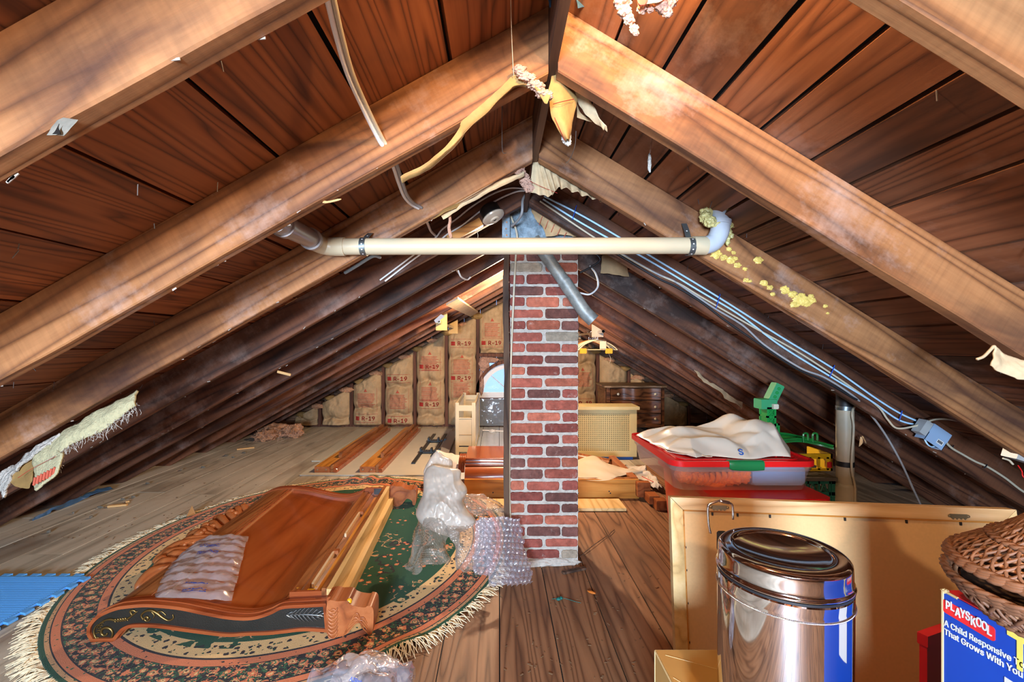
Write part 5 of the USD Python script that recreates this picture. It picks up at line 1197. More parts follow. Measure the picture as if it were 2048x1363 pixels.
# ------------------------------------------------ bubble wrap, bags
def bubble_sheet(g, pitch, amp, seed=0):
    """g: smooth grid (n, m, 3); adds hexagonally set domes along the normals, sampled at the grid"""
    n, m = g.shape[:2]
    e1 = np.gradient(g, axis=0); e2 = np.gradient(g, axis=1)
    nn = np.cross(e1, e2); nn /= np.linalg.norm(nn, axis=-1, keepdims=True) + 1e-12
    s = np.cumsum(np.concatenate([[0], np.linalg.norm(np.diff(g[:, m // 2], axis=0), axis=1)])); t = np.cumsum(np.concatenate([[0], np.linalg.norm(np.diff(g[n // 2], axis=0), axis=1)]))
    S_, T_ = np.meshgrid(s, t, indexing='ij')
    row = np.round(S_ / (pitch * .866)); off = (row % 2) * .5 * pitch
    col = np.round((T_ - off) / pitch)
    d = np.hypot(S_ - row * pitch * .866, T_ - off - col * pitch) / (pitch * .44)
    dome = np.sqrt(np.clip(1 - d ** 2, 0, 1)) * (.5 + .7 * meshkit.noise(np.stack([row * 3.1 + seed, col * 5.7, row * 0], -1)))
    return g + nn * (amp * dome ** .8)[..., None]
def ngrid(A, B, n, m, amp, freq, seed, sag=None): return between([P(*a) for a in A], [P(*b) for b in B], n, m, amp, freq, seed, sag)
bw = thing('bubble_wrap_sheet', 'clear large bubble wrap sheet draped on the floor against the chimney foot', 'bubble wrap', G(1005, 1165))
g = ngrid([(958, 1034, 2.44), (965, 1060, 2.40), (972, 1110, 2.32), (977, 1172, 2.20)], [(1034, 1042, 2.60), (1042, 1078, 2.56), (1052, 1120, 2.46), (1062, 1166, 2.30)], 130, 110, .03, 5, 41, sag=(0, -.03, .02))
g[..., 2] = np.maximum(g[..., 2], .012)
part(bw, 'film', sheet(bubble_sheet(g, .036, .016, 1), 0), 'bubble_film', smooth=True)
g = ngrid([(952, 1040, 2.46), (950, 1080, 2.44), (948, 1118, 2.40), (950, 1150, 2.34)], [(985, 1042, 2.46), (985, 1080, 2.42), (984, 1120, 2.36), (980, 1154, 2.30)], 110, 60, .025, 6, 42)
g[..., 2] = np.maximum(g[..., 2], .015)
part(bw, 'folded_edge', sheet(bubble_sheet(g, .036, .016, 2), 0), 'bubble_film', smooth=True)
bp = thing('bubble_wrap_pile', 'crumpled heap of clear bubble wrap under the white plastic bag on the rug', 'bubble wrap', G(890, 1120))
g = ngrid([(836, 1020, 2.75), (822, 1060, 2.70), (820, 1090, 2.62), (832, 1146, 2.42)], [(900, 1010, 2.72), (896, 1050, 2.55), (890, 1080, 2.50), (885, 1122, 2.42)], 120, 110, .10, 6, 43, sag=(0, -.12, .06))
g[..., 2] = np.maximum(g[..., 2], .02)
part(bp, 'film', sheet(bubble_sheet(g, .016, .006, 3), 0), 'bubble_film_grey', smooth=True)
g = ngrid([(880, 1060, 2.62), (884, 1080, 2.54), (900, 1096, 2.50), (915, 1112, 2.45)], [(960, 1038, 2.60), (960, 1068, 2.52), (955, 1096, 2.48), (952, 1140, 2.36)], 120, 110, .10, 6, 44, sag=(0, -.10, .05))
g[..., 2] = np.maximum(g[..., 2], .02)
part(bp, 'film', sheet(bubble_sheet(g, .016, .006, 4), 0), 'bubble_film_grey', smooth=True)
g = ngrid([(918, 990, 2.86), (950, 996, 2.84), (980, 1002, 2.82), (1004, 1012, 2.78)], [(925, 1032, 2.70), (950, 1038, 2.66), (980, 1036, 2.66), (1006, 1034, 2.70)], 120, 90, .08, 7, 45, sag=(0, -.08, .05))
part(bp, 'film', sheet(bubble_sheet(g, .016, .006, 5), 0), 'bubble_film_grey', smooth=True)
# white translucent bag
wbag = thing('plastic_bag', 'milky white crumpled plastic bag standing on the bubble wrap heap', 'bag', P(890, 1060, 2.66))
def bag_surface(px, Y0, depth, nseed, n=90, m=90, amp=.05, freq=7, crease=.02):
    """closed-looking bag front: outline polygon in pixels, bulging towards the viewer"""
    poly = Polygon(spline([(u, v) for u, v in px], 8, closed=True)).buffer(0)
    x0, y0, x1, y1 = poly.bounds; rows = np.linspace(y0 + .5, y1 - .5, n); out = []
    for yv in rows:
        seg = poly.intersection(LineString([(x0 - 5, yv), (x1 + 5, yv)]))
        b = seg.bounds; out.append((b[0], b[2]))
    out = np.array(out); t = np.linspace(0, 1, m)
    UU = out[:, :1] + (out[:, 1:] - out[:, :1]) * t; VV = np.repeat(rows[:, None], m, 1)
    w = np.sqrt(np.clip(1 - (2 * t - 1) ** 2, 0, 1))[None] * np.sqrt(np.clip(np.sin(np.pi * np.linspace(.03, .97, n)), 0, 1))[:, None]
    nz = meshkit.fbm(np.stack([UU / 60 * freq * .35 + nseed, VV / 60 * freq * .35, UU * 0], -1), 4, nseed)
    rid = np.abs(meshkit.fbm(np.stack([UU / 34 + nseed * 3, VV / 60, UU * 0], -1), 4, nseed + 9) - .5)
    d = depth * w + amp * (nz - .5) * w - crease * rid * 3 * w
    def mk(Yv):
        return np.stack([(UU - U0) / F * Yv, Yv, H - (VV - V0) / F * Yv], -1)
    front = mk(Y0(VV) - d)
    return front, mk(Y0(VV) + depth * .25 * w)
def closed(front, back):
    n, m = front.shape[:2]; v = np.vstack([front.reshape(-1, 3), back.reshape(-1, 3)]); f = grid_faces(n, m); k = n * m
    return v, np.vstack([f, f[:, ::-1] + k])
fr_, bk_ = bag_surface([(893, 934), (862, 930), (848, 948), (846, 985), (836, 1010), (832, 1030), (845, 1050), (868, 1063), (905, 1074), (918, 1066), (952, 1044), (935, 1020), (925, 1000), (934, 985), (932, 972), (922, 958), (922, 942), (912, 936)], lambda v: 2.78 - (v - 930) / 140 * .2, .12, 51, amp=.05, freq=4, crease=.035)
part(wbag, 'bag', closed(fr_, bk_), 'bag_white', smooth=True)
fr_, bk_ = bag_surface([(852, 930), (872, 902), (890, 912), (905, 922), (900, 945), (870, 950), (848, 948)], lambda v: 2.88 + 0 * v, .06, 52, amp=.03, freq=6, crease=.04)
part(wbag, 'bag_neck', closed(fr_, bk_), 'bag_white', smooth=True)
# clear bag of air cushions at the bottom edge
cb = thing('plastic_packaging', 'clear crinkled air cushion packaging on the rug edge at the bottom of the picture', 'packaging', G(730, 1345))
g = between([G(640, 1350, .02), G(690, 1318, .05), G(730, 1304, .06), G(764, 1316, .05), G(800, 1340, .03)], [G(600, 1420, .02), G(680, 1425, .03), G(740, 1428, .04), G(800, 1410, .03), G(832, 1350, .02)], 90, 60, .035, 14, 53, sag=(0, 0, .06))
g[..., 2] = np.maximum(g[..., 2], .026)
cbp = part(cb, 'film', sheet(g, 0), 'bubble_film', smooth=True)
g2 = between([G(690, 1322, .05), G(740, 1306, .08), G(780, 1326, .06)], [G(660, 1380, .06), G(730, 1385, .07), G(800, 1356, .05)], 70, 50, .03, 18, 54, sag=(0, 0, .05))
part(cb, 'film', sheet(g2, 0), 'air_film', smooth=True)
o_ = G(698, 1360, .13); ex = G(732, 1372, .12) - o_; ex /= np.linalg.norm(ex); ey = np.cross([0, -.75, .65], ex); ey /= np.linalg.norm(ey); ey = ey if ey[2] > 0 else -ey
part(cbp, 'print', planar_text('AIRplus', .012, o_, ex, ey, .0005), 'tie_blue', label='blue printed word')
# small litter on the floor
lt = np.random.RandomState(6)
single('wood_splinter', xf(box(-.065, .06, -.013, .013, 0, .014, .003), rot([0, 0, 1], 18), G(236, 1012)), 'splinter', 'long pale wood splinter on the grey floor left of the rug', 'splinter')
single('wood_chip', xf(box(-.012, .012, -.01, .01, 0, .012, .003), rot([0, 0, 1], 40), G(255, 1004)), 'splinter', 'short pale chip just behind the long wood splinter', 'splinter')
single('wood_splinter', xf(box(-.10, .09, -.012, .012, 0, .012, .003), rot([0, 0, 1], 35), G(492, 897)), 'splinter', 'pale wood sliver on the floor in front of the wool clump', 'splinter')
single('wood_wedge', (np.array([G(372, 1033, .012), G(386, 1022, .012), G(392, 1028, .03), G(384, 1010, .10), G(388, 1026, .015)]), np.array([[0, 1, 3], [1, 2, 3], [2, 4, 3], [4, 0, 3], [0, 4, 2], [0, 2, 1]])), 'splinter', 'small triangular wood wedge standing by the far left rug edge', 'splinter')
single('string_bit', cat(tube(spline([G(1104, 1197, .004), G(1118, 1196, .006), G(1130, 1196, .004), G(1150, 1202, .004), G(1162, 1205, .004)], 6), .0012, 5), blob(G(1117, 1197, .006), (.012, .010, .006), .5, 3, 2, 9), blob(G(1122, 1195, .006), (.008, .01, .006), .5, 3, 2, 10)), 'teal_bit',
       'teal scrap with a loose thread on the brown floor planks', 'scrap', smooth=True)
single('bark_strip', cat(xf(box(-.075, .075, -.011, .011, 0, .012, .004), rot([0, 0, 1], 22), G(1148, 1142))), 'post_dark', 'dark splintered strip of bark at the chimney foot', 'splinter')
for k, (a, b) in enumerate([((1160, 1112), (1214, 1071)), ((1217, 1071), (1229, 1059))]):
    single('twig', tube([G(*a, .006), G((a[0] + b[0]) / 2, (a[1] + b[1]) / 2 - 2, .012), G(*b, .006)], .0022, 5), 'post_dark', ['long thin dark twig on the floor right of the chimney', 'short dark twig beyond the long one right of the chimney'][k], 'twig')
single('bark_crumb', xf(blob((0, 0, .006), (.022, .009, .006), .4, 3, 2, 8), rot([0, 0, 1], -35), G(1183, 1186)), 'hanger_wood', 'orange brown crumb on the floor plank in front of the chimney', 'scrap', smooth=True)
db = []
for k in range(420):
    if k < 300: u, v = lt.uniform(20, 560), lt.uniform(865, 1090)
    else: u, v = lt.uniform(1000, 1320), lt.uniform(1130, 1360)
    if k < 300 and v < 1060 - (u / 560) * 185: continue
    p = G(u, v); r = abs(lt.normal(0, .0022)) + .0012
    if np.hypot((p[0] - RCX) / RAX, (p[1] - RCY) / RAY) < 1.05: continue
    db.append(xf(box(-r * 1.6, r * 1.6, -r * .6, r * .6, 0, r * .4), rot([0, 0, 1], lt.uniform(0, 180)), p))
single('floor_debris', cat(*db), 'debris', 'scattered crumbs of bark and plaster on the floor planks', 'debris', kind='stuff')
wd = []
for k in range(12):
    p = G(lt.uniform(30, 320), 0 + lt.uniform(985, 1010)); p = np.array([lt.uniform(-3.25, -3.0), lt.uniform(3.0, 5.5), .01]); wd.append(blob(p, (.018 * lt.rand() + .006, .026 * lt.rand() + .006, .008), .6, 3, 2, 400 + k))
single('wool_litter', cat(*wd), 'scrap_grey', 'grey fluff and wool scraps along the left eave', 'wool', kind='stuff', smooth=True)
wc = thing('wool_clump', 'clump of dusty pink insulation wool on the floor near the left eave', 'insulation', G(556, 880))
part(wc, 'wool', cat(blob(G(556, 862, .06), (.26, .16, .10), .5, 2.6, 4, 70), blob(G(530, 872, .05), (.14, .12, .08), .6, 3, 3, 71), blob(G(588, 862, .08), (.12, .10, .10), .6, 3, 3, 72)), 'brown_wool', smooth=True)
fz = []
for k in range(120):
    p = G(lt.uniform(515, 600), 868, lt.uniform(.02, .17)); e = p + lt.normal(0, .05, 3); e[2] = max(e[2], .01); fz.append(tube([p, (p + e) / 2 + lt.normal(0, .012, 3), e], .0022, 4))
part(wc, 'loose_fibres', cat(*fz), 'pink_wool', kind='stuff')

single('blue_plastic_sheet', sheet(between([G(60, 1034, .03), G(130, 1003, .05), G(180, 984, .04), G(215, 974, .03)], [G(64, 1040, .01), G(136, 1010, .01), G(190, 992, .01), G(228, 980, .01)], 40, 12, .05, 8, 91), .002), 'blue_tarp', 'crumpled blue plastic sheet lying under the left eave', 'plastic sheet', smooth=True)
# ------------------------------------------------ framed picture leaning with its back to the viewer
fp_TL, fp_TR = P(1340, 993, 1.62), P(2032, 1018, 1.50)
fz = (fp_TL[2] + fp_TR[2]) / 2
fex = fp_TR - fp_TL; fw = float(np.linalg.norm(fex)); fex /= fw
foot_shift = np.array([fex[1], -fex[0], 0]) * .10                       # leans back: foot nearer the viewer
fh = math.hypot(fz, .10)
fey = -(foot_shift + np.array([0, 0, -fz])) / fh                    # up along the frame
fn = np.cross(fex, fey); fn /= np.linalg.norm(fn)
if fn[1] > 0: fn = -fn                                                # back face looks at the viewer
fo = fp_TL - fey * fh
def fr_box(a0, a1, h0, h1, n0, n1, b=.002):
    v, f = box(a0, a1, h0, h1, n0, n1, b); return fo + v[:, :1] * fex + v[:, 1:2] * fey + v[:, 2:3] * fn, f
pf = thing('picture_frame', 'large pine picture frame leaning with its brown hardboard back to the viewer', 'picture frame', fo + fex * fw / 2)
T = .042
part(pf, 'backing_board', fr_box(T - .004, fw - T + .004, T, fh - T + .004, -.018, -.012, 0), 'hardboard')
def mitre(a0, a1, h0, h1, which):
    e = T
    pts = {'top': [(a0, h1), (a1, h1), (a1 - e, h1 - e), (a0 + e, h1 - e)], 'bottom': [(a0, h0), (a1, h0), (a1 - e, h0 + e), (a0 + e, h0 + e)],
           'left': [(a0, h0), (a0, h1), (a0 + e, h1 - e), (a0 + e, h0 + e)], 'right': [(a1, h0), (a1, h1), (a1 - e, h1 - e), (a1 - e, h0 + e)]}[which]
    g_ = Polygon(pts).buffer(0).buffer(-.0006, join_style=2)
    v, f = vf(prism(g_, .034)); v = v + [0, 0, -.032]
    return fo + v[:, :1] * fex + v[:, 1:2] * fey + v[:, 2:3] * fn, f
for w in ('top', 'bottom', 'left', 'right'):
    part(pf, 'frame_rail', mitre(0, fw, 0, fh, w), 'frame_pine' if w in ('top', 'bottom') else 'pine_light')
part(pf, 'rebate_strip', cat(fr_box(T, fw - T, fh - T - .006, fh - T, -.013, -.004, .001), fr_box(T, T + .006, T, fh - T, -.013, -.004, .001), fr_box(fw - T - .006, fw - T, T, fh - T, -.013, -.004, .001)), 'honey_wood_x', kind='stuff')
def fpx(u, v):                            # pixel -> (a, h) on the frame's back plane
    d = np.array([(u - U0) / F, 1.0, -(v - V0) / F]); o = np.array([0, 0, H]); t = ((fo - o) @ fn) / (d @ fn); p = o + d * t - fo
    return p @ fex, p @ fey
pts_px = [(1427, 1022, 0), (1478, 1030, 0), (1543, 1032, 0), (1694, 1037, 0), (1818, 1042, 0), (1927, 1045, 0), (1364, 1095, 1), (1364, 1141, 1), (1360, 1207, 1), (1355, 1285, 1)]
for u, v, side in pts_px:
    a, h = fpx(u, v)
    if side: part(pf, 'glazier_point', fr_box(T - .004, T + .010, h - .003, h + .003, -.012, -.008, .001), 'point_black')
    else: part(pf, 'glazier_point', fr_box(a - .003, a + .003, fh - T - .018, fh - T + .003, -.012, -.008, .001), 'point_black')
for u, v in ((1438, 1013), (1916, 1030)):
    a, h = fpx(u, v)
    q = []
    base = Polygon([(a - .032, h - .004), (a - .026, h + .006), (a + .026, h + .006), (a + .032, h - .004)] + [(a + .024 - .006 * k, h - .006 - (.006 if k % 2 else 0)) for k in range(9)])
    v_, f_ = vf(prism(base.buffer(0), .003)); v_ = v_ + [0, 0, .002]
    hg = part(pf, 'sawtooth_hanger', (fo + v_[:, :1] * fex + v_[:, 1:2] * fey + v_[:, 2:3] * fn, f_), 'brass_grey', label='toothed metal picture hanger')
    for s in (-1, 1):
        part(hg, 'screw', (lambda m: (fo + (m[0][:, :1] + a + s * .028) * fex + (m[0][:, 1:2] + h) * fey + (m[0][:, 2:3] + .005) * fn, m[1]))(lathe([(0, .003), (.004, .002), (.005, 0)], 12)), 'brass_grey')

# ------------------------------------------------ cardboard box with the steel bin on it
cbx = thing('cardboard_box', 'brown cardboard box under the steel bin at the bottom of the picture', 'box', (.60, .92, 0))
bx0, bx1, by0, by1, bz = .4115, .80, .60, 1.20, .473
part(cbx, 'walls', box(bx0, bx1, by0, by1, 0, bz - .004, .003), 'cardboard')
part(cbx, 'top_flap', box(bx0 + .002, (bx0 + bx1) / 2 - .001, by0, by1, bz - .004, bz, .001), 'cardboard')
part(cbx, 'top_flap', box((bx0 + bx1) / 2 + .001, bx1 - .002, by0, by1, bz - .004, bz, .001), 'cardboard')
part(cbx, 'worn_edge', cat(tube([(bx0, by0, bz - .002), (bx0, by1, bz - .002)], .0022, 6), tube([(bx0, by1, bz - .002), (bx1, by1, bz - .002)], .0022, 6), tube([(bx0, by1, 0.01), (bx0, by1, bz - .002)], .002, 6)), 'cardboard_edge')
for k, (p, q) in enumerate([((.01, .50), (.12, .36)), ((.02, .58), (.15, .52)), ((.05, .40), (.10, .28))]):
    part(cbx, 'crease', tube([(bx0 + p[0], by0 + p[1], bz + .0002), (bx0 + q[0], by0 + q[1], bz + .0002)], .0008, 4), 'cardboard_edge')

TX, TY, TR, TZ0 = .5936, .956, .1245, .474
tc_ = thing('steel_step_bin', 'shiny round stainless steel step bin with a domed lid on the cardboard box', 'bin', (TX, TY, TZ0))
ct_ = (TX, TY, 0)
zb = .795
part(tc_, 'body', lathe([(0, TZ0 + .004), (TR - .004, TZ0 + .004), (TR, TZ0 + .012), (TR, TZ0 + .028), (TR - .002, TZ0 + .03), (TR - .002, zb - .024), (TR - .0016, zb - .022), (TR - .0016, zb - .004), (TR - .004, zb), (TR - .01, zb), (TR - .01, TZ0 + .03), (0, TZ0 + .03)], 128, center=ct_), 'steel_mirror', smooth=30)
part(tc_, 'black_seal', lathe([(TR - .012, zb), (TR - .001, zb), (TR - .001, zb + .0045), (TR - .012, zb + .0045)], 96, center=ct_), 'black_rubber', smooth=30)
beads = [xf(trimesh.creation.icosphere(subdivisions=1, radius=.0016), None, (TX + (TR - .0008) * math.cos(a), TY + (TR - .0008) * math.sin(a), zb - .030)) for a in np.arange(0, 2 * np.pi, .026)]
part(tc_, 'bead_row', cat(*beads), 'steel_wire', kind='stuff', smooth=True, label='raised row of small beads round the body')
zl0 = zb + .0045
prof = [(TR - .006, zl0), (TR, zl0 + .002), (TR, zl0 + .006), (TR - .003, zl0 + .012), (TR - .004, zl0 + .040), (TR - .006, zl0 + .046), (TR - .012, zl0 + .050), (TR - .022, zl0 + .0512), (TR - .030, zl0 + .0510), (TR - .0335, zl0 + .0490)] + [(r, zl0 + .0465 - .013 * (1 - (r / .088) ** 2) ** 1.0) for r in np.linspace(.088, 0, 10)]
pp = spline([(r, 0, z) for r, z in prof], 4)[:, [0, 2]]; pp[:, 0] = np.maximum(pp[:, 0], 0)
part(tc_, 'lid', lathe(pp, 128, center=ct_), 'steel_dark', smooth=True)
part(tc_, 'pedal_flare', xf(lathe([(0, 0), (.034, 0), (.036, .006), (.033, .03), (.02, .04), (0, .042)], 48), None, (TX - .130, TY + .05, TZ0)), 'steel_mirror', smooth=30)
part(tc_, 'base_ring', lathe([(TR - .01, TZ0), (TR + .004, TZ0), (TR + .004, TZ0 + .014), (TR - .002, TZ0 + .016)], 96, center=ct_), 'black_rubber', smooth=30)
hp = [P(1421, 1066, 1.09), P(1417, 1045, 1.09), P(1416, 1014, 1.09), P(1421, 1007, 1.09), P(1440, 1001, 1.09), P(1458, 1005, 1.09), P(1465, 1012, 1.09), P(1466, 1038, 1.09)]
part(tc_, 'handle', tube(spline(hp, 6), .0026, 10), 'steel_wire', smooth=True, label='steel wire carrying handle')
part(tc_, 'handle_tube', tube(spline(hp[4:6], 4), .0042, 10), 'steel_wire', smooth=True)
part(tc_, 'hinge', box(TX - .075, TX - .055, TY + .11, TY + .128, zl0 - .01, zl0 + .035, .004), 'black_rubber')

# ------------------------------------------------ toy carton, red box and wicker basket at the right
tb = thing('toy_carton', 'blue printed toy carton at the right picture edge under the wicker basket', 'box', (1.12, .66, 0))
X0 = .9265; tz = .7645; ty1, ty0, tx1 = .950, .40, 1.30
part(tb, 'carton', box(X0, tx1, ty0, ty1, 0, tz, .003), 'toybox_blue')
part(tb, 'top_panel', box(X0 + .003, tx1 - .003, ty0 + .003, ty1 - .003, tz, tz + .002), 'toybox_red')
part(tb, 'worn_corner', cat(tube([(X0 + .001, ty1, .02), (X0 + .001, ty1, tz)], .0032, 6), tube([(X0 + .001, ty1, tz), (X0 + .001, ty1 - .03, tz)], .0028, 6), blob((X0 + .002, ty1 - .003, tz), (.006, .007, .005), .5, 3, 2, 5)), 'cardboard_edge', label='worn pale cardboard corner')
def side_px(u, v): Yq = X0 * F / (u - U0); return Yq, H - (v - V0) / F * Yq
def side_txt(s, h, u, v, m, bold=True, sq=1.0, dz=0.0, nm='lettering', dep=.0008, par=tb):
    Yq, z = side_px(u, v)
    v_, f_ = vf(meshkit.text_mesh(s, h, dep, bold))
    V = np.stack([X0 - .0006 - v_[:, 2], Yq - v_[:, 0] * sq, z + v_[:, 1] + dz * v_[:, 0]], 1)
    return part(par, nm, (V, f_), m)
yA, zA = side_px(1886.7, 1196); yB, zB = side_px(1991, 1284)
v_, f_ = vf(prism(Polygon([(yB, zB), (yA, zB), (yA, zA), (yB, zA)]).buffer(-.006).buffer(.006), .001))
rl = part(tb, 'red_badge', (np.stack([X0 - .0002 - v_[:, 2], v_[:, 0], v_[:, 1]], 1), f_[:, ::-1]), 'toybox_red', label='red rounded badge')
for k, ch in enumerate('PLAYSKOOL'):
    t = k / 9; w = (yA - yB); yq = yA - .006 - t * (w - .010); zz = zB + .011 + .003 * math.sin(k * 2.2)
    v_, f_ = vf(meshkit.text_mesh(ch, .0165, .0012, True)); v_[:, 0] *= .68
    part(rl, 'letter', (np.stack([X0 - .0014 - v_[:, 2], yq - v_[:, 0], zz + v_[:, 1]], 1), f_), 'toybox_white')
side_txt('A Child Responsive Toy', .0115, 1889, 1249, 'toybox_white', sq=.86, dz=.07)
side_txt('That Grows With You', .0115, 1889, 1266, 'toybox_white', sq=.90, dz=.07)
side_txt('T', .058, 2011, 1320, 'toybox_yellow', sq=.86)
yC, zC = side_px(2010, 1352)
part(tb, 'white_panel', box(X0 - .0012, X0 - .0002, yC - .12, yC, zC - .14, zC), 'toybox_white')
rbx = thing('red_box', 'flat red box standing upright behind the blue toy carton', 'box', (1.18, 1.22, 0))
RR = rot([0, 0, 1], 20.0); ro_ = (1.052, 1.118, 0)
part(rbx, 'body', xf(box(0, .33, 0, .016, 0, .535, .002), RR, ro_), 'red_box')
part(rbx, 'lid', xf(box(-.003, .333, -.003, .019, .535, .563, .002), RR, ro_), 'red_box')

wk = thing('wicker_basket', 'brown woven wicker basket with a slanting lid on the blue toy carton', 'basket', (1.0, .78, tz + .003))
wc_ = np.array([1.005, .785, tz + .004])
def wprof(t):                     # t 0..1 bottom to top: radius, height
    return np.interp(t, [0, .10, .30, .42, .48, .56, .70, .85, 1.0], [.065, .105, .152, .170, .170, .158, .108, .055, .035]), np.interp(t, [0, .10, .30, .42, .48, .56, .70, .85, 1.0], [0, .008, .045, .082, .104, .124, .158, .205, .27])
def wpt(t, a, dr=0.0):
    r, z = wprof(t); r = r + dr; return np.stack([wc_[0] + r * np.cos(a) * 1.0, wc_[1] + r * np.sin(a) * .96, wc_[2] + z + .0 * r], -1)
ws = []
for k in range(50):
    a0 = k / 50 * 2 * np.pi
    for tA, tB in ((.02, .40), (.50, .98)):
        for s in (-1, 1):
            t = np.linspace(tA, tB, 16); a = a0 + s * (t - tA) * 1.7
            ws.append(tube(wpt(t, a, .0022 * np.sin(t * 70 + s * 1.5 + k * np.pi)), .0030, 6))
part(wk, 'woven_strands', cat(*ws), 'wicker', smooth=True, kind='stuff', label='crossing brown willow strands')
bands = []
for t in (.04, .16, .38, .40, .42, .50, .515, .53, .70, .86, .93):
    a = np.linspace(0, 2 * np.pi, 97)
    for q in range(2):
        tt_ = np.full(97, t) + .006 * np.sin(a * 24 + q * np.pi); p = wpt(tt_, a, .004 * np.cos(a * 24 + q * np.pi) + .003)
        p[-1] = p[0]
        part(wk, 'rim_band', tube(p, .0042, 7, caps=False), 'wicker', smooth=True)
ins = []
for t in np.linspace(.05, .38, 9):
    a = np.linspace(0, 2 * np.pi, 65); ins.append(tube(wpt(np.full(65, t), a, -.006), .0042, 6, caps=False))
for t in np.linspace(.54, .95, 11):
    a = np.linspace(0, 2 * np.pi, 65); ins.append(tube(wpt(np.full(65, t), a, -.006), .0042, 6, caps=False))
part(wk, 'inner_rings', cat(*ins), 'wicker_light', smooth=True, kind='stuff', label='paler inner willow rings')
part(wk, 'inner_core', lathe([(.0, .004), (.07, .006), (.115, .012), (.145, .045), (.150, .070), (.0, .06)], 48, sy=.96, center=wc_), 'post_dark', smooth=True)
part(wk, 'paper_slip', xf(box(-.03, .03, -.018, .018, 0, .002), rot([0, 1, 0], -12), wc_ + [-.105, -.05, .088]), 'toy_cream', label='cream paper slip inside the slot')

# ------------------------------------------------ storage bins, toy crane, crates, standing pipe
by = 2.10
sbn = thing('storage_bin', 'clear underbed storage bin with a red lid, green handle and orange cloth inside', 'bin', (1.13, 2.46, .595))
lx0, lx1, ly0, ly1, lz = (1345 - U0) / F * by, (1641 - U0) / F * by, by, 2.80, .735
bx0, bx1, by0_, by1_, bz0 = lx0 + .035, lx1 - .035, by + .03, 2.76, .600
def rrect(x0, x1, y0, y1, r, n=6):
    return Polygon([(x0, y0), (x1, y0), (x1, y1), (x0, y1)]).buffer(-r).buffer(r, quad_segs=n)
def loft_box(z0, z1, a, b, th=.003, r=.05):
    """open-topped tub, rectangle a (x0,x1,y0,y1) at z0 to b at z1"""
    n = 72
    def ringp(rc, off):
        g_ = rrect(rc[0] + off, rc[1] - off, rc[2] + off, rc[3] - off, max(r - off, .01)); L_ = g_.exterior.length
        c0 = np.array([(g_.exterior.interpolate(L_ * k / n).x, g_.exterior.interpolate(L_ * k / n).y) for k in range(n)])
        ang = np.arctan2(c0[:, 1] - (rc[2] + rc[3]) / 2, c0[:, 0] - (rc[0] + rc[1]) / 2); return c0[np.argsort(ang)]
    R = [np.c_[ringp(a, 0), np.full(n, z0)], np.c_[ringp(b, 0), np.full(n, z1)], np.c_[ringp(b, th), np.full(n, z1)], np.c_[ringp(a, th), np.full(n, z0 + th)]]
    v = np.vstack(R + [[[(a[0] + a[1]) / 2, (a[2] + a[3]) / 2, z0]], [[(a[0] + a[1]) / 2, (a[2] + a[3]) / 2, z0 + th]]])
    k = np.arange(n); f = []
    if th == 0: v = np.vstack([R[0], R[1], v[-2:]])
    for q in range(1 if th == 0 else 3):
        A_, B_ = q * n + k, q * n + (k + 1) % n; f += [np.stack([A_, B_, B_ + n], 1), np.stack([A_, B_ + n, A_ + n], 1)]
    if th == 0: return v, np.vstack(f + [np.stack([np.full(n, 2 * n), (k + 1) % n, k], 1)])
    f += [np.stack([np.full(n, 4 * n), (k + 1) % n, k], 1), np.stack([np.full(n, 4 * n + 1), 3 * n + k, 3 * n + (k + 1) % n], 1)]
    return v, np.vstack(f)
part(sbn, 'tub', loft_box(bz0, lz - .012, (bx0, bx1, by0_, by1_), (lx0 + .012, lx1 - .012, by + .012, ly1 - .012), 0), 'bin_clear', smooth=40)
part(sbn, 'skirt', loft_box(lz - .045, lz - .012, (lx0 + .014, lx1 - .014, by + .012, ly1 - .014), (lx0 + .008, lx1 - .008, by + .006, ly1 - .008), 0), 'bin_clear', smooth=40)
lid_o, lid_i = rrect(lx0, lx1, by, ly1, .06), rrect(lx0 + .05, lx1 - .05, by + .05, ly1 - .05, .05)
part(sbn, 'lid_rim', xf(prism(lid_o.difference(lid_o.buffer(-.014)), .026), None, (0, 0, lz - .020)), 'red_plastic', smooth=40)
part(sbn, 'lid', xf(prism(lid_o.buffer(-.008), .006), None, (0, 0, lz - .008)), 'red_plastic', smooth=40)
part(sbn, 'lid_step', xf(prism(lid_i.difference(lid_i.buffer(-.012)), .006), None, (0, 0, lz - .002)), 'red_plastic', smooth=40)
for k in range(3):
    part(sbn, 'lid_rib', tube([(lx1 - .13 + .035 * k, by + .12, lz - .001), (lx1 - .10 + .02 * k, ly1 - .14, lz - .001)], .006, 8, .6), 'red_plastic', smooth=True)
hx0, hx1 = (1458 - U0) / F * by, (1533 - U0) / F * by
hn = spline([(0, by + .020, lz + .010), (0, by - .004, lz + .009), (0, by - .012, lz - .006), (0, by - .010, lz - .030), (0, by - .006, lz - .036)], 6)
xs_ = np.linspace(hx0, hx1, 14); tp = np.sin(np.pi * (xs_ - hx0) / (hx1 - hx0)) ** .25
g = np.stack([np.stack([np.full(len(hn), x), hn[:, 1] + .006 * (1 - w_), (hn[:, 2] - lz) * (.75 + .25 * w_) + lz], 1) for x, w_ in zip(xs_, tp)], 0)
part(sbn, 'handle', sheet(g, -.010), 'green_plastic', smooth=40, label='green clip handle')
ocx = thing('orange_clothing', 'bunched orange ruffled clothing seen through the clear storage bin', 'clothing', P(1415, 960, 2.25))
oc_ = []
ro = np.random.RandomState(7)
for k in range(9):
    t = k / 8; oc_.append(blob(P(1365 + 118 * t, 948 + 8 * math.sin(3.0 * t) , 2.20 + .03 * ro.rand()), (.035, .05, .036), .35, 3.2, 3, 500 + k))
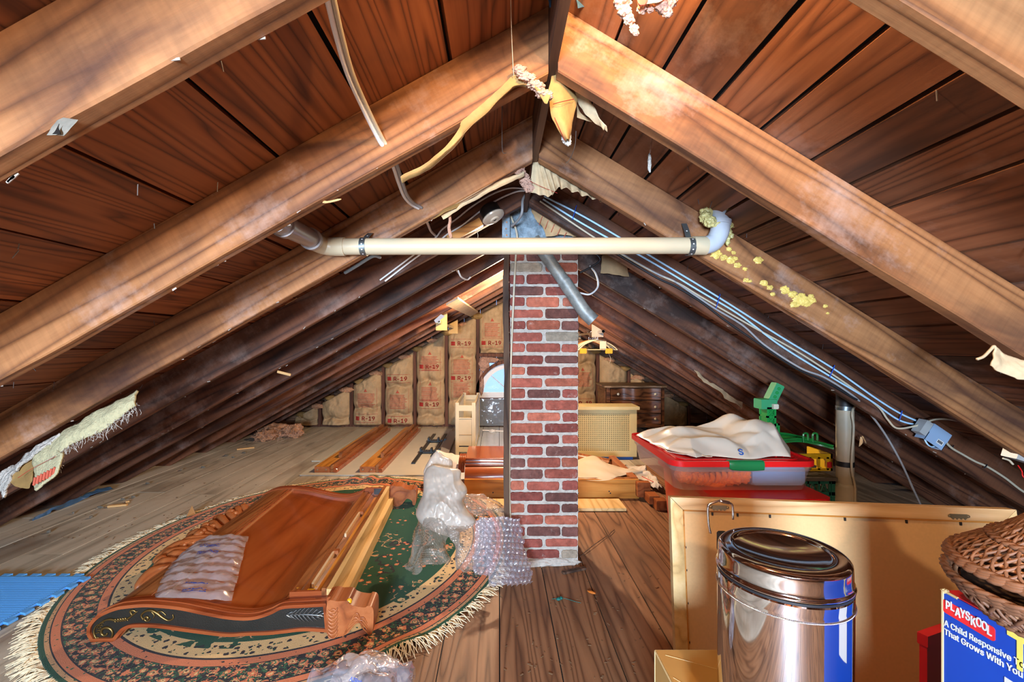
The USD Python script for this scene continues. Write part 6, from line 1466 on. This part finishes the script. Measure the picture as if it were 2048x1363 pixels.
for k in range(12):
    t = k / 11; u = 1362 + 130 * t; oc_.append(tube(spline([P(u, 940 + 6 * math.sin(t * 5), 2.175), P(u + 4, 950 + 6 * math.sin(t * 5), 2.17), P(u - 2, 962 + 5 * math.sin(t * 4), 2.18)], 5), np.interp(np.linspace(0, 1, 11), [0, .5, 1], [.006, .014, .006]), 8))
oc_.append(blob(P(1430, 966, 2.21), (.05, .04, .022), .2, 3, 3, 515))
part(ocx, 'cloth', cat(*oc_), 'orange_cloth', smooth=True)
single('folded_blue_cloth', box(1.20, 1.450, 2.155, 2.60, .614, .706, .015), 'blue_cloth', 'folded pale blue cloth in the right half of the clear storage bin', 'cloth', smooth=40)
rb2 = thing('storage_bin', 'red lidded storage bin beneath the clear underbed bin', 'bin', (1.15, 2.45, 0))
part(rb2, 'lid', xf(prism(rrect(.96, 1.49, 2.02, 2.78, .04), .03), None, (0, 0, .565)), 'red_plastic', smooth=40)
part(rb2, 'tub', loft_box(0.0, .565, (1.02, 1.43, 2.08, 2.72), (.98, 1.47, 2.04, 2.76)), 'red_plastic', smooth=40)
# white bag on the lid
bg_ = thing('plastic_bag', 'rumpled white plastic shopping bag spread over the red bin lid', 'bag', (1.15, 2.4, lz + .006))
n1, n2 = 110, 90
gx, gy = np.meshgrid(np.linspace(0, 1, n1), np.linspace(0, 1, n2), indexing='ij')
BX = np.interp(gy, [0, .3, 1], [.935, .86, .82]) * (1 - gx) + np.interp(gy, [0, .3, 1], [1.40, 1.50, 1.62]) * gx
BY = 2.17 + .55 * gy + .03 * np.sin(gx * 9)
ridge_ = np.exp(-((gx - .72 + .18 * (gy - .5)) / .17) ** 2) * .10 + np.exp(-((gx - .93) / .07) ** 2) * .065 + np.exp(-((gx - .30) / .3) ** 2) * .045
env = np.clip(np.minimum(np.minimum(gx * 7, (1 - gx) * 9), np.minimum(gy * 5, (1 - gy) * 6)), 0, 1) ** .7
nz = meshkit.fbm(np.stack([gx * 2.6, gy * 2.6, gx * 0], -1), 2, 61); rd = np.abs(meshkit.fbm(np.stack([gx * 4 + gy * 2, gy * 2.2 - gx, gx * 0], -1), 2, 62) - .5)
BZ = lz + .007 + env * (ridge_ * np.interp(gy, [0, .4, 1], [.35, .9, .8]) + .05 * nz * .8 + .10 * rd)
part(bg_, 'bag', sheet(np.stack([BX + .015 * (nz - .5), BY, BZ], -1), .0012), 'bag_cream', smooth=True)
for q, px in enumerate([[(1300, 885), (1328, 896), (1336, 902), (1370, 908), (1382, 903), (1372, 900), (1392, 901)], [(1316, 880), (1350, 893), (1400, 899), (1430, 900)], [(1390, 902), (1410, 912), (1424, 913)]]):
    part(bg_, 'drawstring', tube(spline([P(u, v, F * (H - lz - .012) / (v - V0)) for u, v in px], 6), .0035, 8, .6), 'bag_cream', smooth=True)
pS = P(1476, 906, 2.165)
part(bg_, 'print', planar_text('S', .028, P(1478, 909, 2.158), np.array([1, 0, 0]), np.array([0, .5, .86]), .0006, True), 'tape_blue', label='blue printed letter')
# milk crates with the toy crane on top
def crate(name, x0, x1, y0, y1, z0, z1, label):
    t = thing(name, label, 'crate', ((x0 + x1) / 2, (y0 + y1) / 2, z0))
    b = .012
    for (a, c) in ((x0, y0), (x1 - b * 2, y0), (x0, y1 - b * 2), (x1 - b * 2, y1 - b * 2)): part(t, 'corner_post', box(a, a + 2 * b, c, c + 2 * b, z0, z1, .003), 'crate_teal')
    for zz in np.linspace(z0, z1 - .02, 4):
        part(t, 'rail_ring', cat(box(x0, x1, y0, y0 + b, zz, zz + .02, .002), box(x0, x1, y1 - b, y1, zz, zz + .02, .002), box(x0, x0 + b, y0, y1, zz, zz + .02, .002), box(x1 - b, x1, y0, y1, zz, zz + .02, .002)), 'crate_teal')
    lat = []
    for k in range(5):
        xa = x0 + (x1 - x0) * (k + .5) / 5
        lat.append(box(xa - .005, xa + .005, y0, y0 + b, z0, z1, .001)); lat.append(box(xa - .005, xa + .005, y1 - b, y1, z0, z1, .001))
        lat.append(tube([(xa - .03, y0 + .006, z0 + .02), (xa + .03, y0 + .006, z1 - .02)], .004, 4)); lat.append(tube([(xa + .03, y0 + .006, z0 + .02), (xa - .03, y0 + .006, z1 - .02)], .004, 4))
        ya = y0 + (y1 - y0) * (k + .5) / 5; lat.append(box(x0, x0 + b, ya - .005, ya + .005, z0, z1, .001)); lat.append(box(x1 - b, x1, ya - .005, ya + .005, z0, z1, .001))
    part(t, 'lattice', cat(*lat), 'crate_teal', kind='stuff')
    part(t, 'bottom', box(x0 + b, x1 - b, y0 + b, y1 - b, z0, z0 + .008), 'crate_teal')
crate('milk_crate', 1.685, 2.012, 2.72, 3.05, 0.0, .235, 'teal plastic lattice crate on the floor between storage bin and standing pipe')
crate('milk_crate', 1.685, 2.012, 2.72, 3.05, .24, .47, 'teal plastic lattice crate stacked upper beside the standing pipe')
single('slate_board', box(1.62, 2.012, 2.70, 3.10, .472, .492, .004), 'slate_grey', 'dark grey board lying on the upper teal crate', 'board')
cy_ = 2.92
tcn = thing('toy_crane', 'green plastic toy crane tower with a curved track on a yellow base', 'toy', P(1590, 915, cy_))
part(tcn, 'yellow_base', cat(box(1.72, 1.735, 2.84, 3.06, .494, .60, .003), box(P(1647, 0, cy_)[0] - .012, P(1647, 0, cy_)[0], 2.84, 3.06, .494, .60, .003), box(1.72, P(1647, 0, cy_)[0], 2.84, 2.852, .57, .60, .003), box(1.72, P(1647, 0, cy_)[0], 2.84, 2.852, .494, .51, .003),
     *[box(1.77 + .055 * k, 1.785 + .055 * k, 2.84, 2.852, .50, .58, .002) for k in range(6)]), 'toy_yellow')
part(tcn, 'red_block', box(P(1636, 0, cy_)[0], P(1645, 0, cy_)[0], 2.836, 2.86, .515, .55, .002), 'toybox_red')
tr = [P(1545, 874, cy_), P(1580, 872, cy_ + .02), P(1615, 878, cy_), P(1646, 886, cy_ - .05)]
for s in (-.09, .09):
    part(tcn, 'track_rail', tube(spline([p + np.array([0, s, 0]) for p in tr], 8), .012, 6, .8), 'toy_green')
tk = spline(tr, 10)
part(tcn, 'track_deck', sheet(np.stack([tk + np.array([0, -.095, -.006]), tk + np.array([0, 0, -.010]), tk + np.array([0, .095, -.006])], 1), .012), 'toy_green', smooth=30)
for u in (1607, 1626): part(tcn, 'hook', cat(*[tube(spline([P(u + s, 884, cy_ - .09), P(u + s, 868, cy_ - .09), P(u + s + 8, 867, cy_ - .09), P(u + s + 9, 880, cy_ - .09)], 5), .006, 6) for s in (0,)]), 'toy_green')
def twr(u0, u1, v0, v1, m, nm, lattice=True, y=cy_):
    a, b = P(u0, v1, y), P(u1, v0, y); d = .045; g_ = []
    w = b[0] - a[0]
    if lattice:
        for xx in (a[0], b[0] - .012): g_.append(box(xx, xx + .012, y - d, y - d + .012, a[2], b[2])); g_.append(box(xx, xx + .012, y + d - .012, y + d, a[2], b[2]))
        k = max(2, int((b[2] - a[2]) / w))
        for q in range(k + 1):
            zz = a[2] + (b[2] - a[2]) * q / k; g_.append(box(a[0], b[0], y - d, y - d + .012, zz - .006, zz + .006)); g_.append(box(a[0], b[0], y + d - .012, y + d, zz - .006, zz + .006)); g_.append(box(a[0], a[0] + .012, y - d, y + d, zz - .006, zz + .006)); g_.append(box(b[0] - .012, b[0], y - d, y + d, zz - .006, zz + .006))
            if q < k:
                z2 = a[2] + (b[2] - a[2]) * (q + 1) / k; g_.append(tube([(a[0] + .006, y - d + .006, zz), (b[0] - .006, y - d + .006, z2)], .005, 4)); g_.append(tube([(b[0] - .006, y - d + .006, zz), (a[0] + .006, y - d + .006, z2)], .005, 4))
        g_.append(box(a[0] + .004, b[0] - .004, y - d + .016, y + d - .016, a[2], b[2]))
    else: g_.append(box(a[0], b[0], y - d, y + d, a[2], b[2], .006))
    part(tcn, nm, cat(*g_), m)
twr(1535, 1551, 846, 882, 'toy_green', 'lower_tower'); twr(1526, 1544, 814, 848, 'toy_green', 'upper_tower')
twr(1515, 1546, 797, 816, 'toy_green_pale', 'crane_cab', False); twr(1539, 1549, 806, 816, 'toy_cream', 'cab_window', False, cy_ - .02)
j0, j1 = P(1540, 800, cy_), P(1556, 768, cy_); dj = j1 - j0; L_ = np.linalg.norm(dj); dj /= L_; sj = np.cross([0, 1, 0], dj)
vj, fj = box(0, L_, -.03, .03, -.028, .028, .006); jb_ = part(tcn, 'jib', (j0 + vj[:, :1] * dj + vj[:, 1:2] * np.array([0, 1.0, 0]) + vj[:, 2:3] * sj, fj), 'toy_green_pale')
for k in range(3):
    c = j0 + dj * L_ * (.25 + .25 * k) + np.array([0, -.031, 0]); part(jb_, 'stud_ring', xf(lathe([(.004, 0), (.010, 0), (.010, .003), (.004, .003)], 14), rot([1, 0, 0], 90), c), 'toy_green')
# standing drain pipe behind the bin
sp_ = thing('standing_pipe', 'aged cream plastic vent pipe rising from floor to roof behind the storage bin', 'pipe', (2.07, 2.72, 0))
px_, py_ = 2.068, 2.72
ztop = zl(px_, RD) - .01
part(sp_, 'pipe', tube([(px_, py_, .02), (px_, py_, .6), (px_, py_, P(0, 812, py_)[2])], .0455, 36), 'pvc_aged', smooth=40)
part(sp_, 'upper_pipe', tube([(px_, py_, P(0, 812, py_)[2]), (px_, py_, ztop)], .045, 36), 'black_rubber', smooth=40, label='black upper section')
part(sp_, 'floor_collar', lathe([(.0456, .0), (.058, 0), (.058, .44), (.0456, .455)], 36, center=(px_, py_, 0)), 'pvc_aged', smooth=40)
part(sp_, 'tape_band', lathe([(.0456, P(0, 931, py_)[2]), (.0475, P(0, 931, py_)[2]), (.0475, P(0, 921, py_)[2]), (.0456, P(0, 921, py_)[2])], 36, center=(px_, py_, 0)), 'black_rubber', smooth=40)
part(sp_, 'clamp', lathe([(.0456, P(0, 819, py_)[2]), (.0478, P(0, 819, py_)[2]), (.0478, P(0, 811, py_)[2]), (.0456, P(0, 811, py_)[2])], 36, center=(px_, py_, 0)), 'strap_metal', smooth=40)
cable('electrical_cable', [P(1716, 808, 2.70), P(1708, 814, 2.68), P(1704, 828, 2.66), P(1707, 850, 2.66), P(1706, 880, 2.66), P(1704, 905, 2.66), P(1703, 930, 2.66), P(1705, 950, 2.66), P(1710, 975, 2.66), P(1709, 1030, 2.66)], .0065, 'cable_cream',
      'cream cable strapped down the right side of the standing vent pipe')
single('paper_scrap', cat(sheet(between([P(1720, 872, 3.0), P(1717, 885, 3.0), P(1718, 893, 3.0)], [P(1724, 872, 2.99), P(1724, 884, 2.98), P(1719, 894, 3.0)], 10, 6, .008, 20, 71), .001), sheet(between([P(1723, 872, 3.0), P(1728, 880, 3.0), P(1732, 887, 3.0)], [P(1726, 872, 2.99), P(1730, 878, 2.98), P(1733, 886, 3.0)], 10, 6, .006, 20, 72), .001)), 'kraft_old',
       'curled dry paper scrap hanging right of the standing vent pipe', 'paper')
# ------------------------------------------------ far half: board with bed rails, frame, radiator cover, dresser
ws_ = thing('white_board', 'large white sheet of board lying on the grey floor under the bed rails', 'board', (-1.33, 5.7, 0))
part(ws_, 'sheet', xf(prism(Polygon([(-1.95, 4.45), (-.70, 4.45), (-.70, 6.95), (-1.93, 6.95)]), .012), None, (0, 0, .002)), 'white_board')
ws2 = thing('white_board', 'second white sheet showing beyond the left side of the bed rails', 'board', (-1.9, 6.0, 0))
part(ws2, 'sheet', xf(prism(Polygon([(-2.06, 5.0), (-1.965, 5.0), (-1.96, 6.98), (-2.16, 6.98)]), .010), None, (0, 0, .002)), 'white_board')
def bed_rail(x, y0, y1, label):
    t = thing('bed_rail', label, 'bed rail', (x + .12, y0, .014), group='bed side rails')
    z = .015
    part(t, 'plank', box(x, x + .155, y0, y1, z, z + .058, .004), 'honey_wood')
    part(t, 'ledger', box(x + .115, x + .150, y0 + .35, y1 - .1, z + .058, z + .115, .004), 'cherry_inner')
    part(t, 'moulding', box(x + .157, x + .185, y0, y1, z, z + .075, .006), 'cherry_inner')
    part(t, 'moulding', box(x + .186, x + .225, y0 - .01, y1, z, z + .04, .010), 'cherry_trim')
    part(t, 'end_plate', box(x, x + .155, y0 - .006, y0 - .0005, z, z + .058, .001), 'carved_wood')
    for d in (.03, .115): part(t, 'bolt', xf(lathe([(0, .004), (.007, .003), (.008, 0)], 14), rot([1, 0, 0], 90), (x + d, y0 - .006, z + .028)), 'brass_grey')
bed_rail(-1.835, 4.53, 6.75, 'left of two honey wood bed side rails lying on the white board')
bed_rail(-1.385, 4.53, 6.75, 'right of two honey wood bed side rails lying on the white board')
bs = thing('bed_slat_hardware', 'black metal bed support bars with two adjustable brackets on the white board', 'hardware', (-.75, 5.3, .014))
part(bs, 'bar', box(-.935, -.895, 4.85, 6.45, .016, .030, .002), 'black_metal')
part(bs, 'bar', box(-.775, -.74, 5.15, 6.45, .016, .030, .002), 'black_metal')
for y in (5.35, 5.95):
    part(bs, 'bracket', cat(box(-.92, -.74, y, y + .05, .03, .044, .002), box(-.89, -.76, y - .05, y, .03, .042, .002)), 'black_metal')
    part(bs, 'bracket_lug', cat(box(-.93, -.91, y - .02, y + .07, .03, .075, .002), box(-.80, -.78, y - .06, y + .02, .03, .08, .002), box(-.72, -.69, y + .0, y + .06, .03, .06, .002)), 'black_metal')
    part(bs, 'bracket_holes', cat(*[xf(lathe([(0, .001), (.004, .001), (.004, 0)], 8), None, (-.90 + .03 * k, y + .025, .044)) for k in range(6)]), 'label_white', kind='stuff')
single('grey_plank', xf(prism(Polygon([(-.69, 4.95), (-.575, 4.95), (-.60, 6.6), (-.715, 6.6)]), .03), None, (0, 0, .015)), 'grey_plank', 'blue grey flat plank lying between black bars and cream frame', 'plank')
# cream open frame
cf = thing('cream_frame_unit', 'tall narrow cream wooden open frame unit with a panelled front near the far window', 'cabinet frame', (-.39, 5.8, 0))
x0, x1, y0, y1, zt = -.506, -.272, 5.27, 6.40, .616
for xx in (x0, x1 - .042):
    for yy in (y0, y1 - .03): part(cf, 'post', box(xx, xx + .042, yy, yy + .03, 0, zt, .003), 'cream_paint')
for xx in (x0 + .008, x1 - .016): part(cf, 'post_bead', box(xx, xx + .006, y0 - .006, y0, .0, zt, .002), 'cream_paint')
for z0, z1 in ((.045, .10), (.52, .585)):
    part(cf, 'front_rail', box(x0 + .042, x1 - .042, y0 + .002, y0 + .026, z0, z1, .003), 'cream_paint')
    part(cf, 'back_rail', box(x0 + .042, x1 - .042, y1 - .026, y1 - .002, z0, z1, .003), 'cream_paint')
part(cf, 'front_panel', box(x0 + .042, x1 - .042, y0 + .010, y0 + .020, .115, .43), 'cream_panel')
part(cf, 'panel_rail', box(x0 + .044, x1 - .044, y0 + .006, y0 + .010, .24, .245), 'kraft_dark')
part(cf, 'panel_rail', box(x0 + .042, x1 - .042, y0 + .004, y0 + .022, .43, .44, .002), 'cream_paint')
part(cf, 'panel_gap', box(x0 + .042, x1 - .042, y0 + .012, y0 + .018, .102, .114), 'point_black')
for xx in (x0, x1 - .02):
    for z0, z1 in ((.045, .09), (zt - .05, zt - .005)): part(cf, 'side_rail', box(xx, xx + .02, y0 + .03, y1 - .03, z0, z1, .003), 'cream_paint')
part(cf, 'side_panel', box(x0 + .006, x0 + .012, y0 + .03, y1 - .03, .09, zt - .05), 'white_paint')
part(cf, 'side_panel', box(x1 - .012, x1 - .006, y0 + .03, y1 - .03, .09, zt - .05), 'white_paint')
part(cf, 'back_panel', box(x0 + .03, x1 - .03, y1 - .016, y1 - .010, .10, .53), 'cream_panel')
single('white_clip', cat(blob(P(985, 862, 6.7), (.05, .04, .03), .3, 3, 2, 7), tube([P(965, 860, 6.75), P(1008, 862, 6.75)], .012, 6)), 'white_paint', 'small white plastic bits on the floor below the far window', 'scrap')

# ------------------------------------------------ footboard behind the chimney, papers
fb = thing('sleigh_footboard', 'honey and cherry wood sleigh footboard lying on the floor behind the chimney', 'footboard', (.45, 4.05, 0))
fx0, fx1 = -.29, 1.17
part(fb, 'bottom_board', box(fx0, fx1, 3.80, 3.83, .0, .158, .003), 'honey_wood_x')
cvp = [(3.835, .10), (3.832, .155), (3.845, .20), (3.875, .235), (3.915, .25), (3.915, .10)]
def along_x(yz, x0, x1):
    v, f = vf(prism(Polygon(yz).buffer(0), x1 - x0)); return np.stack([v[:, 2] + x0, v[:, 0], v[:, 1]], 1), f
part(fb, 'curved_face', along_x(cvp, fx0, .30), 'cherry_trim', smooth=30)
for z, r in ((.160, .008), (.252, .008), (.275, .007), (.298, .009)): part(fb, 'moulding', tube([(fx0, 3.838 + (z - .16) * .65, z), (.30, 3.838 + (z - .16) * .65, z)], r, 10), 'cherry_trim', smooth=True)
part(fb, 'top_panel', along_x([(3.915, .24), (3.925, .30), (4.36, .315), (4.36, .24)], fx0, .30), 'cherry')
for k in range(4): part(fb, 'corner_flute', tube(spline([(fx0 - .012 - .014 * k, 3.86, .20), (fx0 - .004 - .014 * k, 3.89, .30), (fx0 + .0 - .014 * k, 3.95, .335)], 5), .008, 8), 'cherry_trim', smooth=True)
part(fb, 'inner_rail', box(.30, fx1, 3.83, 3.86, .09, .162, .003), 'cherry_inner')
part(fb, 'panel', box(.30, fx1 - .03, 3.86, 4.40, .05, .085, .003), 'cherry_inner')
part(fb, 'end_rail', box(fx1 - .06, fx1, 3.84, 4.6, .02, .165, .004), 'carved_wood')
part(fb, 'foot', cat(box(fx1 - .03, fx1 + .075, 3.74, 3.80, .03, .150, .008), box(fx1 + .02, fx1 + .10, 3.60, 3.75, .02, .085, .006), box(fx1 + .05, fx1 + .135, 3.52, 3.61, .0, .075, .006)), 'carved_wood')
part(fb, 'screw_hole', cat(*[xf(lathe([(0, .0015), (.006, .001), (.006, 0)], 10), rot([1, 0, 0], 90), p) for p in ((.60, 3.7995, .055), (.66, 3.7995, .045), (.92, 3.7995, .06), (.93, 3.7995, .045), (-.05, 3.7995, .05))]), 'point_black', kind='stuff')
part(fb, 'rolled_top', tube([(.72, 4.52, .17), (1.05, 4.30, .15)], .055, 20), 'cherry_inner', smooth=True)
single('pine_board', box(-.10, .98, 3.50, 3.72, .004, .026, .003), 'pine_light', 'flat pale pine board on the floor in front of the footboard', 'board')
single('paper_sheet', sheet(between([G(1150, 922, .20), P(1188, 910, 4.35), P(1215, 928, 4.2), P(1250, 936, 4.15), P(1284, 946, 4.05)], [P(1120, 962, 3.80), P(1180, 961, 3.80), P(1218, 959, 3.80), P(1250, 950, 3.95), P(1285, 947, 4.04)], 40, 20, .02, 6, 81, sag=(0, 0, .02)), .0012), 'paper_cream',
       'cream sheet of packing paper lying over the footboard right of the chimney', 'paper', smooth=True)
single('packing_foam', sheet(between([P(872, 900, 4.2), P(890, 902, 4.2), P(935, 912, 4.2), P(950, 918, 4.2)], [P(866, 942, 3.9), P(880, 946, 3.9), P(915, 935, 3.9), P(940, 922, 4.1)], 30, 16, .03, 8, 82, sag=(0, -.03, .02)), .004), 'paper_white', 'white foam packing sheet over the left end of the footboard', 'packing', smooth=True)
for k, (A, B, lab) in enumerate([([(1250, 924), (1290, 928), (1290, 938)], [(1252, 936), (1280, 942), (1292, 946)], 'crumpled white paper beside the footboard end, rear piece'), ([(1266, 938), (1300, 940), (1320, 962), (1325, 966)], [(1275, 950), (1296, 955), (1300, 968), (1318, 974)], 'crumpled white and red wrapper beside the footboard end, front piece')]):
    pth = thing('crumpled_paper', lab, 'paper', G(B[0][0], B[0][1] + 20))
    part(pth, 'sheet', sheet(between([G(u, v + 6, .07) for u, v in A], [G(u, v + 6, .02) for u, v in B], 30, 16, .05, 9, 83 + k, sag=(0, 0, .04)), .0015), 'paper_white', smooth=True)
    if k: part(pth, 'red_stripe', tube(spline([G(1284, 952, .09), G(1300, 960, .08), G(1320, 968, .06)], 6), .006, 6, .3), 'red_plastic', smooth=True)
single('glass_shard', sheet(between([G(1216, 1015, .004), G(1238, 1013, .004)], [G(1234, 1020, .004), G(1236, 1019, .004)], 6, 5), .003), 'white_paint', 'small pale triangular shard at the edge of the pine board', 'scrap')

# ------------------------------------------------ radiator cover
rc_ = thing('radiator_cover', 'cream painted radiator cover with a perforated front right of the chimney', 'radiator cover', (1.03, 5.2, 0))
x0, x1, y0, y1, zt = .45, 1.545, 5.10, 5.36, .560
part(rc_, 'top', box(x0 - .02, x1 + .025, y0 - .025, y1 + .02, zt, zt + .035, .006), 'radiator_paint')
part(rc_, 'front_frame', box(x0, x1, y0, y0 + .02, zt - .045, zt, .003), 'radiator_paint')
part(rc_, 'front_frame', box(x0, x1, y0, y0 + .02, .03, .095, .003), 'radiator_paint')
part(rc_, 'front_frame', box(x1 - .075, x1, y0, y0 + .02, .095, zt - .045, .003), 'radiator_paint')
part(rc_, 'front_frame', box(x0, x0 + .07, y0, y0 + .02, .095, zt - .045, .003), 'radiator_paint')
part(rc_, 'side', box(x1 - .018, x1, y0 + .021, y1, .03, zt, .003), 'radiator_paint')
part(rc_, 'side', box(x0, x0 + .018, y0 + .021, y1, .03, zt, .003), 'radiator_paint')
gr_ = []
for k in range(int((x1 - x0 - .145) / .0215) + 1): xx = x0 + .07 + k * .0215; gr_.append(box(xx - .006, xx + .006, y0 + .006, y0 + .009, .09, zt - .04))
for k in range(int((zt - .14) / .0215) + 1): zz = .095 + k * .0215; gr_.append(box(x0 + .06, x1 - .06, y0 + .0055, y0 + .0085, zz - .006, zz + .006))
part(rc_, 'perforated_grille', cat(*gr_), 'radiator_grille', kind='stuff')
part(rc_, 'inner_back', box(x0 + .02, x1 - .02, y0 + .05, y0 + .055, .05, zt - .01), 'radiator_dark')
part(rc_, 'masking_tape', box(.98, 1.50, y0 - .002, y0 + .012, .0, .03, .001), 'tape_blue', label='strip of blue masking tape along the foot')
# ------------------------------------------------ dresser
dr = thing('dresser', 'dark wood serpentine front dresser with white knobs against the far gable wall', 'dresser', (1.9, 6.55, 0))
x0, x1, y0, y1, zt = 1.485, 2.285, 6.30, 6.86, .70
wave = lambda x: -.030 * np.cos((x - x0) / (x1 - x0) * 4 * np.pi) * np.sin(np.pi * (x - x0) / (x1 - x0)) ** .3 - .02
xx = np.linspace(x0 + .055, x1 - .055, 40)
part(dr, 'side', box(x0, x0 + .025, y0, y1, .13, zt, .004), 'dresser_wood'); part(dr, 'side', box(x1 - .025, x1, y0, y1, .13, zt, .004), 'dresser_wood')
part(dr, 'side_panel', box(x0 - .004, x0, y0 + .06, y1 - .06, .18, zt - .06, .002), 'dresser_wood')
part(dr, 'carcass', box(x0 + .025, x1 - .025, y0 + .03, y1, .14, zt - .004), 'dresser_wood')
topo = [(x0 - .03, y1)] + [(x, y0 + wave(x) - .02) for x in np.linspace(x0 - .03, x1 + .03, 41)] + [(x1 + .03, y1)]
topo = [(x0 - .03, y1), (x0 - .03, y0 - .03)] + [(x, y0 + wave(x) - .025) for x in xx] + [(x1 + .03, y0 - .03), (x1 + .03, y1)]
part(dr, 'top', xf(prism(Polygon(topo).buffer(0), .022), None, (0, 0, zt)), 'dresser_top')
for (a, b) in ((.53, .685), (.35, .515), (.20, .335)):
    po = [(x, y0 + wave(x)) for x in xx] + [(xx[-1], y0 + .03), (xx[0], y0 + .03)]
    d_ = part(dr, 'drawer', xf(prism(Polygon(po), b - a), None, (0, 0, a)), 'dresser_wood', smooth=30)
    for kx in (x0 + .16, x1 - .13):
        part(d_, 'knob', xf(lathe([(0, .03), (.012, .029), (.019, .022), (.016, .012), (.008, .006), (.010, 0)], 20), rot([1, 0, 0], 90), (kx, y0 + float(wave(np.array(kx))), (a + b) / 2)), 'knob_white', smooth=True, label='round white porcelain knob')
for kx in (x0, x1 - .05):
    part(dr, 'front_post', box(kx, kx + .05, y0 - .012, y0 + .03, .0, zt, .006), 'dresser_wood'); part(dr, 'leg', box(kx, kx + .05, y1 - .05, y1, 0, .14, .005), 'dresser_wood')
ap = [(x0 + .05, .20), (x1 - .05, .20)] + [(x, .17 - .05 * (abs(math.sin((x - x0) / (x1 - x0) * 3 * np.pi))) + .02) for x in np.linspace(x1 - .05, x0 + .05, 30)]
part(dr, 'scalloped_apron', to_xz(prism(Polygon(ap).buffer(0), .02), y0 + .02), 'dresser_wood')
# ------------------------------------------------ closet poles, hangers, brace
def pole(nm, xc, zc, ya, yb, ends, m, label):
    t = thing(nm, label, 'closet pole', (xc, ya, zc))
    part(t, 'pole', pipe(np.linspace((xc, ya - .22, zc), (xc, yb + .10, zc), 6), .017, .003, 24), 'chrome_tube', smooth=40)
    for y in (ya, yb):
        part(t, 'bracket', to_xz(prism(Polygon(ends), .012), y + .006), m, label='square plywood bracket' if m == 'bracket_ply' else 'pale cut board bracket')
    return t
pole('closet_pole', -.64, 1.533, 5.05, 6.35, [(-.70, 1.445), (-.575, 1.445), (-.575, 1.640), (-.70, 1.575)], 'bracket_ply', 'chrome closet pole in plywood brackets under the left slope near the far wall')
pole('closet_pole', 1.085, 1.425, 4.95, 6.3, [(1.01, 1.370), (1.135, 1.370), (1.135, 1.435), (1.03, 1.50), (1.01, 1.51)], 'bracket_white', 'closet pole with a pale bracket and hangers right of the chimney')
def hanger(y, m, rz, label, k):
    t = thing('clothes_hanger', label, 'hanger', (1.085, y, 1.30), group=None)
    c = np.array([1.085, y, 1.425]); R = rot([0, 0, 1], rz)
    hook = [(0.0, 0, -.085), (0, 0, -.05), (.020, 0, -.028), (.024, 0, .004), (0, 0, .024), (-.023, 0, .006)]
    sh = [(0, 0, -.085), (.06, 0, -.10), (.14, 0, -.135), (.205, 0, -.185), (.21, 0, -.20)]
    def place_(p): return np.array(p) @ R.T + c
    part(t, 'hook', tube(spline(place_(hook), 6), .0025, 7), 'steel_wire', smooth=True)
    part(t, 'arms', cat(tube(spline(place_(sh), 6), .006, 8), tube(spline(place_([(-a, b, cc) for a, b, cc in sh]), 6), .006, 8)), m, smooth=True)
    part(t, 'bar', tube(place_([(-.20, 0, -.195), (.20, 0, -.195)]), .004, 8), m, smooth=True)
    return t, place_
hl = ['cream plastic hanger, nearest on the right closet pole', 'cream plastic hanger, second on the right closet pole', 'cream plastic hanger, third on the right closet pole', 'cream plastic hanger, fourth on the right closet pole', 'cream plastic hanger, farthest on the right closet pole']
for k, (y, rz) in enumerate([(5.05, 14), (5.12, -8), (5.20, 5), (5.29, -14), (5.40, 10)]): hanger(y, 'hanger_cream', rz, hl[k], k)
hanger(5.5, 'hanger_wood', -4, 'orange wooden hanger behind the cream hangers on the right pole', 9)
t, pl_ = hanger(5.0, 'hanger_cream', -3, 'clip hanger with yellow clips and a card on the right closet pole', 10)
for x in (-.16, .12): part(t, 'clip', xf(box(-.035, .035, -.02, .02, -.235, -.18, .006), None, pl_((x, -.01, 0)) - [0, 0, 0]), 'clip_yellow', label='yellow plastic clip')
part(t, 'card', sheet(np.array([[pl_((.02 + .07 * a, -.012, -.10 - .085 * b)) for b in np.linspace(0, 1, 3)] for a in np.linspace(0, 1, 3)]), .0012), 'paper_cream')
part(t, 'string', tube(spline([pl_((.12, 0, -.235)), pl_((.14, 0, -.29)), pl_((.13, 0, -.34))], 5), .002, 5), 'cable_cream')
br = thing('brace_board', 'weathered grey brace board nailed under the left rafters behind the chimney', 'brace', (-.42, 5.4, 1.78))
xa, ya, za = -.44, 4.26, zl(-.44) - .004; xb, yb, zb_ = -.36, 6.62, zl(-.36) - .004
d = np.array([xb - xa, yb - ya, 0.0]); 
def bq(x, y, s, up): return (x + s, y, zl(x + s) + up)
vv = np.array([bq(xa, ya, s, u) for s in (-.055, .055) for u in (-.030, -.010)] + [bq(xb, yb, s, u) for s in (-.055, .055) for u in (-.030, -.010)])
hb_ = trimesh.convex.convex_hull(vv); part(br, 'board', (np.array(hb_.vertices), np.array(hb_.faces)), 'brace_wood')
single('window_stop', box(.105, .12, 6.9, 6.93, .05, 1.17, .003), 'honey_wood_x', 'thin upright wooden strip left of the chimney before the far window', 'strip')
